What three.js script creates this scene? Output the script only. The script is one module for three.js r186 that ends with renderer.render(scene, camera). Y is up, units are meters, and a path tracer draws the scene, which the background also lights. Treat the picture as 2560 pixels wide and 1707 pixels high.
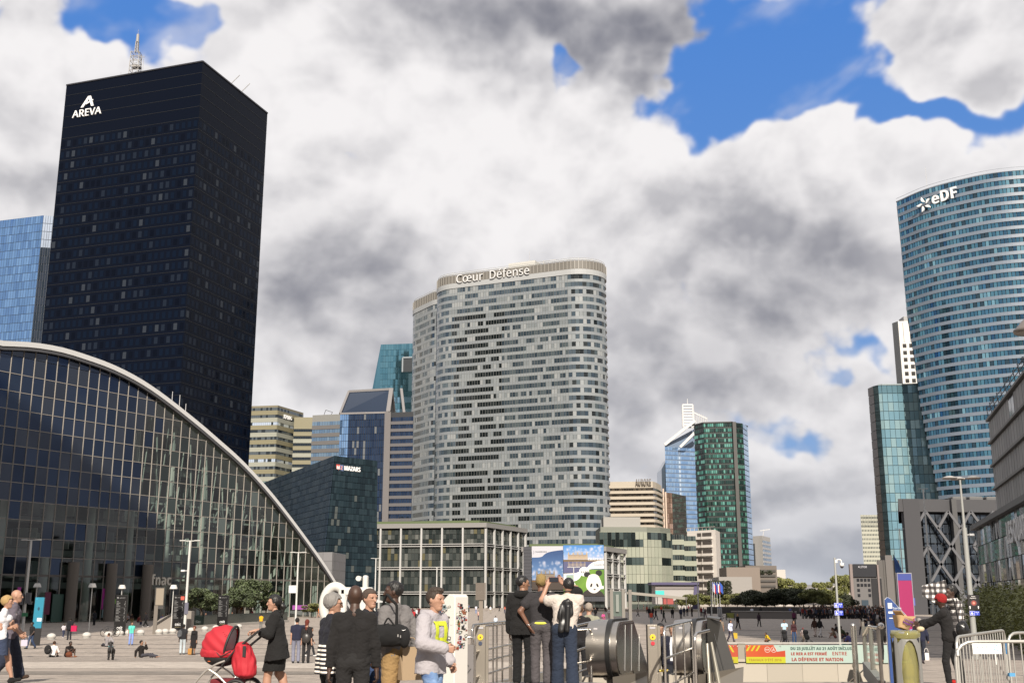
import*as THREE from 'three';
import{mergeGeometries,mergeVertices}from 'three/addons/utils/BufferGeometryUtils.js';
import{FontLoader}from 'three/addons/loaders/FontLoader.js';
import{TextGeometry}from 'three/addons/geometries/TextGeometry.js';
import{RoundedBoxGeometry}from 'three/addons/geometries/RoundedBoxGeometry.js';
// camera
const scene=new THREE.Scene();
const EYE=1.62,FOCAL=2768,CX=1280,CY=853.5,PITCH=Math.atan(641 / 2768);
const camera=new THREE.PerspectiveCamera(2*Math.atan(853.5 / FOCAL)*180 / Math.PI,2560 / 1707,0.1,12000);
camera.position.set(0,EYE,0);
camera.rotation.set(PITCH,0,0);
const renderer=new THREE.WebGLRenderer({antialias:true});
renderer.setSize(1024,682);
renderer.toneMapping=THREE.LinearToneMapping;
renderer.toneMappingExposure=1.6;
renderer.shadowMap.enabled=true;
// sun: behind the viewer, a little to the right
const SUN_AZ=4.5*Math.PI / 180,SUN_EL=34*Math.PI / 180;
const SUN_DIR=new THREE.Vector3(Math.sin(SUN_AZ)*Math.cos(SUN_EL),Math.sin(SUN_EL),Math.cos(SUN_AZ)*Math.cos(SUN_EL));
const sun=new THREE.DirectionalLight(new THREE.Color(1,0.91,0.79),5);
sun.position.copy(SUN_DIR).multiplyScalar(600);
sun.castShadow=true;
sun.shadow.mapSize.set(4096,4096);
Object.assign(sun.shadow.camera,{left:-260,right:260,top:260,bottom:-260,near:1,far:1600});
scene.add(sun,sun.target);
// seeded random and noise
let seed=12345;
function rnd(){seed=(seed*1664525 + 1013904223)>>>0;return seed / 4294967296;}
const rr=(a,b)=>a +(b - a)*rnd();
const clamp=(x,a=0,b=1)=>Math.min(b,Math.max(a,x));
const sstep=(a,b,x)=>{const t=clamp((x - a)/(b - a));return t*t*(3 - 2*t);};
const lerp=(a,b,t)=>a +(b - a)*t;
const PERM=new Uint8Array(512);
{const p=[...Array(256).keys()];for(let i=255;i>0;i--){const j=Math.floor(rnd()*(i + 1));[p[i],p[j]]=[p[j],p[i]];}for(let i=0;i<512;i++)PERM[i]=p[i&255];}
function grad(h,x,y,z){h&=15;const u=h<8?x:y,v=h<4?y:h===12||h===14?x:z;return((h&1)?-u:u)+((h&2)?-v:v);}
function noise3(x,y,z){
const fx=Math.floor(x),fy=Math.floor(y),fz=Math.floor(z),X=fx&255,Y=fy&255,Z=fz&255;
x -=fx;y -=fy;z -=fz;
const u=x*x*x*(x*(x*6 - 15)+ 10),v=y*y*y*(y*(y*6 - 15)+ 10),w=z*z*z*(z*(z*6 - 15)+ 10);
const A=PERM[X]+ Y,AA=PERM[A]+ Z,AB=PERM[A + 1]+ Z,B=PERM[X + 1]+ Y,BA=PERM[B]+ Z,BB=PERM[B + 1]+ Z;
const l=(a,b,t)=>a +(b - a)*t;
return l(l(l(grad(PERM[AA],x,y,z),grad(PERM[BA],x - 1,y,z),u),l(grad(PERM[AB],x,y - 1,z),grad(PERM[BB],x - 1,y - 1,z),u),v),
l(l(grad(PERM[AA + 1],x,y,z - 1),grad(PERM[BA + 1],x - 1,y,z - 1),u),l(grad(PERM[AB + 1],x,y - 1,z - 1),grad(PERM[BB + 1],x - 1,y - 1,z - 1),u),v),w);
}
function fbm(x,y,z,oct,gain=0.5){let s=0,a=1;for(let i=0;i<oct;i++){s +=a*noise3(x,y,z);x=x*2.03 + 13.1;y=y*2.03 + 7.7;z=z*2.03 + 3.3;a*=gain;}return s;}
function billow(x,y,z,oct){let s=0,a=0.42;for(let i=0;i<oct;i++){s +=a*(Math.abs(noise3(x,y,z))*2 - 0.55);x=x*2.07 + 5.3;y=y*2.07 + 1.9;z=z*2.07 + 8.1;a*=0.52;}return s;}
// where things stand: a sight line of the survey photograph
function ray(px,py){const xc=(px - CX)/ FOCAL,yc=(CY - py)/ FOCAL,c=Math.cos(PITCH),s=Math.sin(PITCH),den=c - yc*s;return[xc / den,(yc*c + s)/ den];}
const P=(px,py,d)=>{const[a,b]=ray(px,py);return new THREE.Vector3(a*d,EYE + b*d,-d);};
const atHeight=(px,py,h)=>{const[a,b]=ray(px,py),d=(h - EYE)/ b;return[a*d,-d];};
const heightAt=(py,d,px=1280)=>EYE + ray(px,py)[1]*d;
function onPlane(px,py,A,B){
const[a,b]=ray(px,py),ex=B[0]- A[0],ez=B[1]- A[1],L=Math.hypot(ex,ez);
const t=-(A[0]+ a*A[1])/(ex + a*ez),d=-(A[1]+ t*ez);
return[t*L,EYE + b*d];
}
function groundY(d){return d<22?0:d<66?-1.7*(d - 22)/ 44:-1.7;}
function G(px,py){const[a,b]=ray(px,py);let d=4;for(let i=0;i<4000;i++){d*=1.002;if(EYE + b*d<=groundY(d))break;}return new THREE.Vector3(a*d,groundY(d),-d);}
const depthX=(px,d,py=1560)=>ray(px,py)[0]*d;
// sky: air and broken cumulus as a panorama
{
const W=4096,H=2048,data=new Float32Array(W*H*4);
const K=2560 / 2352,toAE=(x,y)=>{const[a,b]=ray(x*K,y*K);return[Math.atan(a),Math.atan(b / Math.hypot(1,a))];};
const patches=[
[385,30,110,80,-1.3,0],[250,75,60,35,-0.75,0],[760,40,70,40,-0.7,0],
[1990,160,360,130,-1.5,0],[1800,50,270,110,-1.3,0],[1650,215,130,70,-1.05,0],[2150,262,280,52,-1.5,0],[1310,135,60,50,-1.05,0],
[1870,1070,100,30,-0.62,0],[1990,850,45,36,-0.7,0],[930,505,35,40,-0.6,0],[2330,330,60,60,-0.8,0],
[2130,90,280,120,1.55,0.05],[2210,150,160,50,0.7,0],[1990,350,220,60,0.8,-0.2],
[1230,60,420,110,0.75,0.9],[1530,110,120,80,0.6,0.5],[620,130,200,130,0.7,-0.5],[60,170,160,160,0.7,-0.3],
[1150,270,350,130,0.5,-0.35],[760,640,220,120,0.5,0.55],[640,480,150,120,0.3,0.1],[1560,470,300,110,0.5,0.15],
[1800,660,300,110,0.5,0.6],[1950,380,260,90,0.6,-0.3],[1500,860,260,110,0.4,0.5],[1000,850,300,80,0.2,0.5],
[1830,890,220,50,0.4,0.1],[1780,1200,200,90,0.35,0.2],[1100,470,260,90,0.4,-0.3],[700,880,150,50,0.3,-0.1],[80,430,120,120,0.4,0.3],
].map(([x,y,rx,ry,a,dk])=>{const[az,el]=toAE(x,y);return[az,el,rx*K / FOCAL,ry*K / FOCAL,a,dk];});
for(let row=H / 2 - 30;row<H;row++){
const el=((row + 0.5)/ H - 0.5)*Math.PI,y=Math.sin(el),ce=Math.cos(el);
for(let col=0;col<W;col++){
const th=((col + 0.5)/ W - 0.5)*2*Math.PI,x=Math.cos(th)*ce,z=Math.sin(th)*ce;
let az=Math.atan2(x,-z),bias=0.52,dark=0.28 + 0.14*clamp(1 - el / 0.34),elw=el;
if(Math.abs(az)<1.1&&el<1.1){az +=0.045*fbm(x*11,y*11,z*11 + 5,4,0.55);elw +=0.04*fbm(x*11 + 31,y*11,z*11,4,0.55);}
if(Math.abs(az)<1.0&&el<1)for(const[a,e,rx,ry,amt,dk]of patches){
const dx=(az - a)/ rx,dy=(elw - e)/ ry,q=dx*dx + dy*dy;
if(q<7){const g=Math.exp(-q);bias +=amt*g;dark +=dk*g;}
}
const wx=0.25*noise3(x*5 + 9,y*6,z*5),wy=0.25*noise3(x*5,y*6 + 21,z*5);
const f=4.2,ax=x + wx*0.08,ay=y*1.35 + wy*0.08,X=(0.74*ax + 0.52*ay + 0.43*z)*f,Y=(-0.63*ax + 0.75*ay + 0.18*z)*f,Z=(-0.23*ax - 0.4*ay + 0.885*z)*f;
bias=clamp(bias,-0.95,0.95);
const n=fbm(X + 3.7,Y + 1.1,Z + 8.2,4,0.5)*0.75 + billow(X*2.3 + 1,Y*2.3,Z*2.3,6);
const nu=fbm(X + 3.77,Y + 1.2,Z + 8.15,4,0.5)*0.75 + billow((X + 0.07)*2.3 + 1,(Y + 0.1)*2.3,(Z - 0.05)*2.3,5);
const q=n*0.9 + bias,veil=fbm(X*1.6 + 50,Y*3.1,Z*1.6,5,0.55),dens=Math.max(Math.pow(sstep(-0.34,0.2,q),1.7),0.42*sstep(-0.05,0.75,veil)*sstep(-1.1,-0.2,q));
const relief=clamp(0.5 +(n - nu)*1.25),thick=sstep(0.05,1.25,q);
const coarse=0.5 + 0.5*noise3(X*0.8 + 40,Y*1.1,Z*0.8);
let s=clamp(thick*0.16 + dark*0.62 +(0.5 - relief)*0.44 +(coarse - 0.5)*0.3,0,1);
s=lerp(s,sstep(0.0,1,s),0.5);
const cr=lerp(0.575,0.135,s),cg=lerp(0.56,0.138,s),cb=lerp(0.562,0.165,s);
const g=Math.pow(clamp(1 - y / 0.66),1.7),hz=Math.exp(-Math.max(0,el)*14);
let br=lerp(0.04,0.17,g),bg=lerp(0.14,0.28,g),bb=lerp(0.41,0.44,g);
let R=lerp(br,cr,dens),Gc=lerp(bg,cg,dens),B=lerp(bb,cb,dens);
const h2=hz*0.55;R=lerp(R,0.245,h2);Gc=lerp(Gc,0.28,h2);B=lerp(B,0.34,h2);
const o=(row*W + col)*4;data[o]=R;data[o + 1]=Gc;data[o + 2]=B;data[o + 3]=1;
}
}
for(let i=0;i<(H / 2 - 30)*W;i++){data[i*4]=0.2;data[i*4 + 1]=0.2;data[i*4 + 2]=0.21;data[i*4 + 3]=1;}
const tex=new THREE.DataTexture(data,W,H,THREE.RGBAFormat,THREE.FloatType);
tex.mapping=THREE.EquirectangularReflectionMapping;tex.magFilter=THREE.LinearFilter;tex.needsUpdate=true;
scene.background=tex;scene.environment=tex;
}
// small toolkit
const V=(x,y,z)=>new THREE.Vector3(x,y,z);
const col=(r,g,b)=>new THREE.Color(r,g,b);
const matCache=new Map();
function mat(r,g,b,rough=0.8,metal=0,extra){
const key=[r,g,b,rough,metal,extra?JSON.stringify(extra):''].join();
if(!matCache.has(key))matCache.set(key,new THREE.MeshStandardMaterial({color:metal<0.5?col(r*0.8,g*0.8,b*0.8):col(r,g,b),roughness:rough,metalness:metal,side:THREE.DoubleSide,...extra}));
return matCache.get(key);
}
const hexMat=(h,rough=0.85,metal=0)=>{const c=new THREE.Color(h);return mat(c.r,c.g,c.b,rough,metal);};
const used=new Map();
function numbered(n){const k=used.get(n)||0;used.set(n,k + 1);return k?n + '_' + String(k).padStart(3,'0'):n;}
function tag(o,label,category,group,kind){o.userData.label=label;if(category)o.userData.category=category;if(group)o.userData.group=group;if(kind)o.userData.kind=kind;return o;}
function thing(name,label,category,at=[0,0,0],turn=0,group){
const o=new THREE.Group();o.name=numbered(name);o.position.set(...(at.isVector3?at.toArray():at));o.rotation.y=turn;scene.add(o);
return tag(o,label,category,group);
}
const strip=(g)=>{if(g.index)g=g.toNonIndexed();for(const k of Object.keys(g.attributes))if(!['position','normal','uv'].includes(k))g.deleteAttribute(k);if(!g.attributes.uv)g.setAttribute('uv',new THREE.BufferAttribute(new Float32Array(g.attributes.position.count*2),2));if(!g.attributes.normal)g.computeVertexNormals();return g;};
const merge=(list)=>list.length===1?strip(list[0]):mergeGeometries(list.map(strip));
function put(name,geoms,m,parent,kind){
const o=new THREE.Mesh(merge([].concat(geoms)),m);o.name=parent?name:numbered(name);o.castShadow=o.receiveShadow=true;(parent||scene).add(o);
if(kind)o.userData.kind=kind;return o;
}
function putW(name,geoms,m,root,kind){
const g=merge([].concat(geoms));const q=root.getWorldPosition(V(0,0,0));g.translate(-q.x,-q.y,-q.z);
const o=new THREE.Mesh(g,m);o.name=name;o.castShadow=o.receiveShadow=true;root.add(o);if(kind)o.userData.kind=kind;return o;
}
function struct(name,geoms,m,label){const o=put(name,geoms,m);o.userData.kind='structure';if(label)o.userData.label=label;return o;}
function box(w,h,d,x=0,y=0,z=0,ry=0,rx=0,rz=0){const g=new THREE.BoxGeometry(w,h,d);if(rx)g.rotateX(rx);if(rz)g.rotateZ(rz);if(ry)g.rotateY(ry);return g.translate(x,y,z);}
function rbox(w,h,d,r,x=0,y=0,z=0,ry=0){const g=new RoundedBoxGeometry(w,h,d,2,r);if(ry)g.rotateY(ry);return g.translate(x,y,z);}
function cyl(a,b,r1,r2=r1,seg=10,open=false){
const d=V().subVectors(b,a),g=new THREE.CylinderGeometry(r2,r1,d.length(),seg,1,open);
g.applyQuaternion(new THREE.Quaternion().setFromUnitVectors(V(0,1,0),d.clone().normalize()));
return g.translate((a.x + b.x)/ 2,(a.y + b.y)/ 2,(a.z + b.z)/ 2);
}
function beam(a,b,w,h){
const d=V().subVectors(b,a),L=d.length(),g=new THREE.BoxGeometry(w,h,L);
const m=new THREE.Matrix4(),z=d.normalize(),up=Math.abs(z.y)>0.95?V(1,0,0):V(0,1,0),x=V().crossVectors(up,z).normalize(),y=V().crossVectors(z,x);
m.makeBasis(x,y,z);m.setPosition((a.x + b.x)/ 2,(a.y + b.y)/ 2,(a.z + b.z)/ 2);return g.applyMatrix4(m);
}
function tube(pts,r,seg=6,n,closed=false,tension){return new THREE.TubeGeometry(new THREE.CatmullRomCurve3(pts,closed,'catmullrom',tension??0.3),n||pts.length*5,r,seg,closed);}
function bentTube(pts,r,bend=0.1,seg=8){
const path=new THREE.CurvePath();let prev=pts[0];
for(let i=1;i<pts.length;i++){
if(i===pts.length - 1){path.add(new THREE.LineCurve3(prev,pts[i]));break;}
const d1=V().subVectors(pts[i - 1],pts[i]),d2=V().subVectors(pts[i + 1],pts[i]),k=Math.min(bend,d1.length()/ 2,d2.length()/ 2);
const a=pts[i].clone().addScaledVector(d1.normalize(),k),b=pts[i].clone().addScaledVector(d2.normalize(),k);
path.add(new THREE.LineCurve3(prev,a));path.add(new THREE.QuadraticBezierCurve3(a,pts[i],b));prev=b;
}
return new THREE.TubeGeometry(path,pts.length*12,r,seg,false);
}
function polyGeom(faces){
const p=[];for(const f of faces)for(let i=1;i<f.length - 1;i++)for(const q of[f[0],f[i],f[i + 1]])p.push(q.x,q.y,q.z);
const g=new THREE.BufferGeometry();g.setAttribute('position',new THREE.BufferAttribute(new Float32Array(p),3));g.computeVertexNormals();return g;
}
function prism(plan,y0,y1,cap=true){
const top=(i)=>Array.isArray(y1)?y1[i]:y1,n=plan.length,faces=[];
for(let i=0;i<n;i++){const j=(i + 1)% n,[ax,az]=plan[i],[bx,bz]=plan[j];faces.push([V(ax,y0,az),V(bx,y0,bz),V(bx,top(j),bz),V(ax,top(i),az)]);}
if(cap){const tri=THREE.ShapeUtils.triangulateShape(plan.map(([x,z])=>new THREE.Vector2(x,z)),[]);for(const t of tri)faces.push(t.map((i)=>V(plan[i][0],top(i),plan[i][1])));}
return polyGeom(faces);
}
function plate(shape,depth,bevel=0){return new THREE.ExtrudeGeometry(shape,{depth,bevelEnabled:bevel>0,bevelSize:bevel,bevelThickness:bevel,bevelSegments:1,curveSegments:10});}
function shapeOf(pts){const s=new THREE.Shape();pts.forEach(([x,y],i)=>i?s.lineTo(x,y):s.moveTo(x,y));return s;}
function slab(a,b,c,d,n,t){
const q=[a,b,c,d],f=q.map((v)=>v.clone().addScaledVector(n,t)),p=[];
const quad=(i,j,k,l)=>{for(const v of[i,j,k,i,k,l])p.push(v.x,v.y,v.z);};
quad(f[0],f[1],f[2],f[3]);for(let i=0;i<4;i++){const j=(i + 1)% 4;quad(q[i],q[j],f[j],f[i]);}
const g=new THREE.BufferGeometry();g.setAttribute('position',new THREE.BufferAttribute(new Float32Array(p),3));g.computeVertexNormals();return g;
}
class Panes{
constructor(root,name='window_pane'){this.root=root;this.name=name;this.list=[];}
add(geom,m,c,size){this.list.push({geom,m,s:size / c.distanceTo(camera.position)});}
flush(limit=300){
this.list.sort((p,q)=>q.s - p.s);
this.list.slice(0,limit).forEach((p)=>putW(this.name,p.geom,p.m,this.root));
const rest=this.list.slice(limit);if(!rest.length)return;
const mats=[...new Set(rest.map((p)=>p.m))],gs=mats.map((m)=>merge(rest.filter((p)=>p.m===m).map((p)=>p.geom)));
const g=gs.length>1?mergeGeometries(gs,true):gs[0],q=this.root.position;g.translate(-q.x,-q.y,-q.z);
const o=new THREE.Mesh(g,mats.length>1?mats:mats[0]);o.name=this.name;o.userData.kind='stuff';this.root.add(o);
}
}
function grid(set,q00,q10,q01,q11,nx,ny,{gx=0.1,gy=0.1,out=0.05,t=0.05,tilt=0.003,pick,cut}){
const n=V().crossVectors(V().subVectors(q10,q00),V().subVectors(q01,q00)).normalize();
const at=(u,v)=>{const a=q00.clone().lerp(q10,u),b=q01.clone().lerp(q11,u);return a.lerp(b,v).addScaledVector(n,out);};
const W=q00.distanceTo(q10),Hh=q00.distanceTo(q01),ux=gx / W / 2,uy=gy / Hh / 2;
for(let j=0;j<ny;j++)for(let i=0;i<nx;i++){
const m=pick(i,j);if(!m)continue;
let u0=i / nx + ux,u1=(i + 1)/ nx - ux,v0=j / ny + uy,v1=(j + 1)/ ny - uy;
if(cut){const r=cut(i,j,u0,u1,v0,v1);if(!r)continue;[u0,u1,v0,v1]=r;}
const c=[at(u0,v0),at(u1,v0),at(u1,v1),at(u0,v1)],w=c[0].distanceTo(c[1]),h=c[0].distanceTo(c[3]),tx=rr(-tilt,tilt)*w,ty=rr(-tilt,tilt)*h;
c[0].addScaledVector(n,-tx - ty);c[1].addScaledVector(n,tx - ty);c[2].addScaledVector(n,tx + ty);c[3].addScaledVector(n,-tx + ty);
set.add(slab(...c,n,t),m,c[0],Math.max(w,h));
}
}
const vq=(A,B,y0,y1,y1b=y1,y0b=y0)=>[V(A[0],y0,A[1]),V(B[0],y0b,B[1]),V(A[0],y1,A[1]),V(B[0],y1b,B[1])];
const fontBold=await new FontLoader().loadAsync('fonts/droid/droid_sans_bold.typeface.json');
const fontReg=await new FontLoader().loadAsync('fonts/droid/droid_sans_regular.typeface.json');
const fontSerif=await new FontLoader().loadAsync('fonts/droid/droid_serif_bold.typeface.json');
function letters(str,size,depth,font=fontBold,stretch=1){const g=new TextGeometry(str,{font,size,depth,curveSegments:4,bevelEnabled:false});g.computeBoundingBox();const b=g.boundingBox;g.translate(-b.min.x,-b.min.y,0);g.scale(stretch,1,1);return g;}
function onWall(g,A,B,s,h,out=0.05){
const ex=B[0]- A[0],ez=B[1]- A[1],L=Math.hypot(ex,ez),x=V(ex / L,0,ez / L),y=V(0,1,0),n=V(-ez / L,0,ex / L);
const m=new THREE.Matrix4().makeBasis(x,y,n);m.setPosition(A[0]+ x.x*s + n.x*out,h,A[1]+ x.z*s + n.z*out);return g.applyMatrix4(m);
}
function canvasTex(w,h,draw){const c=document.createElement('canvas');c.width=w;c.height=h;draw(c.getContext('2d'),w,h);const t=new THREE.CanvasTexture(c);t.colorSpace=THREE.SRGBColorSpace;return t;}
// towers of the skyline
function building(name,label,plan,y0=groundY(200),category='building'){
const c=plan.reduce((s,p)=>[s[0]+ p[0]/ plan.length,s[1]+ p[1]/ plan.length],[0,0]);
return thing(name,label,category,[c[0],y0,c[1]]);
}
const lerp2=(a,b,t)=>[a[0]+(b[0]- a[0])*t,a[1]+(b[1]- a[1])*t];
const inset=(plan,k)=>{const c=plan.reduce((s,p)=>[s[0]+ p[0]/ plan.length,s[1]+ p[1]/ plan.length],[0,0]);return plan.map((p)=>{const dx=p[0]- c[0],dz=p[1]- c[1],L=Math.hypot(dx,dz);return[p[0]- dx / L*k,p[1]- dz / L*k];});};
const BASE=-1.7;
const white=mat(0.62,0.6,0.56,0.6),signWhite=mat(0.85,0.85,0.85,0.5),darkFrame=mat(0.03,0.032,0.035,0.4),steel=mat(0.5,0.49,0.47,0.28,1),concrete=mat(0.3,0.29,0.27,0.9);
const rad=(p,k=1.06)=>[p[0]*k,p[1]*k];
const pickFrom=(list)=>list[Math.floor(rnd()*list.length)];
{
const h=heightAt(153,350),M=atHeight(506,153,h),L=atHeight(165,213,h),R=atHeight(668,283,h),K=[L[0]+ R[0]- M[0],L[1]+ R[1]- M[1]];
const plan=[L,M,R,K],t=building('office_tower','tall black granite office tower with a white A emblem near its roof',plan);
const dkG=(r,g,b,ro)=>new THREE.MeshPhysicalMaterial({color:col(r,g,b),roughness:ro,ior:1.13,side:THREE.DoubleSide}),skin=dkG(0.0026,0.0042,0.0095,0.25),glass=dkG(0.003,0.0062,0.0145,0.06),g2=dkG(0.009,0.013,0.022,0.1),g3=dkG(0.023,0.028,0.037,0.12),g4=dkG(0.0018,0.003,0.007,0.06);
putW('wall',prism(plan,BASE,h),skin,t);
const set=new Panes(t),pick=(solid)=>(i,j)=>{const r=rnd();return j>38?null:r<0.16?g2:r<0.22?g3:r<0.45?g4:glass;};
const nf=44,fh=(h - BASE)/ nf;
for(const[A,B,n]of[[L,M,24],[M,R,18]]){
grid(set,...vq(A,B,BASE,h),n,nf,{gx:(Math.hypot(A[0]- B[0],A[1]- B[1])/ n)*0.42,gy:fh*0.46,out:-0.02,t:0.06,tilt:0.006,pick:pick()});
const ribs=[];for(let j=0;j<=nf;j++)ribs.push(beam(V(A[0],BASE + j*fh,A[1]),V(B[0],BASE + j*fh,B[1]),0.16,0.12));
putW('floor_joint',ribs,mat(0.004,0.005,0.007,0.5),t,'stuff');
}
set.flush(300);
putW('roof_edge',[beam(V(L[0],h,L[1]),V(M[0],h,M[1]),0.5,0.5),beam(V(M[0],h,M[1]),V(R[0],h,R[1]),0.5,0.5)],mat(0.02,0.02,0.025,0.4),t);
const[s0,hh]=onPlane(181,296,L,M),[s1]=onPlane(253,280,L,M);
const word=letters('AREVA',2.7,0.4,fontReg,1.1);word.computeBoundingBox();word.scale((s1 - s0)/ word.boundingBox.max.x,1,1);
putW('lettering',onWall(word,L,M,s0,hh,0.1),signWhite,t);
const[e0,eh]=onPlane(202,270,L,M),[e1]=onPlane(234,264,L,M),[,et]=onPlane(222,241,L,M),w=e1 - e0,hg=et - eh;
const A1=shapeOf([[0,0],[w*0.52,hg],[w*0.72,hg],[w,0],[w*0.82,0],[w*0.61,hg*0.74],[w*0.2,0]]),A2=shapeOf([[w*0.36,hg*0.36],[w*0.95,hg*0.62],[w*0.92,hg*0.5],[w*0.42,hg*0.22]]);
putW('emblem',onWall(plate(A1,0.3),L,M,e0,eh,0.1),signWhite,t);putW('emblem',onWall(plate(A2,0.3),L,M,e0,eh,0.18),signWhite,t);
const mastAt=lerp2(L,M,0.45),c=V(mastAt[0],h,mastAt[1]- 8),bars=[];
const tier=(y0,y1,r0,r1,n)=>{for(let k=0;k<n;k++){const ya=y0 +(y1 - y0)*k / n,yb=y0 +(y1 - y0)*(k + 1)/ n,ra=lerp(r0,r1,k / n),rb=lerp(r0,r1,(k + 1)/ n);const q=[[-1,-1],[1,-1],[1,1],[-1,1]];for(let i=0;i<4;i++){const j=(i + 1)% 4,a=V(c.x + q[i][0]*ra,c.y + ya,c.z + q[i][1]*ra),b=V(c.x + q[i][0]*rb,c.y + yb,c.z + q[i][1]*rb),d=V(c.x + q[j][0]*rb,c.y + yb,c.z + q[j][1]*rb);bars.push(beam(a,b,0.2,0.2),beam(b,d,0.13,0.13),beam(a,d,0.1,0.1));}}};
tier(-2,12.5,1.7,1.5,8);tier(12.5,17,0.5,0.4,4);
bars.push(cyl(V(c.x,c.y + 17,c.z),V(c.x,c.y + 20,c.z),0.6,0.5,8),cyl(V(c.x,c.y + 20,c.z),V(c.x,c.y + 22,c.z),0.08,0.05,5));
for(const[dx,a]of[[-5,5],[-3.4,3],[2.8,12]])bars.push(cyl(V(c.x + dx,c.y - 2,c.z),V(c.x + dx,c.y + a,c.z),0.07,0.05,5));
bars.push(box(3.6,0.2,0.2,c.x - 3.5,c.y + 0.8,c.z),box(3,0.6,2,c.x + 0.5,c.y + 7,c.z),box(4,0.15,0.15,c.x + 1.6,c.y + 10.5,c.z + 1));
putW('mast',bars,mat(0.3,0.29,0.28,0.6),t);
for(const u of[0.44,0.6]){const q=lerp2(M,R,u);putW('aerial',[beam(V(q[0]- 1,h,q[1]+ 0.5),V(q[0]+ 2.6,h + 3.4,q[1]+ 1.4),0.2,0.2)],mat(0.4,0.4,0.4,0.5),t);}
}
{
const h=heightAt(538,430),M=atHeight(108,538,h),L=atHeight(2,551,h),R=atHeight(150,541,h),L2=lerp2(M,L,1.3),K=[L2[0]+ R[0]- M[0],L2[1]+ R[1]- M[1]],plan=[L2,M,R,K];
const t=building('office_tower','blue mirror glass tower at the far left, half hidden by the black tower',plan);
putW('wall',prism(inset(plan,0.3),BASE,h),mat(0.05,0.07,0.1,0.5),t);
const set=new Panes(t),bl=[mat(0.2,0.36,0.62,0.05,0.95),mat(0.17,0.31,0.56,0.05,0.95),mat(0.24,0.42,0.7,0.06,0.95)],dk=[mat(0.02,0.03,0.045,0.06,0.5),mat(0.03,0.04,0.06,0.06,0.5)],lt=mat(0.55,0.62,0.72,0.1,0.8);
grid(set,...vq(L2,M,30,h),22,36,{gx:0.14,gy:0.2,out:0.02,tilt:0.01,pick:(i,j)=>j<9?null:pickFrom(bl)});
grid(set,...vq(M,R,30,h),7,36,{gx:0.14,gy:0.2,out:0.02,tilt:0.006,pick:(i,j)=>j<9?null:j>31?lt:pickFrom(dk)});  // dark panes below pale ones paint a reflection on this face
set.flush(300);
}
function banded(t,A,B,y0,y1,nf,nx,{band,glass,ratio=0.5,gx=0.12,set,proud=0.25,tilt=0.004,pier}){
const fh=(y1 - y0)/ nf,n=V(-(B[1]- A[1]),0,B[0]- A[0]).normalize();
for(let j=0;j<nf;j++){
const yb=y0 + j*fh,ya=yb + fh*ratio,a=V(A[0],yb,A[1]),b=V(B[0],yb,B[1]);
putW('spandrel',slab(a,b,V(B[0],ya,B[1]),V(A[0],ya,A[1]),n,proud),typeof band==='function'?band(j):band,t);
grid(set,...vq(A,B,ya,yb + fh),nx,1,{gx,gy:0.02,out:0.04,t:0.05,tilt,pick:(i)=>glass(i,j)});
}
if(pier)for(let i=0;i<=nx;i +=pier.every){const q=lerp2(A,B,i / nx);putW('pier',box(pier.w,y1 - y0,proud*2,q[0],(y0 + y1)/ 2,q[1],-Math.atan2(B[1]- A[1],B[0]- A[0])),pier.m,t);}
}
{
const h=heightAt(1013,640),M=atHeight(694,1013,h),L=atHeight(600,1016,h),R=atHeight(758,1032,h),plan=[L,M,R,[L[0]+ R[0]- M[0],L[1]+ R[1]- M[1]]];
const t=building('office_block','cream and gold banded office block just right of the black tower',plan),set=new Panes(t);
const gold=mat(0.2,0.18,0.11,0.5),cream=mat(0.27,0.275,0.23,0.6),dk=mat(0.025,0.035,0.045,0.06,0.4),lt=mat(0.6,0.68,0.78,0.08,0.7),md=mat(0.12,0.14,0.15,0.06,0.6);
putW('wall',prism(inset(plan,0.2),BASE,h),mat(0.05,0.05,0.05,0.8),t);
const bd=(j)=>j % 2?gold:cream;
for(const[A,B,n]of[[L,M,20],[M,R,16]])banded(t,A,B,BASE,h - 1.2,26,n,{band:bd,ratio:0.58,set,glass:(i,j)=>(j===23||j===18||j===12)&&rnd()<0.75?lt:rnd()<0.5?md:dk});
set.flush(200);
putW('parapet',prism(plan,h - 1.2,h),mat(0.17,0.15,0.1,0.6),t);
const[s0,y0]=onPlane(707,1046,M,R),[s1]=onPlane(727,1046,M,R);const g=letters('KPMG',2.4,0.3);g.computeBoundingBox();g.scale((s1 - s0)/ g.boundingBox.max.x,1,1);
putW('lettering',onWall(g,M,R,s0,y0,0.4),signWhite,t);
const h2=heightAt(1043,655),A2=atHeight(735,1043,h2),B2=atHeight(783,1043,h2),plan2=[A2,B2,rad(B2),rad(A2)];
const t2=building('office_block','olive banded wing between the gold block and the blue striped block',plan2),set2=new Panes(t2);
putW('wall',prism(inset(plan2,0.2),BASE,h2),mat(0.05,0.05,0.05,0.8),t2);
banded(t2,A2,B2,BASE,h2 - 7,24,8,{band:bd,ratio:0.56,set:set2,glass:(i,j)=>j % 7===3?lt:dk});
putW('parapet',prism(plan2,h2 - 7,h2),gold,t2);set2.flush(200);
}
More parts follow.
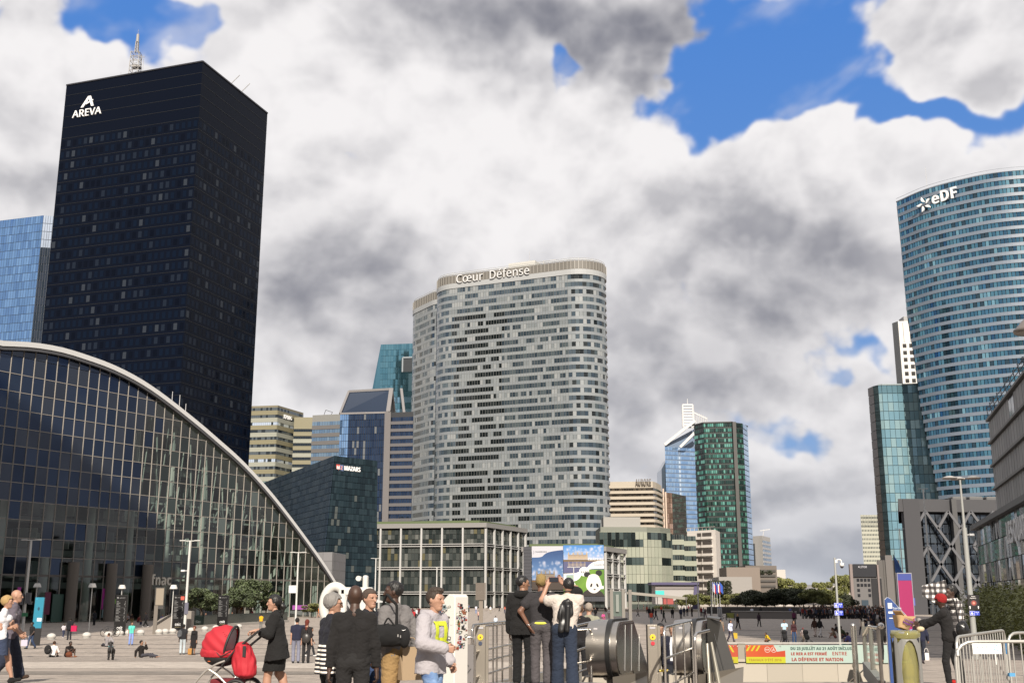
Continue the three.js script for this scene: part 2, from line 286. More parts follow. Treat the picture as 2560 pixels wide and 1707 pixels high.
{
const h=heightAt(1038,480),A=atHeight(781,1038,h),B=atHeight(870,1034,h),plan=[A,B,rad(B),rad(A)];
const t=building('office_block','grey office block with long sky blue window strips',plan),set=new Panes(t);
putW('wall',prism(inset(plan,0.2),BASE,h),mat(0.06,0.06,0.06,0.8),t);
const bl=[mat(0.2,0.31,0.46,0.06,0.4),mat(0.17,0.27,0.42,0.06,0.4),mat(0.24,0.35,0.49,0.06,0.4)];
banded(t,A,B,BASE,h - 3,23,14,{band:mat(0.12,0.115,0.115,0.7),ratio:0.5,set,glass:()=>pickFrom(bl)});
putW('parapet',prism(plan,h - 3,h),mat(0.2,0.2,0.19,0.7),t);set.flush(250);
putW('aerial',[beam(V(A[0]+ 4,h,A[1]- 4),V(A[0]+ 5,h + 3,A[1]- 4),0.2,0.2),beam(V(A[0]+ 5,h + 3,A[1]- 4),V(A[0]+ 8,h + 2,A[1]- 4),0.2,0.2),beam(V(A[0]+ 8,h + 2,A[1]- 4),V(A[0]+ 7,h,A[1]- 4),0.2,0.2)],darkFrame,t);
}
{
const h=heightAt(1033,430),A=atHeight(850,1034,h),B=atHeight(970,1031,h),C=atHeight(1034,1029,h),d=34;
const plan=[A,B,C,rad(C,1.08),rad(A,1.08)];
const t=building('office_tower','dark navy glass tower with sloping gabled glass roof',plan),set=new Panes(t);
putW('wall',prism(inset(plan,0.25),BASE,h),mat(0.02,0.022,0.026,0.5),t);
const dk=[mat(0.05,0.08,0.14,0.04,0.9),mat(0.035,0.058,0.11,0.04,0.9),mat(0.05,0.075,0.13,0.05,0.9)],br=[mat(0.32,0.5,0.75,0.05,0.9),mat(0.25,0.42,0.68,0.05,0.9)],sp=mat(0.13,0.14,0.15,0.3);
grid(set,...vq(A,B,BASE,h),22,27,{gx:0.12,gy:0.16,tilt:0.007,pick:(i,j)=>i<4?pickFrom(br):rnd()<0.12?sp:pickFrom(dk)});
banded(t,B,C,BASE,h - 2,25,10,{band:mat(0.1,0.095,0.1,0.6),ratio:0.42,set,proud:0.5,glass:()=>pickFrom(dk)});
set.flush(300);
putW('corner_pier',box(2.4,h - BASE,2.4,B[0],(h + BASE)/ 2,B[1]),mat(0.13,0.12,0.12,0.7),t);
const hr=heightAt(979,446),r0=atHeight(872,979,hr),r1=atHeight(978,973,hr);
const a=V(A[0],h,A[1]),b=V(B[0],h,B[1]),c=V(r1[0],hr,r1[1]),e=V(r0[0],hr,r0[1]),back=(v,k)=>V(v.x,v.y,v.z - k);
putW('roof',polyGeom([[a,b,c,e],[back(a,26),back(b,26),c,e]]),mat(0.04,0.06,0.1,0.06,0.8),t);
putW('roof_frame',[beam(a,e,0.9,0.9),beam(b,c,1.6,1.2),beam(e,c,1,1),beam(a,b,0.7,0.7),beam(back(b,26),c,1.4,1.2),beam(V(b.x + 6,h,b.z - 2),V(c.x + 4,hr,c.z),1,1)],mat(0.2,0.19,0.19,0.6),t);
putW('gable_wall',polyGeom([[b,back(b,26),c]]),mat(0.05,0.05,0.055,0.5),t);
}
{
const h=heightAt(860,610),T=atHeight(952,861,h),R=atHeight(1042,858,h),h2=heightAt(975,610),Bq=atHeight(930,975,h2),plan=[T,R,rad(R),rad(T)];
const t=building('office_tower','teal glass tower with slanting left edge behind the oval twin towers',plan),set=new Panes(t);
const te=[mat(0.12,0.27,0.34,0.05,0.9),mat(0.1,0.24,0.31,0.05,0.9),mat(0.14,0.3,0.37,0.05,0.9)],lt=[mat(0.32,0.55,0.7,0.05,0.9),mat(0.28,0.5,0.66,0.05,0.9)];
putW('wall',prism(plan.map(([x,z])=>[x,z - 0.2]),BASE,h),mat(0.04,0.08,0.1,0.3,0.5),t);
putW('sloped_wing',polyGeom([[V(T[0],h,T[1]),V(T[0],BASE,T[1]),V(Bq[0]- 12,BASE,Bq[1]),V(Bq[0],h2,Bq[1])],[V(T[0],h,T[1]- 30),V(T[0],BASE,T[1]- 30),V(Bq[0]- 12,BASE,Bq[1]- 30),V(Bq[0],h2,Bq[1]- 30)],[V(T[0],h,T[1]),V(Bq[0],h2,Bq[1]),V(Bq[0],h2,Bq[1]- 30),V(T[0],h,T[1]- 30)]]),mat(0.11,0.25,0.32,0.06,0.9),t);
grid(set,...vq(T,R,60,h),14,24,{gx:0.08,gy:0.12,tilt:0.005,pick:(i,j)=>i>10&&j>15&&j<19?null:j % 2===0&&j<15?pickFrom(lt):pickFrom(te)});
set.flush(300);
const o0=onPlane(1006,930,T,R),o1=onPlane(1040,893,T,R);
putW('opening',onWall(box(o1[0]- o0[0],o1[1]- o0[1],0.3,(o1[0]- o0[0])/ 2,(o1[1]- o0[1])/ 2,0),T,R,o0[0],o0[1],0.05),mat(0.02,0.025,0.03,0.4),t);
putW('opening_frame',[[0,0.5,1,0.06],[1,0.5,1,0.06]].flatMap(([u])=>[onWall(box(0.8,o1[1]- o0[1],0.6,u*(o1[0]- o0[0]),(o1[1]- o0[1])/ 2,0),T,R,o0[0],o0[1],0.2)]).concat(onWall(box(o1[0]- o0[0],0.8,0.6,(o1[0]- o0[0])/ 2,o1[1]- o0[1],0),T,R,o0[0],o0[1],0.2)),mat(0.25,0.28,0.3,0.4),t);
}
{
const h=heightAt(1140,280),M=atHeight(836,1139,h),hl=heightAt(1206,330),L=[ray(660,1206)[0]*330,-330],R=atHeight(942,1152,h),hr=h,mb=P(800,1440,272),Mb=[mb.x,mb.z];
const lb=P(640,1440,330),Lb=[lb.x,lb.z],Rb=[R[0]+ 1,R[1]];
const t=building('office_building','wedge shaped black glass building with a slanting corner beside the oval towers',[Lb,Mb,Rb]);
const a0=V(Lb[0],BASE,Lb[1]),a1=V(Mb[0],BASE,Mb[1]),a2=V(Rb[0],BASE,Rb[1]),b0=V(L[0],hl,L[1]),b1=V(M[0],h,M[1]),b2=V(R[0],hr,R[1]),k0=V(L[0]+ 10,BASE,L[1]- 30),k1=V(L[0]+ 10,hl,L[1]- 30);
const mz=(r,g,b)=>new THREE.MeshPhysicalMaterial({color:col(r,g,b),roughness:0.1,ior:1.2,side:THREE.DoubleSide}),body=mz(0.008,0.009,0.011);
const bk=(v)=>V(v.x*1.012,v.y -(v.y>0?0.5:0),v.z*1.012);putW('wall',polyGeom([[a0,a1,b1,b0].map(bk),[a1,a2,b2,b1].map(bk),[a2,k0,k1,b2].map(bk)]),body,t);putW('roof',polyGeom([[b0,b1,b2,k1]]),mat(0.05,0.05,0.052,0.7),t);
const set=new Panes(t),bl=[mat(0.11,0.155,0.2,0.05,0.75),mat(0.13,0.175,0.22,0.05,0.75),mat(0.095,0.135,0.18,0.05,0.75)],dk=[mz(0.012,0.022,0.028),mz(0.017,0.029,0.036),mz(0.009,0.016,0.021)],lite=mat(0.07,0.08,0.075,0.3);  // lite panes paint faint rows of lights as paler glass
grid(set,a0,a1,b0,b1,24,24,{gx:0.09,gy:0.1,tilt:0.006,pick:()=>pickFrom(bl)});
grid(set,a1,a2,b1,b2,18,24,{gx:0.09,gy:0.1,tilt:0.006,pick:(i,j)=>j<18&&rnd()<0.07?lite:pickFrom(dk)});
set.flush(300);
const[s0,y0]=onPlane(858,1166,M,R),[s1]=onPlane(898,1166,M,R),g=letters('MAZARS',1.15,0.2);g.computeBoundingBox();const k=(s1 - s0)/ g.boundingBox.max.x;g.scale(k,1,1);
putW('lettering',onWall(g,M,R,s0,y0 - 1,0.3),signWhite,t);
const[q0]=onPlane(838,1166,M,R),[q1]=onPlane(847,1166,M,R),[q2]=onPlane(856,1166,M,R),lg=(x0,x1,m)=>putW('logo_tile',onWall(box(x1 - x0 - 0.05,1.5,0.2,(x1 - x0)/ 2,0.75,0),M,R,x0,y0 - 1.2,0.3),m,t);
lg(q0,q1,mat(0.62,0.1,0.08,0.5));lg(q1,q2,mat(0.12,0.16,0.3,0.5));
{const m=letters('M',0.85,0.05);putW('lettering',onWall(m,M,R,q0 + 0.12,y0 - 0.9,0.42),signWhite,t);const z=letters('Z',0.85,0.05);putW('lettering',onWall(z,M,R,q1 + 0.2,y0 - 0.9,0.42),mat(0.7,0.3,0.25,0.5),t);}
const hg=heightAt(1204,345),gA=atHeight(640,1204,hg),gB=atHeight(718,1202,hg),gp=[gA,gB,[gB[0],gB[1]- 14],[gA[0],gA[1]- 14]];
const t2=building('office_block','small pale green glass block peeping over the arched hall roof',gp),s2=new Panes(t2),gr=[mat(0.3,0.42,0.38,0.1,0.7),mat(0.34,0.46,0.41,0.1,0.7)];
putW('wall',prism(inset(gp,0.2),BASE,hg),mat(0.1,0.13,0.12,0.5),t2);grid(s2,...vq(gA,gB,10,hg),8,8,{gx:0.12,gy:0.15,tilt:0.004,pick:()=>pickFrom(gr)});s2.flush();
}
function oval(label,px0,py0,px1,py1,dL,dR,r,yTop,nf,sign,limit){
const eL=ray(px0,py0)[0]*dL,eR=ray(px1,py1)[0]*dR,cL=[eL + r,-dL],cR=[eR - r,-dR];
const th=Math.atan2(cR[1]- cL[1],cR[0]- cL[0]),ux=[Math.cos(th),Math.sin(th)],n=[-ux[1],ux[0]];
const ring=(k)=>{
const pts=[],R=r + k;for(let a=0;a<=12;a++){const q=Math.PI + Math.PI*0.5*(1 - a / 12)*-1 - 0;const an=Math.PI -(a / 12)*Math.PI / 2;pts.push([cL[0]+ ux[0]*Math.cos(an)*R + n[0]*Math.sin(an)*R,cL[1]+ ux[1]*Math.cos(an)*R + n[1]*Math.sin(an)*R]);}
for(let a=0;a<=12;a++){const an=Math.PI / 2 -(a / 12)*Math.PI / 2;pts.push([cR[0]+ ux[0]*Math.cos(an)*R + n[0]*Math.sin(an)*R,cR[1]+ ux[1]*Math.cos(an)*R + n[1]*Math.sin(an)*R]);}
return pts;
};
const back=(k)=>{const R=r + k,pts=[];for(let a=1;a<8;a++){const an=-a / 8*Math.PI / 2;pts.push([cR[0]+ ux[0]*Math.cos(an)*R + n[0]*Math.sin(an)*R,cR[1]+ ux[1]*Math.cos(an)*R + n[1]*Math.sin(an)*R]);}for(let a=0;a<8;a++){const an=-Math.PI / 2 - a / 8*Math.PI / 2;pts.push([cL[0]+ ux[0]*Math.cos(an)*R + n[0]*Math.sin(an)*R,cL[1]+ ux[1]*Math.cos(an)*R + n[1]*Math.sin(an)*R]);}return pts;};
const full=(k)=>[...ring(k),...back(k)];
const t=building('office_tower',label,full(0));
const crown=7.2,glassTop=yTop - crown,fh=(glassTop - BASE)/ nf;
putW('core',prism(full(-0.35),BASE,yTop - 0.4),mat(0.06,0.065,0.065,0.6),t);
const sp=[mat(0.22,0.238,0.25,0.25),mat(0.21,0.228,0.242,0.25),mat(0.232,0.25,0.258,0.25)];
const blind=[mat(0.225,0.245,0.255,0.3),mat(0.175,0.195,0.205,0.3),mat(0.275,0.29,0.295,0.3)],dark=[mat(0.006,0.009,0.01,0.05),mat(0.012,0.016,0.018,0.05),mat(0.02,0.025,0.026,0.05)],sky=[mat(0.06,0.085,0.105,0.06,0.5),mat(0.08,0.105,0.125,0.06,0.5),mat(0.04,0.06,0.08,0.06,0.5),mat(0.11,0.14,0.155,0.08,0.5)];  // sky panes carry the reflected sky as a bluish grey tint
const pts=ring(0),set=new Panes(t),nseg=pts.length - 1,straight=12;
const ringSlab=(k0,k1,y0,y1)=>{const o=full(k1),f=[];for(let i=0;i<o.length;i++){const j=(i + 1)% o.length,a=o[i],b=o[j];f.push([V(a[0],y0,a[1]),V(b[0],y0,b[1]),V(b[0],y1,b[1]),V(a[0],y1,a[1])]);const q=full(k0);f.push([V(q[i][0],y1,q[i][1]),V(a[0],y1,a[1]),V(b[0],y1,b[1]),V(q[j][0],y1,q[j][1])],[V(q[i][0],y0,q[i][1]),V(a[0],y0,a[1]),V(b[0],y0,b[1]),V(q[j][0],y0,q[j][1])]);}return polyGeom(f);};
for(let j=0;j<nf;j++)putW('spandrel',ringSlab(-0.3,0.12,BASE + j*fh,BASE + j*fh + fh*0.4),sp[j % 3],t);
const longLen=Math.hypot(pts[13][0]- pts[12][0],pts[13][1]- pts[12][1]),nLong=Math.round(longLen / 1.38);
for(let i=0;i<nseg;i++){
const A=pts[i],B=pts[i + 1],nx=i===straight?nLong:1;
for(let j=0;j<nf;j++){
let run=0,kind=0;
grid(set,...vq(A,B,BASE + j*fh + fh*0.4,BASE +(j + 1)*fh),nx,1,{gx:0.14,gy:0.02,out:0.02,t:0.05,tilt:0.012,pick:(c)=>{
const u=i<straight?-0.1:i>straight?1.1:c / nLong,edge=0.06*noise3(j*0.35,u*3,2.5),inDarkReflection=(u>0.02 + edge&&u<0.43 + edge&&j>1&&j<nf - 4)||(u>=0.43&&u<0.66&&j<13&&j>2);
if(run--<=0){run=Math.floor(rr(0,3));kind=rnd()<(inDarkReflection?0.24:0.3)?1:0;}
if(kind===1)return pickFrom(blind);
if(inDarkReflection||(u>1&&rnd()<0.35))return pickFrom(dark);  // dark pane patch paints another building mirrored in the glass
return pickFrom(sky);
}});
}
}
set.flush(limit);
const bars=[];for(let c=0;c<=nLong;c +=1){const q=lerp2(pts[12],pts[13],c / nLong);bars.push(box(0.09,glassTop - BASE,0.2,q[0]+ n[0]*0.1,(BASE + glassTop)/ 2,q[1]+ n[1]*0.1,-th));}
putW('mullion',bars,mat(0.17,0.175,0.17,0.4),t,'stuff');
putW('cornice',ringSlab(-0.3,0.35,glassTop + 0.1,glassTop + 2.6),mat(0.34,0.35,0.355,0.6),t);
putW('crown_screen',ringSlab(-0.6,0.2,glassTop + 2.6,yTop - 0.5),mat(0.14,0.13,0.115,0.6),t);
const louv=[];const o=full(0.3);for(let i=0;i<o.length;i++){const a=o[i],b=o[(i + 1)% o.length],m=Math.max(1,Math.round(Math.hypot(a[0]- b[0],a[1]- b[1])/ 1.9));for(let k=0;k<m;k++){const q=lerp2(a,b,k / m);louv.push(box(0.35,crown - 3,0.25,q[0],(glassTop + 2.6 + yTop - 0.4)/ 2,q[1],-Math.atan2(b[1]- a[1],b[0]- a[0])));}}
putW('louvre',louv,mat(0.27,0.255,0.23,0.5),t,'stuff');
const rail=full(-0.4).map(([x,z])=>V(x,yTop + 1,z));putW('roof_rail',[tube(rail,0.1,4,rail.length*4,true,0.02),tube(rail.map((v)=>V(v.x,v.y - 0.8,v.z)),0.22,4,rail.length*4,true,0.02),...rail.filter((_,i)=>i % 2===0).map((v)=>cyl(V(v.x,v.y - 1.6,v.z),v,0.08,0.08,4))],mat(0.5,0.5,0.48,0.5),t);
if(sign){
const A=pts[12],B=pts[13],[s0,y0]=onPlane(1143,697,A,B),[s1]=onPlane(1325,678,A,B),g=letters('C\u0153ur  D\u00e9fense',4.1,0.5,fontReg,1);g.computeBoundingBox();g.scale((s1 - s0)/ g.boundingBox.max.x,1,1);
putW('lettering',onWall(g,A,B,s0,glassTop + 2.4,0.6),mat(0.6,0.6,0.6,0.5),t);
const rc=lerp2(cL,cR,0.55);putW('plant_room',[box(14,6,9,rc[0],yTop + 2,rc[1],-th)],mat(0.5,0.49,0.46,0.7),t);
putW('roof_crane',[cyl(V(rc[0]+ 2,yTop,rc[1]+ 3),V(rc[0]+ 2,yTop + 11,rc[1]+ 3),0.08,0.05,5),beam(V(rc[0]+ 6,yTop + 6,rc[1]),V(rc[0]+ 15,yTop + 7.5,rc[1]),0.25,0.25),cyl(V(rc[0]+ 9,yTop,rc[1]),V(rc[0]+ 9,yTop + 7,rc[1]),0.2,0.2,5)],mat(0.45,0.44,0.42,0.5),t);
}
}
oval('pale oval office tower lettered along its roof, largest in the middle of the skyline',1094,700,1514,668,532,508,13.5,heightAt(654,498),42,true,300);
oval('second oval tower, half hidden behind the lettered oval tower',1034,750,1200,740,575,560,13.5,heightAt(748,566),40,false,120);
{
const h=heightAt(1205,610),A=atHeight(1500,1205,h),B=atHeight(1636,1203,h),C=atHeight(1654,1214,h),plan=[A,lerp2(A,B,0.97),lerp2(B,C,0.25),C,rad(C),rad(A)];
const t=building('office_block','cream office block with dark window strips and roof letters',plan),set=new Panes(t),cr=mat(0.42,0.37,0.3,0.7),wd=[mat(0.03,0.026,0.022,0.08),mat(0.05,0.04,0.032,0.08),mat(0.08,0.065,0.05,0.1)];
putW('wall',prism(inset(plan,0.6),BASE,h),mat(0.1,0.08,0.06,0.6),t);
for(let s=0;s<3;s++)banded(t,plan[s],plan[s + 1],BASE,h - 3.5,20,s?3:22,{band:cr,ratio:0.5,set,proud:0.9,gx:0.25,glass:()=>pickFrom(wd)});
putW('parapet',prism(plan,h - 3.5,h),cr,t);set.flush(200);
const q=lerp2(A,B,0.62);const[s0]=onPlane(1589,1210,A,B),[s1]=onPlane(1628,1210,A,B),g=letters('AURORE',3.6,0.5);g.computeBoundingBox();g.scale((s1 - s0)/ g.boundingBox.max.x,1,1);
putW('lettering',onWall(g,A,B,s0,h - 2.4,0.6),mat(0.12,0.1,0.08,0.6),t);
}
{
const h=heightAt(1232,660),A=atHeight(1654,1230,h),B=atHeight(1680,1232,h),C=atHeight(1715,1240,h),plan=[A,B,C,rad(C,1.04),rad(A,1.04)];
const t=building('office_block','bronze mirror glass block beside the cream office block',plan),set=new Panes(t),bz=[mat(0.62,0.42,0.32,0.1,0.8),mat(0.5,0.34,0.26,0.1,0.8),mat(0.34,0.22,0.16,0.08,0.8)],b2=[mat(0.26,0.22,0.21,0.08,0.8),mat(0.22,0.19,0.18,0.08,0.8)];  // lit face in bz, duller face in b2, light put into colour
putW('wall',prism(inset(plan,0.2),BASE,h),mat(0.16,0.11,0.08,0.5),t);
grid(set,...vq(A,B,20,h),6,14,{gx:0.2,gy:0.2,tilt:0.01,pick:()=>pickFrom(bz)});grid(set,...vq(B,C,20,h),7,14,{gx:0.2,gy:0.2,tilt:0.004,pick:()=>pickFrom(b2)});set.flush(150);
putW('pier',[box(0.8,h - BASE + 2,0.8,A[0]+ 1,(h + BASE)/ 2 + 1,A[1]+ 0.3),box(0.8,h - BASE,0.8,lerp2(A,B,0.35)[0],(h + BASE)/ 2,A[1]+ 0.3)],mat(0.5,0.4,0.32,0.6),t);
}
{
const d=860,hE=heightAt(1112,d),hR=heightAt(1066,d),A=[ray(1662,1112)[0]*d,-d],B=[ray(1745,1066)[0]*d,-d - 10],B0=lerp2(A,B,0.45),plan=[A,B,rad(B),rad(A)];
const t=building('office_tower','slim blue tower with raked roof and white mast, behind the green tower',plan),set=new Panes(t),bl=[mat(0.34,0.52,0.78,0.06,0.85),mat(0.28,0.45,0.7,0.06,0.85),mat(0.4,0.58,0.8,0.06,0.85)],gr=mat(0.4,0.43,0.47,0.5),wh=mat(0.55,0.55,0.55,0.5);
const hTop=heightAt(1066,d);
putW('wall',prism(inset(plan,0.3),BASE,[hE,hTop,hTop,hE]),mat(0.15,0.2,0.28,0.4),t);
grid(set,...vq(A,lerp2(A,B,0.42),BASE,hE - 1),9,34,{gx:0.3,gy:0.9,tilt:0.004,pick:(i)=>pickFrom(bl)});
grid(set,...vq(lerp2(A,B,0.42),B,BASE,hE - 1),10,34,{gx:0.1,gy:1.2,tilt:0.004,pick:(i)=>i===0?mat(0.6,0.72,0.85,0.1,0.7):pickFrom(bl)});
set.flush(300);
const p=V(A[0],hE,A[1]),q=P(1712,1072,d - 2),r=P(1738,1052,d - 2);
putW('raked_roof',[beam(p,q,2.2,2.2),beam(V(p.x + 12,p.y - 2,p.z + 0.6),V(q.x + 9,q.y - 2,q.z + 0.6),4,2),beam(q,r,2,2)],wh,t);
const notch=P(1655,1170,d),nb=P(1656,1320,d);putW('lower_wing',prism([[notch.x,-d - 2],[A[0]+ 2,-d - 2],[A[0]+ 2,-d - 30],[notch.x,-d - 30]],BASE,[heightAt(1172,d),heightAt(1145,d),heightAt(1145,d),heightAt(1172,d)]),mat(0.2,0.26,0.34,0.1,0.8),t);
const m0=P(1715,1068,d),m1=P(1721,1012,d),bars=[];for(let k=0;k<9;k++){const y=lerp(m0.y,m1.y,k / 8);bars.push(box(8.2,1.2,1.2,m0.x + 2,y,m0.z));}
bars.push(cyl(V(m0.x - 2,m0.y,m0.z),V(m0.x - 2,m1.y,m0.z),1,0.8,6),cyl(V(m0.x + 6,m0.y,m0.z),V(m0.x + 6,m1.y,m0.z),1,0.8,6),cyl(V(m0.x + 2,m1.y,m0.z),V(m0.x + 2,m1.y + 5,m0.z),0.4,0.2,5));
const f0=P(1731,1030,d),f1=P(1768,1047,d);bars.push(beam(f0,f1,0.8,0.8));for(let k=0;k<=8;k++){const v=f0.clone().lerp(f1,k / 8);bars.push(cyl(V(v.x,v.y + 1.4,v.z),V(v.x,lerp(m0.y,m0.y - 4,k / 8),v.z),0.4,0.4,4));}
putW('mast',bars,wh,t);
}
{
const h=heightAt(1057,700),A=atHeight(1735,1063,h),B=atHeight(1759,1057,h),C=atHeight(1829,1055,h),D=atHeight(1857,1058,h),E=atHeight(1869,1066,h),plan=[A,B,C,D,E,rad(E),rad(A)];
const t=building('office_tower','dark green glass tower right of the raked blue tower',plan),set=new Panes(t);
const gg=[mat(0.12,0.34,0.27,0.06,0.75),mat(0.07,0.2,0.16,0.05,0.75),mat(0.02,0.05,0.045,0.05,0.5),mat(0.2,0.46,0.37,0.07,0.75)],dk=[mat(0.01,0.02,0.02,0.05),mat(0.03,0.07,0.06,0.06,0.5)],bl=[mat(0.3,0.48,0.7,0.05,0.9),mat(0.26,0.42,0.62,0.05,0.9)];
putW('wall',prism(inset(plan,0.3),BASE,h),mat(0.02,0.03,0.028,0.4),t);
const nf=34,pk=(side)=>(i,j)=>j>nf - 3&&side?pickFrom(dk):rnd()<0.3?pickFrom(dk):pickFrom(gg);
for(const[a,b,n,s]of[[A,B,5,1],[B,C,14,0],[C,D,6,1]]){grid(set,...vq(a,b,BASE,h),n,nf,{gx:0.25,gy:1.3,tilt:0.006,pick:pk(s)});}
grid(set,...vq(D,E,BASE,h),3,nf,{gx:0.2,gy:0.5,tilt:0.004,pick:()=>pickFrom(bl)});  // blue panes paint reflected sky on this face
set.flush(300);
putW('rib',[box(2.2,h - BASE,1.6,C[0]+ 1.6,(h + BASE)/ 2,C[1]+ 0.4)],mat(0.06,0.058,0.055,0.6),t);putW('roof_edge',[beam(V(A[0],h,A[1]),V(B[0],h,B[1]),1,0.8),beam(V(B[0],h,B[1]),V(C[0],h,C[1]),1,0.8),beam(V(C[0],h,C[1]),V(E[0],h,E[1]),1,0.8)],mat(0.04,0.04,0.04,0.6),t);
}
{
const h=heightAt(1340,760),A=atHeight(1870,1341,h),B=atHeight(1906,1339,h),C=atHeight(1926,1344,h),plan=[A,B,C,rad(C,1.04),rad(A,1.04)];
const t=building('apartment_tower','white slab tower with a dark slot at the foot of the green tower',plan),set=new Panes(t);
putW('wall',prism(plan,BASE,h),mat(0.36,0.35,0.34,0.7),t);
putW('slot',onWall(box(3.6,h - BASE - 5,0.3,0,(h - BASE - 5)/ 2,0),A,B,4,BASE,0.1),mat(0.05,0.055,0.06,0.3),t);
banded(t,B,C,BASE,h - 3,14,5,{band:mat(0.36,0.36,0.37,0.6),ratio:0.45,set,glass:()=>pickFrom([mat(0.12,0.18,0.25,0.06,0.7),mat(0.18,0.26,0.34,0.06,0.7)])});set.flush(70);
putW('aerial',[cyl(V(A[0]+ 11,h,A[1]- 3),V(A[0]+ 12,h + 5,A[1]- 3),0.3,0.2,5),beam(V(A[0]+ 9,h + 4,A[1]- 3),V(A[0]+ 16,h + 5,A[1]- 3),0.7,0.5)],mat(0.5,0.5,0.5,0.6),t);
}
{
const h=heightAt(1328,455),A=atHeight(1718,1328,h),B=atHeight(1789,1324,h),C=atHeight(1800,1330,h),plan=[A,B,C,rad(C,1.03),rad(A,1.03)];
const t=building('apartment_building','white apartment block with rows of recessed balconies',plan),w=mat(0.6,0.555,0.51,0.75),dk=mat(0.07,0.06,0.055,0.5),n=V(0,0,1);
putW('wall',prism(plan,BASE,h),w,t);
const L=Math.hypot(B[0]- A[0],B[1]- A[1]);
for(let j=1;j<9;j++){const y=BASE +(h - BASE)*(j / 9)+ 0.2;for(const[s,wd]of[[L*0.36,L*0.14],[L*0.54,L*0.32]]){putW('window',onWall(box(wd,1.4,0.2,wd / 2,0.7,0),A,B,s,y + 0.7,0.02),dk,t);putW('balcony',onWall(box(wd + 1,1.0,0.8,wd / 2,0.4,0.3),A,B,s,y - 0.35,0.2),w,t);}}
putW('roof_rail',[0,1,2,3,4,5,6].map((k)=>cyl(V(lerp2(A,B,k / 6)[0],h,A[1]- 1),V(lerp2(A,B,k / 6)[0],h + 1.3,A[1]- 1),0.08,0.08,4)).concat(beam(V(A[0],h + 1.3,A[1]- 1),V(B[0],h + 1.3,B[1]- 1),0.1,0.1)),w,t);
}
{
const h=heightAt(1317,420),front=[[1500,1322],[1560,1316],[1620,1314],[1655,1316],[1678,1320],[1682,1324]].map(([x,y])=>{const k=420 +(x>1640?(x - 1640)*0.25:0);return[ray(x,1400)[0]*k,-k];});
const plan=[...front,[front[5][0]+ 1,front[5][1]- 20],[front[0][0],front[0][1]- 25]];
const t=building('office_building','pale green panelled office building with rounded end below the oval tower',plan),set=new Panes(t),pan=[mat(0.3,0.315,0.25,0.3),mat(0.32,0.33,0.265,0.3),mat(0.285,0.3,0.24,0.3)],dk=[mat(0.025,0.035,0.035,0.06),mat(0.06,0.08,0.078,0.06),mat(0.012,0.016,0.016,0.05)];
putW('wall',prism(inset(plan,0.5),BASE,h),mat(0.16,0.17,0.14,0.6),t);
const rows=[[2.2,8.5,'g'],[8.5,15.2,'p'],[15.2,18,'w'],[18,21.8,'p'],[21.8,24.6,'w'],[24.6,27.3,'w'],[27.3,h,'p']];
for(let s=0;s<5;s++){const len=Math.hypot(front[s][0]- front[s + 1][0],front[s][1]- front[s + 1][1]),nx=Math.max(1,Math.round(len / 1.55));for(const[y0,y1,k]of rows){let run=0,kind=0;grid(set,...vq(front[s],front[s + 1],y0 + BASE,y1 + BASE),nx,k==='p'&&y1 - y0>4?2:1,{gx:0.1,gy:0.08,tilt:0.004,pick:(i)=>{if(k==='p')return pickFrom(pan);if(run--<=0){run=Math.floor(rr(1,5));kind=rnd()<0.35?1:0;}return kind&&k==='w'?pickFrom(pan):pickFrom(dk);}});}}
set.flush(300);
putW('plant_room',box(14,5,10,front[0][0]+ 9,h + 1.5,front[0][1]- 10),mat(0.3,0.29,0.27,0.8),t);
for(const[x0,x1,hy,d,lb]of[[1682,1712,1336,436,'glazed stair wing of the pale green building, next to its rounded end'],[1710,1742,1340,445,'second set back wing of the pale green building, beside white apartments']]){
const hh=heightAt(hy,d),A=[ray(x0,1400)[0]*d,-d],B=[ray(x1,1400)[0]*d,-d],pl=[A,B,[B[0],-d - 12],[A[0],-d - 12]],w=building('office_wing',lb,pl),s2=new Panes(w);
putW('wall',prism(inset(pl,0.2),BASE,hh),mat(0.2,0.21,0.18,0.6),w);banded(w,A,B,BASE,hh,7,5,{band:pan[0],ratio:0.5,set:s2,glass:()=>pickFrom(dk)});s2.flush();
}
}
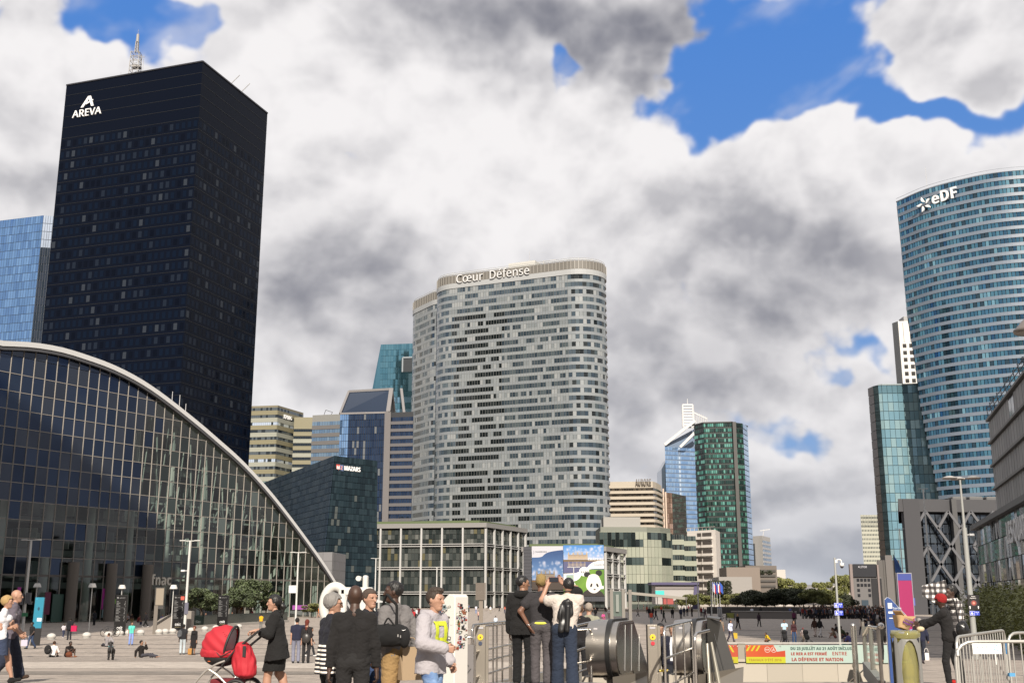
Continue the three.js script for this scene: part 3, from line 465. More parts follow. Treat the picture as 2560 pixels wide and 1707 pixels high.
function gridBlock(label,front,side,yTop,rowsY,limit,extra){
const plan=[...front,...side,[side[side.length - 1][0]- 30,side[side.length - 1][1]- 14],[front[0][0],front[0][1]- 34]];
const t=building('glass_pavilion',label,plan),set=new Panes(t),wf=mat(0.45,0.445,0.435,0.5),gl=[mat(0.06,0.072,0.07,0.05,0.4),mat(0.085,0.098,0.095,0.06,0.4),mat(0.04,0.05,0.05,0.05,0.4),mat(0.11,0.122,0.116,0.08,0.4)],yel=mat(0.11,0.1,0.055,0.3),pale=mat(0.12,0.125,0.115,0.4);
putW('core',prism(inset(plan,0.8),BASE,yTop - 1),mat(0.03,0.03,0.03,0.6),t);
const walls=[...front,...side].slice(0,-1).map((a,i)=>[a,[...front,...side][i + 1]]);
walls.forEach(([A,B],w)=>{
const len=Math.hypot(A[0]- B[0],A[1]- B[1]),bays=Math.max(1,Math.round(len / 7.2)),n=V(-(B[1]- A[1]),0,B[0]- A[0]).normalize();
for(let b=0;b<=bays;b++){const q=lerp2(A,B,b / bays);if(b<bays||w===walls.length - 1)putW('column',box(0.55,yTop - BASE - 1,0.7,q[0]+ n.x*0.6,(yTop + BASE - 1)/ 2,q[1]+ n.z*0.6,-Math.atan2(B[1]- A[1],B[0]- A[0])),wf,t);}
rowsY.forEach((y,r)=>{if(r)putW('rail',[-0.35,0.35].map((o)=>beam(V(A[0]+ n.x*0.7,y + o,A[1]+ n.z*0.7),V(B[0]+ n.x*0.7,y + o,B[1]+ n.z*0.7),0.4,0.2)),wf,t);});
for(let r=0;r<rowsY.length;r++){
const y0=rowsY[r]+ 0.4,y1=(r + 1<rowsY.length?rowsY[r + 1]:yTop - 1.6)- 0.4,sub=r?3:1;
grid(set,...vq(A,B,y0,y1),bays*6,sub,{gx:0.12,gy:0.1,out:0.05,tilt:0.006,pick:(i,j)=>{if(extra?.skip&&extra.skip(w,i /(bays*6),(y0 +(j + 0.5)/ sub*(y1 - y0))))return null;const q=rnd();return r&&q<0.04?yel:r&&q<0.14?pale:pickFrom(gl);}});
}
});
set.flush(limit);
putW('roof',prism(inset(plan,-1.4),yTop - 1.5,yTop),mat(0.22,0.212,0.205,0.8),t);
putW('roof_garden',prism(inset(plan,3),yTop,yTop + 1),mat(0.1,0.13,0.06,0.9),t);
return t;
}
{
const d=372,yT=heightAt(1307,d),xz=(px,dd)=>[ray(px,1420)[0]*dd,-dd];
const rows=[BASE,heightAt(1482,d),heightAt(1420,d),heightAt(1362,d)];
gridBlock('low dark glass pavilion framed by white columns, below the oval towers',[xz(900,d + 8),xz(1210,d)],[xz(1310,d + 32)],yT,rows,300);
const d2=352,yT2=heightAt(1366,d2),front=[xz(1310,d2 + 3),xz(1510,d2)],sideP=[xz(1558,d2 + 22)];
const r2=[BASE,heightAt(1474,d2),heightAt(1437,d2),heightAt(1398,d2)];
const t=gridBlock('small glass pavilion wrapped in two large travel posters',front,sideP,yT2,r2,200);
const A=front[0],B=front[1];
const castle=(g,x,y,w,h,tone)=>{g.fillStyle=tone;g.fillRect(x,y,w,h);for(let k=0;k<5;k++){const tx=x + w*(k / 4)- w*0.05,tw=w*0.1;g.fillRect(tx,y - h*0.15,tw,h*1.15);g.beginPath();g.moveTo(tx,y - h*0.15);g.lineTo(tx + tw / 2,y - h*0.75);g.lineTo(tx + tw,y - h*0.15);g.fill();}for(let k=0;k<9;k++){const tx=x + w*(0.3 + 0.05*k);g.fillRect(tx,y - h*(0.5 + 0.35*Math.abs(Math.sin(k*2.3))),w*0.018,h*0.9);}g.fillStyle='rgba(60,50,60,0.7)';for(let k=0;k<14;k++)g.fillRect(x + w*(0.03 + k*0.07),y + h*0.25,w*0.02,h*0.22);g.fillRect(x,y - h*0.02,w,h*0.1);};
const puffs=(g,n,x0,y0,x1,y1)=>{for(let i=0;i<n;i++){const x=rr(x0,x1),y=rr(y0,y1),r=rr(14,46),gr=g.createRadialGradient(x,y,1,x,y,r);gr.addColorStop(0,'rgba(225,215,225,0.5)');gr.addColorStop(1,'rgba(225,215,225,0)');g.fillStyle=gr;g.fillRect(x - r,y - r,2*r,2*r);}};
const left=canvasTex(512,700,(g,w,h)=>{const s=g.createLinearGradient(0,0,0,h);s.addColorStop(0,'#15386e');s.addColorStop(0.6,'#5a80b0');s.addColorStop(1,'#8a93ac');g.fillStyle=s;g.fillRect(0,0,w,h);puffs(g,60,0,h*0.35,w,h*0.8);g.fillStyle='#6d6258';castle(g,w*0.16,h*0.64,w*0.55,h*0.14,'#8d8070');g.fillStyle='#40342c';g.fillRect(0,h*0.78,w,h*0.22);g.fillStyle='#6a4b22';g.fillRect(0,h*0.79,w,h*0.03);g.fillStyle='#c9c9d2';g.beginPath();g.moveTo(0,0);g.lineTo(w,0);g.lineTo(w,h*0.09);g.bezierCurveTo(w*0.5,h*0.12,w*0.45,h*0.16,w*0.36,h*0.22);g.bezierCurveTo(w*0.32,h*0.26,w*0.2,h*0.26,0,h*0.26);g.fill();g.fillStyle='#55585f';g.font='bold 36px sans-serif';g.fillText('CHAMBORD',46,h*0.15);g.fillRect(28,h*0.1,5,60);});
const right=canvasTex(760,1024,(g,w,h)=>{
const s=g.createLinearGradient(0,0,0,h*0.4);s.addColorStop(0,'#3f82cc');s.addColorStop(1,'#d8d4e4');g.fillStyle=s;g.fillRect(0,0,w,h*0.42);puffs(g,80,0,20,w,h*0.3);
castle(g,w*0.13,h*0.19,w*0.45,h*0.09,'#b9a68e');g.fillStyle='#6f5a3c';g.fillRect(0,h*0.285,w,h*0.04);g.fillStyle='#57597f';g.fillRect(0,h*0.325,w,h*0.22);g.globalAlpha=0.5;castle(g,w*0.13,h*0.36,w*0.4,h*0.06,'#b9a68e');g.globalAlpha=1;
g.fillStyle='#f4f0ea';g.font='bold 60px serif';g.fillText('CHATEAU',w*0.6,h*0.3);
const gg=g.createLinearGradient(0,h*0.5,w,h);gg.addColorStop(0,'#3d5a18');gg.addColorStop(0.5,'#6f9a30');gg.addColorStop(1,'#3f6a1c');g.fillStyle=gg;g.fillRect(0,h*0.6,w,h*0.4);g.fillRect(w*0.55,h*0.48,w*0.45,h*0.2);
for(let i=0;i<500;i++){g.strokeStyle=`rgba(${Math.floor(rr(60, 150))},${Math.floor(rr(110, 190))},40,0.4)`;const x=rr(0,w),y=rr(h*0.66,h*0.98);g.beginPath();g.moveTo(x,y);g.lineTo(x + rr(-20,20),y - rr(10,40));g.stroke();}
g.fillStyle='#f1f1f4';g.beginPath();g.moveTo(0,h*0.56);g.lineTo(w*0.3,h*0.55);g.lineTo(w*0.46,h*0.5);g.lineTo(w*0.42,h*0.62);g.bezierCurveTo(w*0.35,h*0.7,w*0.3,h*0.72,0,h*0.72);g.fill();
g.fillStyle='#9db5a0';g.fillRect(w*0.07,h*0.59,w*0.18,h*0.1);g.strokeStyle='#4a7ba6';g.lineWidth=6;g.strokeRect(w*0.07,h*0.59,w*0.18,h*0.1);
g.fillStyle='#f3f3f5';g.beginPath();g.moveTo(w*0.58,h*0.45);g.bezierCurveTo(w*0.66,h*0.34,w*0.78,h*0.31,w,h*0.3);g.lineTo(w,h*0.46);g.bezierCurveTo(w*0.8,h*0.46,w*0.7,h*0.46,w*0.64,h*0.48);g.fill();
g.fillStyle='#5b6470';g.font='bold 46px sans-serif';g.fillText('CHAMBORD',w*0.71,h*0.405);g.fillRect(w*0.68,h*0.36,6,50);
g.fillStyle='#f5f5f2';g.beginPath();g.arc(w*0.51,h*0.52,w*0.125,0,7);g.fill();g.fillStyle='#8f9398';g.font='bold 40px sans-serif';g.fillText('\u00c0',w*0.43,h*0.495);g.fillStyle='#4b5058';g.font='bold 62px sans-serif';g.fillText('PARIS',w*0.42,h*0.555);
g.fillStyle='#ffffff';g.font='bold 78px sans-serif';g.fillText('700',w*0.12,h*0.8);g.font='bold 34px sans-serif';g.fillText('150',w*0.14,h*0.735);
g.fillStyle='#141414';g.beginPath();g.ellipse(w*0.58,h*0.58,w*0.08,h*0.05,0,0,7);g.ellipse(w*0.87,h*0.55,w*0.08,h*0.06,0,0,7);g.fill();g.fillStyle='#2a2120';g.beginPath();g.moveTo(w*0.44,h);g.bezierCurveTo(w*0.5,h*0.82,w*0.9,h*0.8,w,h);g.fill();
g.fillStyle='#ece8e2';g.beginPath();g.moveTo(w*0.62,h*0.6);g.bezierCurveTo(w*0.7,h*0.55,w*0.82,h*0.56,w*0.87,h*0.62);g.bezierCurveTo(w*0.95,h*0.75,w*0.97,h*0.84,w*0.86,h*0.9);g.bezierCurveTo(w*0.78,h*0.97,w*0.66,h*0.95,w*0.6,h*0.88);g.bezierCurveTo(w*0.52,h*0.82,w*0.55,h*0.7,w*0.62,h*0.6);g.fill();
g.fillStyle='#1b1a1c';g.beginPath();g.ellipse(w*0.68,h*0.79,w*0.025,h*0.04,0.3,0,7);g.fill();g.beginPath();g.ellipse(w*0.83,h*0.79,w*0.025,h*0.04,-0.35,0,7);g.fill();g.fillStyle='#3a2c2a';g.beginPath();g.ellipse(w*0.76,h*0.868,w*0.03,h*0.012,0,0,7);g.fill();g.fillStyle='#8c827c';g.fillRect(w*0.756,h*0.87,5,26);g.fillStyle='#f7f7f7';g.fillRect(w*0.91,h*0.8,w*0.07,h*0.06);
});
const pat=canvasTex(128,256,(g,w,h)=>{g.fillStyle='#37383f';g.fillRect(0,0,w,h);g.fillStyle='#56575f';for(let j=0;j<16;j++)for(let i=0;i<8;i++){g.beginPath();g.moveTo(i*16 + 8*(j % 2),j*16);g.lineTo(i*16 + 8 + 8*(j % 2),j*16 + 8);g.lineTo(i*16 + 8*(j % 2),j*16 + 15);g.fill();}});
pat.wrapS=pat.wrapT=THREE.RepeatWrapping;
const poster=(px0,px1,py0,py1,tex,name,lb)=>{const[s0]=onPlane(px0,1430,A,B),[s1]=onPlane(px1,1430,A,B),y1=heightAt(py0,d2),y0=heightAt(py1,d2),g=new THREE.BoxGeometry(s1 - s0,y1 - y0,0.2);g.translate((s1 - s0)/ 2,(y1 - y0)/ 2,0);const m=new THREE.MeshStandardMaterial({map:tex,roughness:0.7,color:col(0.62,0.62,0.62)});const o=putW(name,onWall(g,A,B,s0,y0,1.4),m,t);o.userData.label=lb;};
poster(1331,1409,1365,1474,left,'poster','travel poster of a castle under blue sky');poster(1410,1511,1363,1490,right,'poster','travel poster of a castle above a panda photograph');poster(1310,1330,1366,1500,pat,'patterned_panel');poster(1440,1511,1491,1503,pat,'patterned_panel');
}
// towers on the right
{
const pts0=[[163.3,-444],[170.7,-428.8],[180.4,-418.5],[189.8,-411.6],[200.8,-408],[213,-407.3],[226,-409.5],[238,-416]];
const curve=new THREE.CatmullRomCurve3(pts0.map(([x,z])=>V(x,0,z)),false,'centripetal'),Ltot=curve.getLength(),h=165;
const at=(s)=>{const p=curve.getPointAt(clamp(s / Ltot));return[p.x,p.z];};
const sAtPx=(px,py)=>{const a=ray(px,py)[0];let best=0,be=9;for(let s=0;s<Ltot;s +=0.1){const q=at(s),e=Math.abs(q[0]/ -q[1]- a);if(e<be){be=e;best=s;}}return best;};
const edge=[[2243,505],[2254,614],[2269,779],[2288,897],[2301,1000],[2322,1110],[2343,1212],[2352,1260]].map(([x,y])=>{const s=sAtPx(x,y),q=at(s);return[EYE + ray(x,y)[1]*-q[1],s];});
const sL=(y)=>{for(let i=0;i<edge.length - 1;i++)if(y<=edge[i][0]&&y>=edge[i + 1][0])return lerp(edge[i][1],edge[i + 1][1],(edge[i][0]- y)/(edge[i][0]- edge[i + 1][0]));return y>edge[0][0]?0:edge[edge.length - 1][1];};
const t=building('office_tower','curved blue glass tower with white bands and an emblem near its roof',pts0);
const set=new Panes(t),step=1.36,nf=49,fh=(h - BASE)/ nf;
const te=[mat(0.085,0.21,0.3,0.05,0.85),mat(0.065,0.17,0.25,0.05,0.85),mat(0.11,0.26,0.34,0.05,0.85),mat(0.05,0.125,0.2,0.05,0.85)],dk=mat(0.03,0.06,0.085,0.05,0.6),lt=mat(0.22,0.42,0.5,0.06,0.85),sp=[mat(0.165,0.2,0.25,0.4),mat(0.175,0.21,0.26,0.4)];  // sp band tones carry bluish sky-lit shade in their colour
const cores=[];
for(let j=6;j<nf;j++){
const y0=BASE + j*fh,y1=y0 + fh,yw=y0 + fh*0.4,s0=sL(y0 + fh / 2),n0=Math.ceil(s0 / step),line=[at(s0)];
for(let k=n0;k*step<Ltot - 0.3;k++)if(k*step - s0>0.25)line.push(at(k*step));
const band=(ya,yb,out)=>{const f=[];for(let i=0;i<line.length - 1;i++){const[a,b]=[line[i],line[i + 1]],n=V(-(b[1]- a[1]),0,b[0]- a[0]).normalize().multiplyScalar(out);f.push([V(a[0]+ n.x,ya,a[1]+ n.z),V(b[0]+ n.x,ya,b[1]+ n.z),V(b[0]+ n.x,yb,b[1]+ n.z),V(a[0]+ n.x,yb,a[1]+ n.z)],[V(a[0],yb,a[1]),V(a[0]+ n.x,yb,a[1]+ n.z),V(b[0]+ n.x,yb,b[1]+ n.z),V(b[0],yb,b[1])],[V(a[0],ya,a[1]),V(a[0]+ n.x,ya,a[1]+ n.z),V(b[0]+ n.x,ya,b[1]+ n.z),V(b[0],ya,b[1])]);}const a=line[0];f.push([V(a[0],ya,a[1]),V(a[0]+ 0.05,ya,a[1]+ out),V(a[0]+ 0.05,yb,a[1]+ out),V(a[0],yb,a[1])]);return polyGeom(f);};
putW('spandrel',band(y0,yw,0.3),sp[j % 2],t);
cores.push(band(yw,y1,-0.25));
cores.push(prism([...line,rad(line[line.length - 1],1.02),rad(line[0],1.02)].map(([x,z])=>[x,z - 0.3]),y0,y1,j===nf - 1));
for(let i=0;i<line.length - 1;i++)grid(set,...vq(line[i],line[i + 1],yw,y1),1,1,{gx:0.24,gy:0.02,out:0.02,t:0.05,tilt:0.01,pick:()=>{const r=rnd(),w=noise3(i*0.16,j*0.22,4);return r<0.09?dk:w>0.28&&r<0.7?lt:pickFrom(te);}});
}
set.flush(300);
putW('core',cores,mat(0.05,0.07,0.09,0.5),t);
const rim=[];for(let s=0;s<Ltot;s +=2){const q=at(s);rim.push(V(q[0],h + 0.3,q[1]- 0.2));}putW('roof_edge',[tube(rim,0.4,5,60),tube(rim.map((v)=>V(v.x,v.y + 1.4,v.z)),0.08,4,60)],mat(0.3,0.33,0.38,0.5),t);
const A=at(sAtPx(2300,500)),B=at(sAtPx(2405,480)),w0=onPlane(2338,514,A,B),w1=onPlane(2401,505,A,B),g=letters('eDF',4.6,0.6);g.computeBoundingBox();g.scale((w1[0]- w0[0])/ g.boundingBox.max.x,1,1);g.rotateZ(0.03);
putW('lettering',onWall(g,A,B,w0[0],w0[1],1.4),signWhite,t);
const ce=onPlane(2317,513,A,B),pet=[];for(let k=0;k<5;k++){const a=k*Math.PI*2 / 5 + 0.3,s=new THREE.Shape();s.moveTo(0.9,-0.2);s.bezierCurveTo(1.2,1.2,2.2,1.6,3.2,0.9);s.bezierCurveTo(2.4,0.6,1.8,-0.2,0.9,-0.2);const q=plate(s,0.6);q.rotateZ(a);pet.push(q);}
putW('emblem',onWall(merge(pet),A,B,ce[0],ce[1],1.4),signWhite,t);
putW('aerial',cyl(V(172,h,-432),V(172,h + 11,-432),0.1,0.06,5),mat(0.5,0.5,0.5),t);
}
{
const h=heightAt(806,640),M=atHeight(2246,803,h),L=atHeight(2232,808,h),R=atHeight(2330,800,h),plan=[L,M,R,rad(R),rad(L)];
const t=building('office_tower','white tower with square punched windows behind the curved blue tower',plan),wh=mat(0.58,0.57,0.55,0.5),dk=mat(0.03,0.028,0.026,0.2);
putW('wall',prism(plan,BASE,h),wh,t);const s=Math.hypot(R[0]- M[0],R[1]- M[1]),pit=3.7;
for(let j=0;j<16;j++)for(let i=0;i<Math.floor(s / pit);i++)putW('window',onWall(box(2.1,2.3,0.3,0,0,0),M,R,2.6 + i*pit,h - 15 - j*4.2,0),dk,t);
for(let i=0;i<5;i++)putW('joint',onWall(box(0.25,12,0.2,0,0,0),M,R,2.6 + i*pit,h - 7,0.02),mat(0.2,0.19,0.18,0.8),t);
putW('side_wall',slab(V(L[0],BASE,L[1]),V(M[0],BASE,M[1]),V(M[0],h,M[1]),V(L[0],h,L[1]),V(-0.9,0,0.3).normalize(),0.2),mat(0.12,0.125,0.13,0.6),t);  // left side painted grey, its shade put into the colour
putW('plant_room',box(10,4,8,M[0]+ 10,h + 2,M[1]- 8),mat(0.3,0.3,0.3,0.8),t);
}
{
const d=456,h=heightAt(962,d),pl=[[2206,8],[2209,2.5],[2216,0],[2224,-0.5],[2289,-1],[2385,-6]].map(([px,dz])=>[ray(px,1230)[0]*d,-d - dz]);
const plan=[...pl,rad(pl[5]),rad(pl[0])];
const t=building('office_tower','teal glass tower with rounded corner, left of the curved blue tower',plan),set=new Panes(t),te=[mat(0.2,0.34,0.4,0.08,0.3),mat(0.17,0.31,0.38,0.08,0.3),mat(0.26,0.39,0.42,0.08,0.3)],dk=[mat(0.015,0.03,0.034,0.05,0.4),mat(0.022,0.04,0.044,0.05,0.4)],br=mat(0.09,0.07,0.06,0.3,0.3),top=mat(0.13,0.24,0.29,0.06,0.4);
putW('wall',prism(inset(plan,0.3),BASE,h),mat(0.06,0.09,0.095,0.4,0.5),t);
const nf=24;[[0,1,1],[1,2,1],[2,3,1],[3,4,5],[4,5,9]].forEach(([a,b,n],s)=>grid(set,...vq(pl[a],pl[b],BASE,h),n,nf,{gx:0.14,gy:0.2,tilt:0.008,pick:(i,j)=>s===0?br:s===1?mat(0.06,0.09,0.1,0.05,0.6):j===nf - 1?top:pickFrom(te)}));
set.flush(300);putW('roof_edge',[2,3,4].map((i)=>beam(V(pl[i][0],h,pl[i][1]),V(pl[i + 1][0],h,pl[i + 1][1]),0.8,0.5)),mat(0.25,0.3,0.32,0.4),t);
}
{
const d=232,h=heightAt(1248,d),A=[ray(2262,1350)[0]*d,-d],B=[ray(2520,1350)[0]*d,-d - 3],plan=[A,B,rad(B,1.15),rad(A,1.15)];
const t=building('office_building','grey building with crossed lattice bracing under a flat roof',plan),set=new Panes(t),gl=[mat(0.07,0.085,0.105,0.06,0.6),mat(0.06,0.072,0.09,0.06,0.6),mat(0.08,0.097,0.115,0.06,0.6)],br=mat(0.105,0.107,0.118,0.7);  // greys darkened and cooled, painting in the shade over this building
putW('wall',prism(inset(plan,0.5),BASE,h - 2),mat(0.04,0.042,0.048,0.7),t);
grid(set,...vq([A[0]+ 4,A[1]],B,BASE,h - 3),12,10,{gx:0.22,gy:0.25,tilt:0.003,pick:()=>pickFrom(gl)});set.flush(200);
const L=B[0]- A[0],cw=4.7,ch=7.2,y1=h - 2.5;let n=0;
for(let i=0;i<5;i++)for(let j=0;j<6;j++)for(const s of[-1,1]){
const cx=A[0]+ 4.5 + i*cw +(j % 2)*cw / 2,yt=y1 - j*ch / 2;if(cx + s*cw / 2>B[0]- 0.5||yt - ch / 2<BASE)continue;if((n++*7)% 11===3)continue;
putW('brace',beam(V(cx,yt,A[1]+ 0.7),V(cx + s*cw / 2,yt - ch / 2,A[1]+ 0.7),0.55,0.5),br,t);
}
putW('pier',box(3.4,h - BASE,1.6,A[0]+ 1.6,(h + BASE)/ 2,A[1]+ 0.4),mat(0.05,0.05,0.056,0.8),t);
putW('pier',box(1,h - BASE,1.4,A[0]+ 10.6,(h + BASE)/ 2,A[1]+ 0.2),mat(0.08,0.08,0.082,0.8),t);
putW('roof',prism(inset(plan,-1.6),h - 2.6,h),mat(0.06,0.06,0.066,0.8),t);
putW('roof_unit',[0,1,2,3].map((k)=>rbox(3,1,3,0.3,A[0]+ 14 + k*3.6,h + 0.5,A[1]- 6)),mat(0.11,0.11,0.11,0.7),t);
}
{
const p0=[ray(2560,1258)[0]*126,-126],dir=[14.6,-49],A=[p0[0]+ dir[0]*1.0,p0[1]+ dir[1]*1.0],B=[p0[0]- dir[0]*0.9,p0[1]- dir[1]*0.9],hg=12,plan=[A,B,[B[0]+ 50,B[1]+ 8],[A[0]+ 50,A[1]+ 8]];
const t=building('shopping_mall','shopping mall at right edge, grey ribbed block over mirror glass',plan),set=new Panes(t),gl=[mat(0.3,0.31,0.32,0.07,0.85),mat(0.22,0.24,0.25,0.06,0.85),mat(0.36,0.36,0.37,0.08,0.85),mat(0.1,0.13,0.13,0.05,0.7)],gr=[mat(0.25,0.247,0.245,0.6),mat(0.29,0.285,0.282,0.6)];
putW('wall',prism(inset(plan,0.4),BASE,hg),mat(0.05,0.055,0.055,0.5),t);
grid(set,...vq(A,B,BASE,hg),40,5,{gx:0.08,gy:0.09,tilt:0.018,pick:(i,j)=>j<2&&rnd()<0.5?gl[3]:pickFrom(gl)});
putW('cornice',beam(V(A[0],hg + 0.2,A[1]),V(B[0],hg + 0.2,B[1]),1.6,0.7),mat(0.12,0.12,0.12,0.6),t);
const at=(d)=>{const k=(d - 126)/ 49;return[p0[0]+ dir[0]*k,p0[1]+ dir[1]*k];},U0=at(147),U1=at(85),u0=12.4,u1=24.6,back=[U0[0]+ 40,U0[1]+ 6],up=[U0,U1,[U1[0]+ 40,U1[1]+ 6],back];
putW('upper_wall',prism(inset(up,0.5),u0,u1),mat(0.06,0.06,0.06,0.8),t);
grid(set,...vq(U0,U1,u0 + 0.2,u1),30,4,{gx:0.22,gy:0.35,out:0.05,t:0.12,tilt:0.002,pick:(i,j)=>(j===3&&i>8&&i<11)?mat(0.03,0.035,0.04,0.1):pickFrom(gr)});
set.flush(300);
putW('ledge',[0,1,2,3,4].map((k)=>beam(V(U0[0]- 0.3,u0 + 0.1 + k*3.05,U0[1]),V(U1[0]- 0.3,u0 + 0.1 + k*3.05,U1[1]),0.5,0.28)),mat(0.16,0.155,0.15,0.6),t);
const rl=[];for(let k=0;k<=14;k++){const q=lerp2(U0,U1,k / 14*0.8);rl.push(cyl(V(q[0],u1,q[1]),V(q[0]- 0.3,u1 + 2,q[1]),0.06,0.06,4),box(0.5,0.06,0.06,q[0],u1 + 2,q[1]));}
const e1=lerp2(U0,U1,0.8);for(const y of[0.7,1.4,2])rl.push(beam(V(U0[0],u1 + y,U0[1]),V(e1[0],u1 + y,e1[1]),0.07,0.07));putW('roof_rail',rl,mat(0.1,0.1,0.11,0.5),t);
const s0=onPlane(2532,1300,A,B),g=letters('LES QUATRE',2.6,0.3);g.scale(0.95,1,1);putW('lettering',onWall(g,A,B,s0[0]- 1.2,7.4,0.35),mat(0.75,0.75,0.75,0.5),t);
}
{
const d=330,A=[ray(2132,1450)[0]*d,-d],B=[ray(2205,1450)[0]*d,-d],h=heightAt(1410,d),plan=[A,B,rad(B),rad(A)];
const t=building('office_building','grey office with a dark roof sign, down the esplanade past the crowd',plan),gr=mat(0.13,0.125,0.125,0.8),dk=mat(0.01,0.011,0.016,0.4);
const hm=heightAt(1442,d);putW('wall',prism(plan,BASE,hm),gr,t);
putW('sign_panel',prism([[A[0]+ 0.2,-d + 0.5],[B[0]- 1.5,-d + 0.5],rad([B[0]- 1.5,-d],1.04),rad([A[0]+ 0.2,-d],1.04)],hm,h),dk,t);
putW('side_post',[box(0.8,h - BASE,1,A[0]- 0.3,(h + BASE)/ 2,-d),box(0.5,h - BASE - 0.4,1,B[0]- 1,(h + BASE)/ 2,-d)],mat(0.2,0.16,0.15,0.7),t);
for(let j=0;j<4;j++)for(let i=0;i<4;i++)if(!(j>1&&i>0&&i<3))putW('window',box(0.75,0.8,0.2,A[0]+ 1.6 + i*1.05,hm - 0.9 - j*1.45,-d + 0.02),mat(0.015,0.016,0.02,0.2),t);
putW('dark_bay',box(3,hm - BASE - 0.5,0.3,B[0]- 1.6,(hm + BASE)/ 2 - 0.2,-d + 0.1),mat(0.012,0.012,0.014,0.4),t);
putW('entrance',box(1.9,2.6,0.3,A[0]+ 3.2,BASE + 1.4,-d + 0.1),mat(0.04,0.06,0.08,0.1),t);
const[s0]=onPlane(2144,1420,A,B),[s1]=onPlane(2166,1420,A,B),g=letters('ALSTOM',0.62,0.1);g.computeBoundingBox();g.scale((s1 - s0)/ g.boundingBox.max.x,1,1);putW('lettering',onWall(g,A,B,s0,heightAt(1420,d),0.7),mat(0.35,0.35,0.38,0.6),t);
const A2=[B[0]+ 0.2,-d - 4],B2=[B[0]+ 7,-d - 4],h2=heightAt(1400,d + 4),p2=[A2,B2,rad(B2),rad(A2)],t2=building('office_building','plain brown grey block between the roof sign office and the lattice building',p2);
putW('wall',prism(p2,BASE,h2),mat(0.1,0.093,0.088,0.8),t2);putW('stair_tower',prism([[A2[0]+ 2.5,-d - 3.6],[A2[0]+ 4.6,-d - 3.6],[A2[0]+ 4.6,-d - 8],[A2[0]+ 2.5,-d - 8]],BASE,h2 + 1.4),mat(0.13,0.12,0.115,0.8),t2);
for(let k=0;k<5;k++)putW('joint',box(0.1,h2 - BASE,0.1,A2[0]+ 0.4 + k*1.5,(h2 + BASE)/ 2,-d - 3.96),mat(0.05,0.048,0.045,0.8),t2);
}
{
const d=820,h=heightAt(1287,d),A=atHeight(2152,1287,h),B=atHeight(2203,1287,h),C=atHeight(2215,1292,h),plan=[A,B,C,rad(C,1.03),rad(A,1.03)];
const t=building('office_tower','pale gridded slab tower far behind the roof sign office',plan),set=new Panes(t),w=mat(0.36,0.36,0.3,0.7),dk=[mat(0.09,0.1,0.09,0.1),mat(0.14,0.15,0.13,0.1),mat(0.05,0.06,0.06,0.1)];
putW('wall',prism(plan,BASE,h),w,t);grid(set,...vq(A,B,14,h - 0.5),13,15,{gx:0.5,gy:1.7,out:0.02,tilt:0.003,pick:()=>pickFrom(dk)});grid(set,...vq(B,C,14,h),2,8,{gx:0.3,gy:0.6,tilt:0.003,pick:()=>mat(0.5,0.6,0.65,0.1,0.6)});set.flush(215);
putW('louvre',Array.from({length:14},(_,i)=>onWall(box(0.3,9,0.3,0,0,0),A,B,i*(Math.hypot(B[0]- A[0],B[1]- A[1])/ 13),h - 4.5,0.2)),mat(0.3,0.3,0.26,0.7),t,'stuff');
}
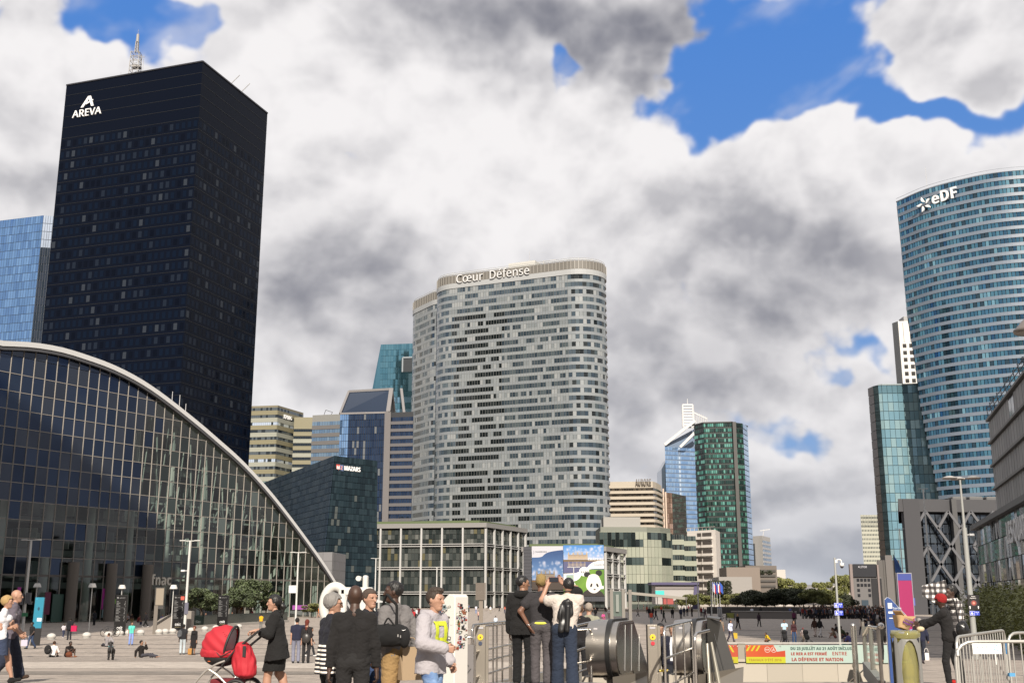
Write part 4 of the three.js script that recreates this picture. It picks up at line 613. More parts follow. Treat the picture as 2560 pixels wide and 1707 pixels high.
// arched glass hall on the left
{
const A=[ray(0,1494)[0]*150,-150],B=[ray(843,1494)[0]*211,-211],ex=B[0]- A[0],ez=B[1]- A[1],L=Math.hypot(ex,ez),u=[ex / L,ez / L],n=[-u[1],u[0]];
const roofPx=[[0,851],[73,855],[145,867],[208,886],[271,909],[330,938],[378,968],[427,1004],[465,1034],[504,1066],[543,1100],[582,1134],[625,1177],[670,1228],[706,1273],[747,1327],[779,1371],[810,1416],[839,1463],[870,1516]];
const smooth=new THREE.CatmullRomCurve3(roofPx.map(([x,y])=>V(x,y,0)),false,'centripetal').getPoints(46).map((p)=>[p.x,p.y]);
const curve=smooth.map(([x,y])=>{const q=onPlane(x,y,A,B);return[q[0],q[1]- 0.85];});const s0=curve[0][0],y0=curve[0][1];
const left=[];for(let k=8;k>=1;k--)left.push([s0 - k*3,y0 - 0.012*k*k*3 + 0.1*(k<3?0:0)]);
const roof=[...left,...curve],sEnd=roof[roof.length - 1][0],sBeg=roof[0][0];
const hAt=(s)=>{for(let i=0;i<roof.length - 1;i++)if(s<=roof[i + 1][0])return lerp(roof[i][1],roof[i + 1][1],(s - roof[i][0])/(roof[i + 1][0]- roof[i][0]));return roof[roof.length - 1][1];};
const W=(s,h,out=0)=>V(A[0]+ u[0]*s + n[0]*out,h,A[1]+ u[1]*s + n[1]*out);
const c=W(L*0.4,0),t=thing('exhibition_hall','glass fronted exhibition hall under a sweeping white arched roof','building',[c.x,BASE,c.z]);
const shell=[];for(let i=0;i<roof.length - 1;i++){const[sa,ha]=roof[i],[sb,hb]=roof[i + 1],k=0.72;shell.push([W(sa,ha,0.7),W(sb,hb,0.7),W(sb,hb + k,0.7),W(sa,ha + k,0.7)],[W(sa,ha + k,0.7),W(sb,hb + k,0.7),W(sb,hb + k,-45),W(sa,ha + k,-45)],[W(sa,ha,0.7),W(sb,hb,0.7),W(sb,hb,-45),W(sa,ha,-45)]);}
putW('roof_shell',polyGeom(shell),mat(0.56,0.56,0.555,0.6),t);
putW('roof_gutter',roof.slice(0,-1).map(([s,h],i)=>beam(W(s,h - 0.35,0.5),W(roof[i + 1][0],roof[i + 1][1]- 0.35,0.5),0.5,0.35)),mat(0.06,0.06,0.065,0.5),t);
putW('roof_aerial',[[28,2.2],[29.6,2.6],[31,2]].map(([s,k])=>cyl(W(s,hAt(s),-1),W(s,hAt(s)+ 1 + k,-1),0.07,0.05,4)),mat(0.5,0.5,0.5),t);
const inn=mat(0.2,0.21,0.2,0.8),inner=mat(0.06,0.07,0.068,0.9);
const fl=[];for(const y of[3.4,8,12.6,17.2,21.8]){const sTo=roof.findIndex((r)=>r[1]<y + 1),sx=sTo>0?roof[sTo][0]:sEnd;const a=W(sBeg,y,-7),b=W(sx - 2,y,-7);fl.push(beam(a,b,0.3,0.9),polyGeom([[a,b,W(sx - 2,y,-30),W(sBeg,y,-30)]]));}
putW('floor_slab',fl,inn,t);
const bw=[];for(let i=0;i<roof.length - 1;i++)bw.push([W(roof[i][0],BASE,-26),W(roof[i + 1][0],BASE,-26),W(roof[i + 1][0],roof[i + 1][1],-26),W(roof[i][0],roof[i][1],-26)]);putW('back_wall',polyGeom(bw),inner,t);
for(let s=2;s<sEnd - 5;s +=7.4)putW('column',cyl(W(s,BASE,-4),W(s,hAt(s)- 0.4,-4),0.55,0.5,10),mat(0.5,0.5,0.47,0.7),t);
const trs=[];for(let s=24;s<60;s +=2.4)if(hAt(s)>17)trs.push(beam(W(s,14.2,-5.6),W(s + 1.2,16.4,-5.6),0.16,0.16),beam(W(s + 1.2,16.4,-5.6),W(s + 2.4,14.2,-5.6),0.16,0.16));trs.push(beam(W(24,14.2,-5.6),W(54,14.2,-5.6),0.3,0.3),beam(W(24,16.4,-5.6),W(54,16.4,-5.6),0.3,0.3));putW('truss',trs,mat(0.4,0.42,0.4,0.6),t);
const rooms=[[],[]];for(let k=0;k<230;k++){const s=rr(-8,sEnd - 6),y=[3.4,8,12.6,17.2,21.8][Math.floor(rr(0,5))]+ rr(0.5,1),hh=rr(0.6,3),ww=rr(0.5,2.6);if(hAt(s)<y + hh + 1||hAt(s + ww)<y + hh + 1)continue;rooms[k&1].push(beam(W(s,y + hh / 2,-rr(7.2,20)),W(s + ww,y + hh / 2,-rr(7.2,9)),0.15,hh));}
putW('room_screen',rooms[0],mat(0.5,0.52,0.48,0.7),t,'stuff');putW('room_screen',rooms[1],mat(0.2,0.23,0.22,0.5),t,'stuff');
const diag=[];for(let s=4;s<sEnd - 8;s +=3.7)if(hAt(s)>9)diag.push(beam(W(s,hAt(s)- 0.6,-2.2),W(s + 1.4,hAt(s)*0.45,-2.2),0.2,0.2),beam(W(s + 2.8,hAt(s + 2.8)- 0.6,-2.2),W(s + 1.4,hAt(s)*0.45,-2.2),0.14,0.14));putW('stay',diag,mat(0.42,0.43,0.4,0.5),t,'stuff');
const set=new Panes(t,'glass_pane'),bay=1.85,row=2.45,lobby=4.6,ni=Math.floor((sEnd - sBeg)/ bay);
const navy=[mat(0.02,0.032,0.06,0.04,0.7),mat(0.024,0.036,0.065,0.04,0.7),mat(0.03,0.038,0.056,0.05,0.6),mat(0.017,0.027,0.052,0.04,0.7)],grn=[mat(0.035,0.045,0.043,0.05,0.5),mat(0.05,0.063,0.06,0.06,0.6),mat(0.025,0.033,0.033,0.05,0.4),mat(0.11,0.13,0.12,0.08,0.6)];  // navy panes hold the dark blue of reflected sky as colour
const clear=[new THREE.MeshPhysicalMaterial({color:col(0.68,0.75,0.72),transmission:1,thickness:0,roughness:0.03,ior:1.5}),new THREE.MeshPhysicalMaterial({color:col(0.5,0.58,0.56),transmission:1,thickness:0,roughness:0.03,ior:1.6})];
for(let i=0;i<ni;i++){
const sa=sBeg + i*bay,sb=sa + bay;
for(let j=-1;;j++){
const ya=j<0?BASE + 0.2:lobby + j*row,yb=j<0?lobby:lobby +(j + 1)*row,ra=hAt(sa + 0.07)- 0.25,rb=hAt(sb - 0.07)- 0.25;
if(ya>=Math.max(ra,rb)- 0.15)break;
const q00=W(sa + 0.07,ya + 0.04),q10=W(sb - 0.07,Math.min(ya + 0.04,rb)),q01=W(sa + 0.07,Math.min(yb - 0.04,ra)),q11=W(sb - 0.07,Math.min(yb - 0.04,rb));
const w=noise3(sa*0.09,ya*0.11,7.7),leftUp=sa<21 + w*6&&ya>13 + w*8;
grid(set,q00,q10,q01,q11,1,1,{gx:0,gy:0,out:0,t:0.03,tilt:0.011,pick:()=>{const k=Math.floor(clamp(0.5 + 1.1*noise3(sa*0.16,ya*0.2,3.3),0,0.99)*4 + rr(-0.3,0.3)),q=clamp(k,0,3);return j<0?pickFrom(clear):leftUp?navy[q]:rnd()<0.78?clear[q&1]:(sa<24?navy:grn)[q];}});
}
}
set.flush(300);
const mull=mat(0.24,0.22,0.195,0.45);
for(let i=0;i<=ni;i++){const s=sBeg + i*bay,h=hAt(s)- 0.2;if(h>BASE + 0.3)putW('mullion',beam(W(s,BASE,0.08),W(s,h,0.08),0.095,0.13),mull,t);}
for(let j=0;lobby + j*row<y0;j++){const y=lobby + j*row;let e=sEnd;for(let s=sBeg;s<sEnd;s +=0.3)if(hAt(s)- 0.3<y){e=s;break;}putW('transom',beam(W(sBeg,y,0.06),W(e,y,0.06),0.07,j===0?0.3:0.1),j===0?mat(0.1,0.09,0.08,0.5):mull,t);}
const sg=(str,px0,px1,py,size,m,font)=>{const[s]=onPlane(px0,py,A,B),[e,h]=onPlane(px1,py,A,B),g=letters(str,size,0.25,font);g.computeBoundingBox();g.scale((e - s)/ g.boundingBox.max.x,1,1);putW('lettering',onWall(g,A,B,s,h,0.4),m,t);};
sg('fnac',369,419,1463,1.5,mat(0.62,0.58,0.5,0.5));
const ban=(px0,px1,py0,py1,m,nm)=>{const[s,h1]=onPlane(px0,py0,A,B),[e]=onPlane(px1,py0,A,B),[,h0]=onPlane(px0,py1,A,B);putW(nm,onWall(box(e - s,h1 - h0,0.12,(e - s)/ 2,(h1 - h0)/ 2,0),A,B,s,h0,0.5),m,t);};
const mag=mat(0.42,0.04,0.3,0.6);ban(250,263,1471,1523,mag,'banner');ban(37,45,1468,1498,mag,'banner');ban(106,120,1480,1536,mat(0.12,0.012,0.05,0.6),'banner');ban(125,152,1485,1555,mat(0.03,0.075,0.06,0.4),'door_panel');
ban(251,270,1497,1544,mat(0.25,0.36,0.38,0.4),'door_frame');ban(254,267,1499,1533,mat(0.01,0.015,0.02,0.1),'door_glass');ban(270,282,1497,1509,mat(0.2,0.45,0.06,0.5),'sign_board');ban(285,297,1499,1512,mat(0.2,0.45,0.06,0.5),'sign_board');
ban(726,775,1513,1524,mat(0.4,0.1,0.42,0.6),'banner');
for(const px of[165,262,352]){const[s]=onPlane(px,1500,A,B);putW('entrance_column',cyl(W(s,BASE,0.9),W(s,6.5,0.9),0.75,0.75,16),mat(0.15,0.13,0.11,0.8),t);}
const d=226,f0=[ray(790,1420)[0]*d,-d],f1=[ray(838,1420)[0]*d,-d + 4],f2=[ray(862,1420)[0]*(d + 8),-d - 8],hf=heightAt(1382,d),fp=[[f0[0]- 8,f0[1]],f1,f2,[f2[0]- 4,f2[1]- 20],[f0[0]- 8,f0[1]- 20]];
const k=building('flank_building','low grey panelled block beside the foot of the white arch',fp),s2=new Panes(k,'wall_panel'),pg=[mat(0.2,0.195,0.2,0.7),mat(0.19,0.187,0.19,0.7)];
putW('wall',prism(inset(fp,0.1),BASE,hf),mat(0.1,0.1,0.1,0.8),k);grid(s2,...vq(fp[0],f1,BASE,hf),6,7,{gx:0.04,gy:0.04,out:0.04,tilt:0.001,pick:()=>pickFrom(pg)});grid(s2,...vq(f1,f2,BASE,hf),4,7,{gx:0.04,gy:0.04,out:0.04,tilt:0.001,pick:()=>pickFrom(pg)});s2.flush();
}
// two unseen blocks behind the viewer, placed and sized to shade the square
{
const blk=(label,x0,x1,z0,z1,h)=>{const plan=[[x0,z0],[x1,z0],[x1,z1],[x0,z1]],t=building('office_tower',label,plan);putW('wall',prism(plan,-2,h),mat(0.32,0.31,0.3,0.6),t);const set=new Panes(t),g=[mat(0.08,0.1,0.12,0.06,0.6),mat(0.11,0.13,0.15,0.06,0.6)];grid(set,...vq([x1,z0],[x0,z0],0,h),12,24,{gx:1,gy:1.6,out:0.05,pick:()=>pickFrom(g)});set.flush(288);};
blk('unseen tall block behind the viewer, placed to shade the left of the square',-95,-30,30,70,150);
blk('unseen tall block behind the viewer, placed to shade the right of the square',34,95,30,70,205);
}
// ground
const groundTex=(()=>{
const N=1024,d=new Uint8Array(N*N*4),per=(x,y,f,s)=>{const a=x / N*2*Math.PI,b=y / N*2*Math.PI;return noise3(Math.cos(a)*f + s,Math.sin(a)*f + Math.cos(b)*f*1.3,Math.sin(b)*f*1.3 + s);};
for(let y=0;y<N;y++)for(let x=0;x<N;x++){const st=per(x,y,6,11),v=0.8 + 0.26*per(x,y,3,2)+ 0.2*per(x,y,9,5)+ 0.18*per(x,y,24,7)+ 0.2*(rnd()- 0.5)+(rnd()<0.0012?-0.3:0)-(st>0.42?(st - 0.42)*0.6:0)-((x % 128<2||y % 128<2)?0.3:0)+ 0.05*(((x>>7)*7 +(y>>7)*13)% 5 - 2)/ 2,o=(y*N + x)*4,q=clamp(v);d[o]=255*Math.pow(q,0.5);d[o + 1]=255*Math.pow(q*0.985,0.5);d[o + 2]=255*Math.pow(q*0.97,0.5);d[o + 3]=255;}
const t=new THREE.DataTexture(d,N,N);t.colorSpace=THREE.SRGBColorSpace;t.magFilter=THREE.LinearFilter;t.wrapS=t.wrapT=THREE.RepeatWrapping;t.needsUpdate=true;return t;
})();
const pave=(r,g,b,rough=0.85)=>new THREE.MeshStandardMaterial({color:col(r*0.8,g*0.8,b*0.8),map:groundTex,roughness:rough});
function sheet(x0,x1,d0,d1,lift,uvm=9,step=2){
const stops=[d0];for(let d=Math.floor(d0 / step)*step + step;d<d1;d +=d>120?60:step)if(d>d0)stops.push(d);for(const q of[22,66])if(q>d0&&q<d1&&!stops.includes(q))stops.push(q);stops.push(d1);stops.sort((a,b)=>a - b);
const p=[],uv=[],idx=[];for(const d of stops)for(const x of[x0,x1]){p.push(x,groundY(d)+ lift,-d);uv.push(x / uvm,d / uvm);}
for(let i=0;i<stops.length - 1;i++){const a=i*2;idx.push(a,a + 1,a + 3,a,a + 3,a + 2);}
const g=new THREE.BufferGeometry();g.setAttribute('position',new THREE.BufferAttribute(new Float32Array(p),3));g.setAttribute('uv',new THREE.BufferAttribute(new Float32Array(uv),2));g.setIndex(idx);g.computeVertexNormals();return g;
}
const PIT=[[-0.4,24],[8.3,24],[17.2,50],[3.4,50]];
struct('ground',(()=>{
const sh=new THREE.Shape([[-4000,22],[4000,22],[4000,66],[-4000,66]].map(([x,d])=>new THREE.Vector2(x,d)));sh.holes.push(new THREE.Path(PIT.map(([x,d])=>new THREE.Vector2(x,d)).reverse()));
const g=new THREE.ShapeGeometry(sh),p=g.attributes.position,uv=[];for(let i=0;i<p.count;i++){const x=p.getX(i),d=p.getY(i);p.setXYZ(i,x,groundY(d),-d);uv.push(x / 9,d / 9);}g.setAttribute('uv',new THREE.BufferAttribute(new Float32Array(uv),2));g.computeVertexNormals();
return[sheet(-4000,4000,-300,22,0),g,sheet(-4000,4000,66,9000,0)];
})(),pave(0.42,0.365,0.318),'brown grey stone paving of the esplanade');
struct('pale_path',sheet(-80,2.2,36.5,49,0.006,7),pave(0.58,0.52,0.46),'pale stone band across the square on the left');
struct('asphalt_strip',sheet(-80,-0.9,29.5,32.8,0.005,7),pave(0.25,0.22,0.19),'darker asphalt strip in front of the pale band');
{
const joint=mat(0.11,0.1,0.095,0.9);let k=0;
for(const[d,w]of[[51.5,0.22],[54.5,0.3],[57.5,0.2],[62,0.34],[66.5,0.3],[71,0.3],[77,0.4],[84,0.45],[93,0.5],[104,0.6],[118,0.7],[134,0.8]])struct('paving_joint',sheet(-110,d<52?2.4:26,d,d + w,0.006),joint);
for(const d of[58,69,82,98,120])struct('paving_joint',sheet(14,95,d,d + d*0.006,0.007),joint);
const pale=mat(0.5,0.47,0.42,0.8);for(const[x0,x1,d,w]of[[-15,-9.2,25.0,0.09],[-12,-4,31.2,0.07],[-11,-3.9,23.3,0.1],[-40,-8,56,0.12]])struct('road_marking',sheet(x0,x1,d,d + w,0.01),pale);
}
// plants
const spot=(px,d,y=groundY(d),py=1560)=>[ray(px,py)[0]*d,y,-d];
function leafCloud(blobs,n,size,flat=0.6){
const p=[],nn=[],uv=[];const tot=blobs.reduce((s,b)=>s + b[3]**2,0);
for(const[bx,by,bz,br]of blobs){const k=Math.round(n*br*br / tot);for(let i=0;i<k;i++){
let x,y,z,q;do{x=rr(-1,1);y=rr(-1,1);z=rr(-1,1);q=x*x + y*y + z*z;}while(q>1||q<0.12);const g=Math.pow(q,-0.18);x*=g;y*=g;z*=g;
const c=V(bx + x*br,by + y*br*flat,bz + z*br),a=rr(0,6.28),el=rr(-0.9,0.9),s=size*rr(0.6,1.4),u=V(Math.cos(a)*Math.cos(el),Math.sin(el),Math.sin(a)*Math.cos(el)),w=V(-Math.sin(a),rr(-0.5,0.5),Math.cos(a)).normalize();
const A=c.clone().addScaledVector(u,-s),B=c.clone().addScaledVector(w,s*0.5),C=c.clone().addScaledVector(u,s),D=c.clone().addScaledVector(w,-s*0.5);for(const v of[A,B,C,A,C,D])p.push(v.x,v.y,v.z);}}
const g=new THREE.BufferGeometry();g.setAttribute('position',new THREE.BufferAttribute(new Float32Array(p),3));g.computeVertexNormals();return g;
}
const ORD=['first','second','third','fourth','fifth','sixth','seventh','eighth','ninth','tenth','eleventh','twelfth','thirteenth','fourteenth','fifteenth','sixteenth','seventeenth','eighteenth','nineteenth'];
const leafMats=[[0.1,0.135,0.05],[0.05,0.068,0.022],[0.24,0.25,0.07],[0.19,0.2,0.055],[0.045,0.057,0.02]].map((c)=>new THREE.MeshPhysicalMaterial({color:col(c[0]*0.85,c[1]*0.85,c[2]*0.85),roughness:0.9,transmission:0.25,thickness:0,side:THREE.DoubleSide}));  // lighter leaf tones paint sunlit trees, darker ones paint shaded trees
const bark=mat(0.07,0.05,0.035,0.95);
function treeProto(seedK,m,spread,h,n,size,airy=1){
seed=777 + seedK*31;const t=new THREE.Group(),br=[],blobs=[];
br.push(cyl(V(0,0,0),V(0.1,h*0.5,0),0.16,0.1,7));
for(let k=0;k<7;k++){const a=k*0.9 + rr(0,0.5),y0=h*rr(0.3,0.5),r=spread*rr(0.45,0.95),y1=h*rr(0.5,0.92);br.push(cyl(V(0,y0,0),V(Math.cos(a)*r,y1,Math.sin(a)*r),0.07,0.025,5));blobs.push([Math.cos(a)*r,y1,Math.sin(a)*r,spread*rr(0.3,0.48)*airy]);}
blobs.push([0,h*0.86,0,spread*0.5*airy],[0.2,h*0.62,0.2,spread*0.62*airy]);
put('trunk',br,bark,t);put('crown',leafCloud(blobs,n,size),m,t);return t;
}
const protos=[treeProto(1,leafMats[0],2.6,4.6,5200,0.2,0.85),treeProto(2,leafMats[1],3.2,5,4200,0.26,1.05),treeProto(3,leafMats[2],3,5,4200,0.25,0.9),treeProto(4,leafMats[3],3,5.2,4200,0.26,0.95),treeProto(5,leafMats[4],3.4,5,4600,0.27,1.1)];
seed=4242;
function tree(k,name,label,px,d,s,turn,group,sy=1){const o=protos[k].clone();o.name=numbered(name);scene.add(o);o.position.set(...spot(px,d));o.scale.set(s,s*sy,s);o.rotation.y=turn;return tag(o,label,'tree',group);}
[[500,148,0.98,0.4,'bushy pine tree left of the black totem, by the arched hall',1],[548,155,0.86,2,'pine tree right behind the black totem, by the arched hall',0.9],[592,158,0.98,3.3,'pine tree above the person in pink, by the arched hall',1.02],[624,165,1.12,4.4,'tallest pine tree, left of the woman pushing the red pram',1.15],[662,172,0.9,1.2,'small pine tree behind the face of the woman in black',1]].forEach(([px,d,s,a,l,sy])=>tree(0,'pine_tree',l,px,d,s,a,null,sy));
tree(2,'bush','bright green bush at the foot of the white arch',778,196,0.62,1,null,0.75).userData.category='bush';
tree(1,'bush','dark green bush under the tip of the white arch',812,200,0.55,2,null,0.8).userData.category='bush';
const rowTrees=[[1706,300,2,0.8],[1728,292,3,0.95],[1752,305,3,1],[1776,296,2,0.9],[1800,304,3,1.05],[1822,300,2,0.95],[1846,288,3,1],[1868,262,4,1.05],[1893,258,4,1.1],[1918,264,4,1.0],[1940,256,4,1.15],[1966,262,4,1.2],[1990,258,4,1.15],[2012,262,1,1.2],[2036,256,3,1.2],[2058,262,1,1.15],[2080,258,2,1.15],[2104,266,4,1.05],[2122,262,4,0.9]].map(([a,b,c,e])=>[a,b,c,e*0.84]);
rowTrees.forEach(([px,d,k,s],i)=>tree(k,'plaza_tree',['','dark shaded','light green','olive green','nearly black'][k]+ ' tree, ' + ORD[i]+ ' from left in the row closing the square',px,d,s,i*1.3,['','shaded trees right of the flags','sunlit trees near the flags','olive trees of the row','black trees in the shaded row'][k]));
[[1962,420,1.5],[2002,440,1.3],[2062,520,1.5],[2118,430,1.7]].forEach(([px,d,s],i)=>tree(2,'thin_tree',['tall thin tree just right of the small white building','thin crowned tree in the gap left of the camera pole','feathery tree above the dark trees left of the camera pole','yellow green tree between the camera pole and roof sign office'][i],px,d,s,i,null,1.35));
{
const[x,y,z]=spot(1803,300),t=thing('clipped_tree','tall cube of clipped dark trees beside the flags','tree',[x,y,z]);const b=[];for(let i=0;i<5;i++)for(let j=0;j<3;j++)b.push([-2.4 + i*1.2,4.8 + j*1.1,0,0.9]);
put('crown',leafCloud(b,5000,0.25,0.9),leafMats[4],t);put('trunk',[cyl(V(-1.6,0,0),V(-1.6,5,0),0.14),cyl(V(1.4,0,0),V(1.4,5,0),0.14)],bark,t);
}
{
const t=thing('hedge','tall dark hedge in shade below the mall at right','hedge',spot(2500,88));const b=[];for(let i=0;i<26;i++){const d=lerp(66,118,i / 25),px=lerp(2600,2425,i / 25),p=spot(px,d);for(const y of[0.8,1.9,2.7])b.push([p[0]- t.position.x + rr(-0.7,0.7)+ 1,y + rr(-0.3,0.4),p[2]- t.position.z,1.7]);}
put('foliage',leafCloud(b,30000,0.15,0.9),leafMats[3],t,'stuff');
put('stems',[0,5,10,15,20,25].map((i)=>{const p=spot(lerp(2600,2425,i / 25),lerp(66,118,i / 25));return cyl(V(p[0]- t.position.x + 1,0,p[2]- t.position.z),V(p[0]- t.position.x + 1,2.5,p[2]- t.position.z),0.12);}),bark,t);
}
{
const g=thing('planter_bush','green planter bush on the far terrace before the white pavilion','bush',spot(1662,272));put('foliage',leafCloud([[-1.6,0.8,0,1.2],[0,1,0,1.4],[1.6,0.7,0,1.1]],1600,0.18),leafMats[2],g,'stuff');
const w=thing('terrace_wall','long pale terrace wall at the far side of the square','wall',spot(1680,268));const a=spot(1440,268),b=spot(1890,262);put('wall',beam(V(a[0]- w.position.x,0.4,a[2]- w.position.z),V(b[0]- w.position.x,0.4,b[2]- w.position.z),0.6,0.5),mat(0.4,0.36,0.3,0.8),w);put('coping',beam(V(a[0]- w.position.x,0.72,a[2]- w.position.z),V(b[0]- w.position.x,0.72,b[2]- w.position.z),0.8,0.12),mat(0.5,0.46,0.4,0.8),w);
const c=thing('ramp_canopy','long low grey canopy sloping down beyond the terrace wall','canopy',spot(1640,285));const p=P(1572,1482,285),q=P(1716,1496,280),m=c.position;put('roof',beam(V(p.x - m.x,p.y - m.y,p.z - m.z),V(q.x - m.x,q.y - m.y,q.z - m.z),3,0.6),mat(0.3,0.28,0.24,0.8),c);for(let k=0;k<=6;k++){const v=p.clone().lerp(q,k / 6);put('post',cyl(V(v.x - m.x,-0.2,v.z - m.z),V(v.x - m.x,v.y - m.y,v.z - m.z),0.1),steel,c);}put('glass_wall',beam(V(p.x - m.x,0.9,p.z - m.z - 1),V(q.x - m.x - 2,0.9,q.z - m.z - 1),0.06,1.8),mat(0.1,0.12,0.11,0.1,0.5),c);
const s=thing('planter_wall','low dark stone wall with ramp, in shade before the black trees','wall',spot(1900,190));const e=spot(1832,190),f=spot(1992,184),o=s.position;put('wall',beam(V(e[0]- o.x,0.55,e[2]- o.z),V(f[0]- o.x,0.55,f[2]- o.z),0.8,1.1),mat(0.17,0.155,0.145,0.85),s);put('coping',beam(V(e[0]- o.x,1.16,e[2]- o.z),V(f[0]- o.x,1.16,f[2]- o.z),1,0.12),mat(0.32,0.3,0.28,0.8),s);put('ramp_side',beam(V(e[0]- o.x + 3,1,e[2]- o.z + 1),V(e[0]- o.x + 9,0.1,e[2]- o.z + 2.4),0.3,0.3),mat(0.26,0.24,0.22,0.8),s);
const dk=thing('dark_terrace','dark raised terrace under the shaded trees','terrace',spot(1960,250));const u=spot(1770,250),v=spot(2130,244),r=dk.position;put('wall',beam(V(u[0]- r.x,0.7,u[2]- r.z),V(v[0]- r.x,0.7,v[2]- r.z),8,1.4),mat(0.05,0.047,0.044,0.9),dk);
const st=thing('stone_building','low brown stone terrace building with planted roof, right of the green tower','building',spot(1880,400));const sb=(x0,x1,y0,y1,dd,mm,nm)=>{const A=P(x0,y1,dd),B=P(x1,y0,dd),k=st.position;put(nm,box(B.x - A.x,B.y - A.y,14,(A.x + B.x)/ 2 - k.x,(A.y + B.y)/ 2 - k.y,-dd - 7 - k.z),mm,st);};
const s1=mat(0.14,0.12,0.105,0.9),s2=mat(0.2,0.165,0.14,0.9);sb(1820,1900,1418,1500,396,s2,'wall');sb(1868,1942,1414,1500,404,s1,'wall');sb(1800,1880,1442,1505,390,mat(0.26,0.245,0.23,0.8),'wall');for(let j=0;j<4;j++)sb(1902,1940,1424 + j*13,1429 + j*13,403.6,mat(0.06,0.055,0.05,0.4),'window_strip');put('roof_garden',leafCloud([[2,12.4,-4,1.4],[5,12.3,-4,1.4],[8,12.3,-4,1.3]],700,0.3),leafMats[1],st,'stuff');
const wb=thing('apartment_building','small white house right of the brown stone terrace','building',spot(1950,470));const A=P(1936,1456,470),B=P(1964,1424,470);put('wall',[box(B.x - A.x,B.y + 1.7,8,(A.x + B.x)/ 2 - wb.position.x,(B.y + 1.7)/ 2,-4),box((B.x - A.x)*1.35,(B.y + 1.7)*0.62,7,(A.x + B.x)/ 2 - wb.position.x + 1.6,(B.y + 1.7)*0.31,-3)],mat(0.46,0.43,0.4,0.8),wb);for(let j=0;j<3;j++)put('window',box(2.4,0.9,0.2,-0.2,11.4 - j*2.2,0.06),mat(0.08,0.075,0.07,0.2),wb);
}
for(let i=0;i<16;i++){const px=[1972,1985,2000,2014,2028,2040,2050,2062,2072,2084,2094,2106,2120,2130,1958,2070][i],d=1100 +(i*137)% 500,h=heightAt(1476 -((i*7)% 13),d)- BASE,t=thing('distant_house','pale house among the roofs far beyond the trees','building',spot(px,d,BASE),0,'pale houses far beyond the trees'),w=rr(9,16),m=[mat(0.42,0.38,0.33,0.8),mat(0.36,0.33,0.29,0.8),mat(0.46,0.43,0.38,0.8)][i % 3];put('wall',box(w,h,12,0,h / 2,-6),m,t);put('roof',prism([[-w / 2 - 0.3,0.3],[w / 2 + 0.3,0.3],[w / 2 - 1,-9],[-w / 2 + 1,-9]],h,h + 2.4),mat(0.16,0.16,0.17,0.7),t);for(let j=0;j<3;j++)put('window',box(w*0.8,0.9,0.2,0,h - 2 - j*3,0.02),mat(0.12,0.11,0.1,0.3),t);}
struct('hills',(()=>{const f=[],y=(x)=>heightAt(1482,4200)- 8 + 14*noise3(x*0.002,3,1);for(let x=-1500;x<2600;x +=100)f.push([V(x,-5,-4200),V(x + 100,-5,-4200),V(x + 100,y(x + 100),-4300),V(x,y(x),-4300)],[V(x,y(x),-4300),V(x + 100,y(x + 100),-4300),V(x + 100,-5,-5200),V(x,-5,-5200)]);return polyGeom(f);})(),mat(0.1,0.11,0.12,0.9));
{
const d=310,A=P(1632,1500,d),B=P(1744,1456,d),t=thing('pavilion','white pavilion under a flat purple roof, beyond the terrace','pavilion',[(A.x + B.x)/ 2,BASE,-d]),W=B.x - A.x,H=B.y - BASE;
put('wall',box(W - 1.6,H - 0.8,8,0,(H - 0.8)/ 2,-4),mat(0.36,0.34,0.33,0.7),t);put('roof',box(W + 0.6,0.7,9,0,H - 0.3,-3.6),mat(0.07,0.06,0.13,0.7),t);put('upper_band',box(W - 1.7,1.1,0.2,0,H - 1.3,0.08),mat(0.22,0.2,0.19,0.8),t);put('side_fin',polyGeom([[V(W / 2 - 1.6,0,0.4),V(W / 2 + 0.2,0,0.4),V(W / 2 + 0.3,H,0.4),V(W / 2 - 0.9,H,0.4)]]),mat(0.075,0.065,0.14,0.7),t);put('wall_sign',box(2.4,1.6,0.2,-W / 2 + 2,H - 3,0.1),mat(0.05,0.5,0.48,0.5),t);put('window',box(1.6,0.8,0.2,W / 2 - 4,2.2,0.1),mat(0.05,0.04,0.04,0.3),t);put('window',box(1.6,0.8,0.2,-W / 2 + 5.6,2.2,0.1),mat(0.05,0.04,0.04,0.3),t);
const k=thing('kiosk','small red kiosk in front of the white pavilion','kiosk',spot(1672,300,BASE));put('wall',box(2.6,1.6,2,0,2.4,0),mat(0.3,0.05,0.045,0.6),k);put('roof',box(2.9,0.2,2.3,0,3.3,0),mat(0.2,0.04,0.04,0.6),k);put('base',box(2.6,1.6,2,0,0.8,0),mat(0.2,0.18,0.15,0.8),k);
}
[['#2a3f8f','#d8d8d8','#b02028',1785,'red white and blue flag, left one of the four'],['#22408f','#22408f','#22408f',1790,'blue flag, second from left of the four'],['#2a3f8f','#d8d8d8','#b02028',1796,'red white and blue flag, third of the four'],['#2a4fa8','#3a62b8','#2a4fa8',1803,'blue flag, right end of the four']].forEach(([a,b,c,px,l])=>{const d=285,t=thing('flag',l,'flag',spot(px,d));const top=heightAt(1454,d)- BASE;put('flagpole',cyl(V(0,0,0),V(0,top,0),0.07,0.05,6),mat(0.5,0.5,0.5,0.4),t);[a,b,c].forEach((h,i)=>put('flag_cloth',polyGeom([[V(0.05 + i*0.25,top - 2.2 - i*0.3,0.1*i),V(0.3 + i*0.25,top - 2.5 - i*0.3,0.1*i + 0.1),V(0.3 + i*0.25,top - 0.3 - i*0.35,0.1*i + 0.1),V(0.05 + i*0.25,top - 0.1 - i*0.35,0.1*i)]]),hexMat(h),t));});
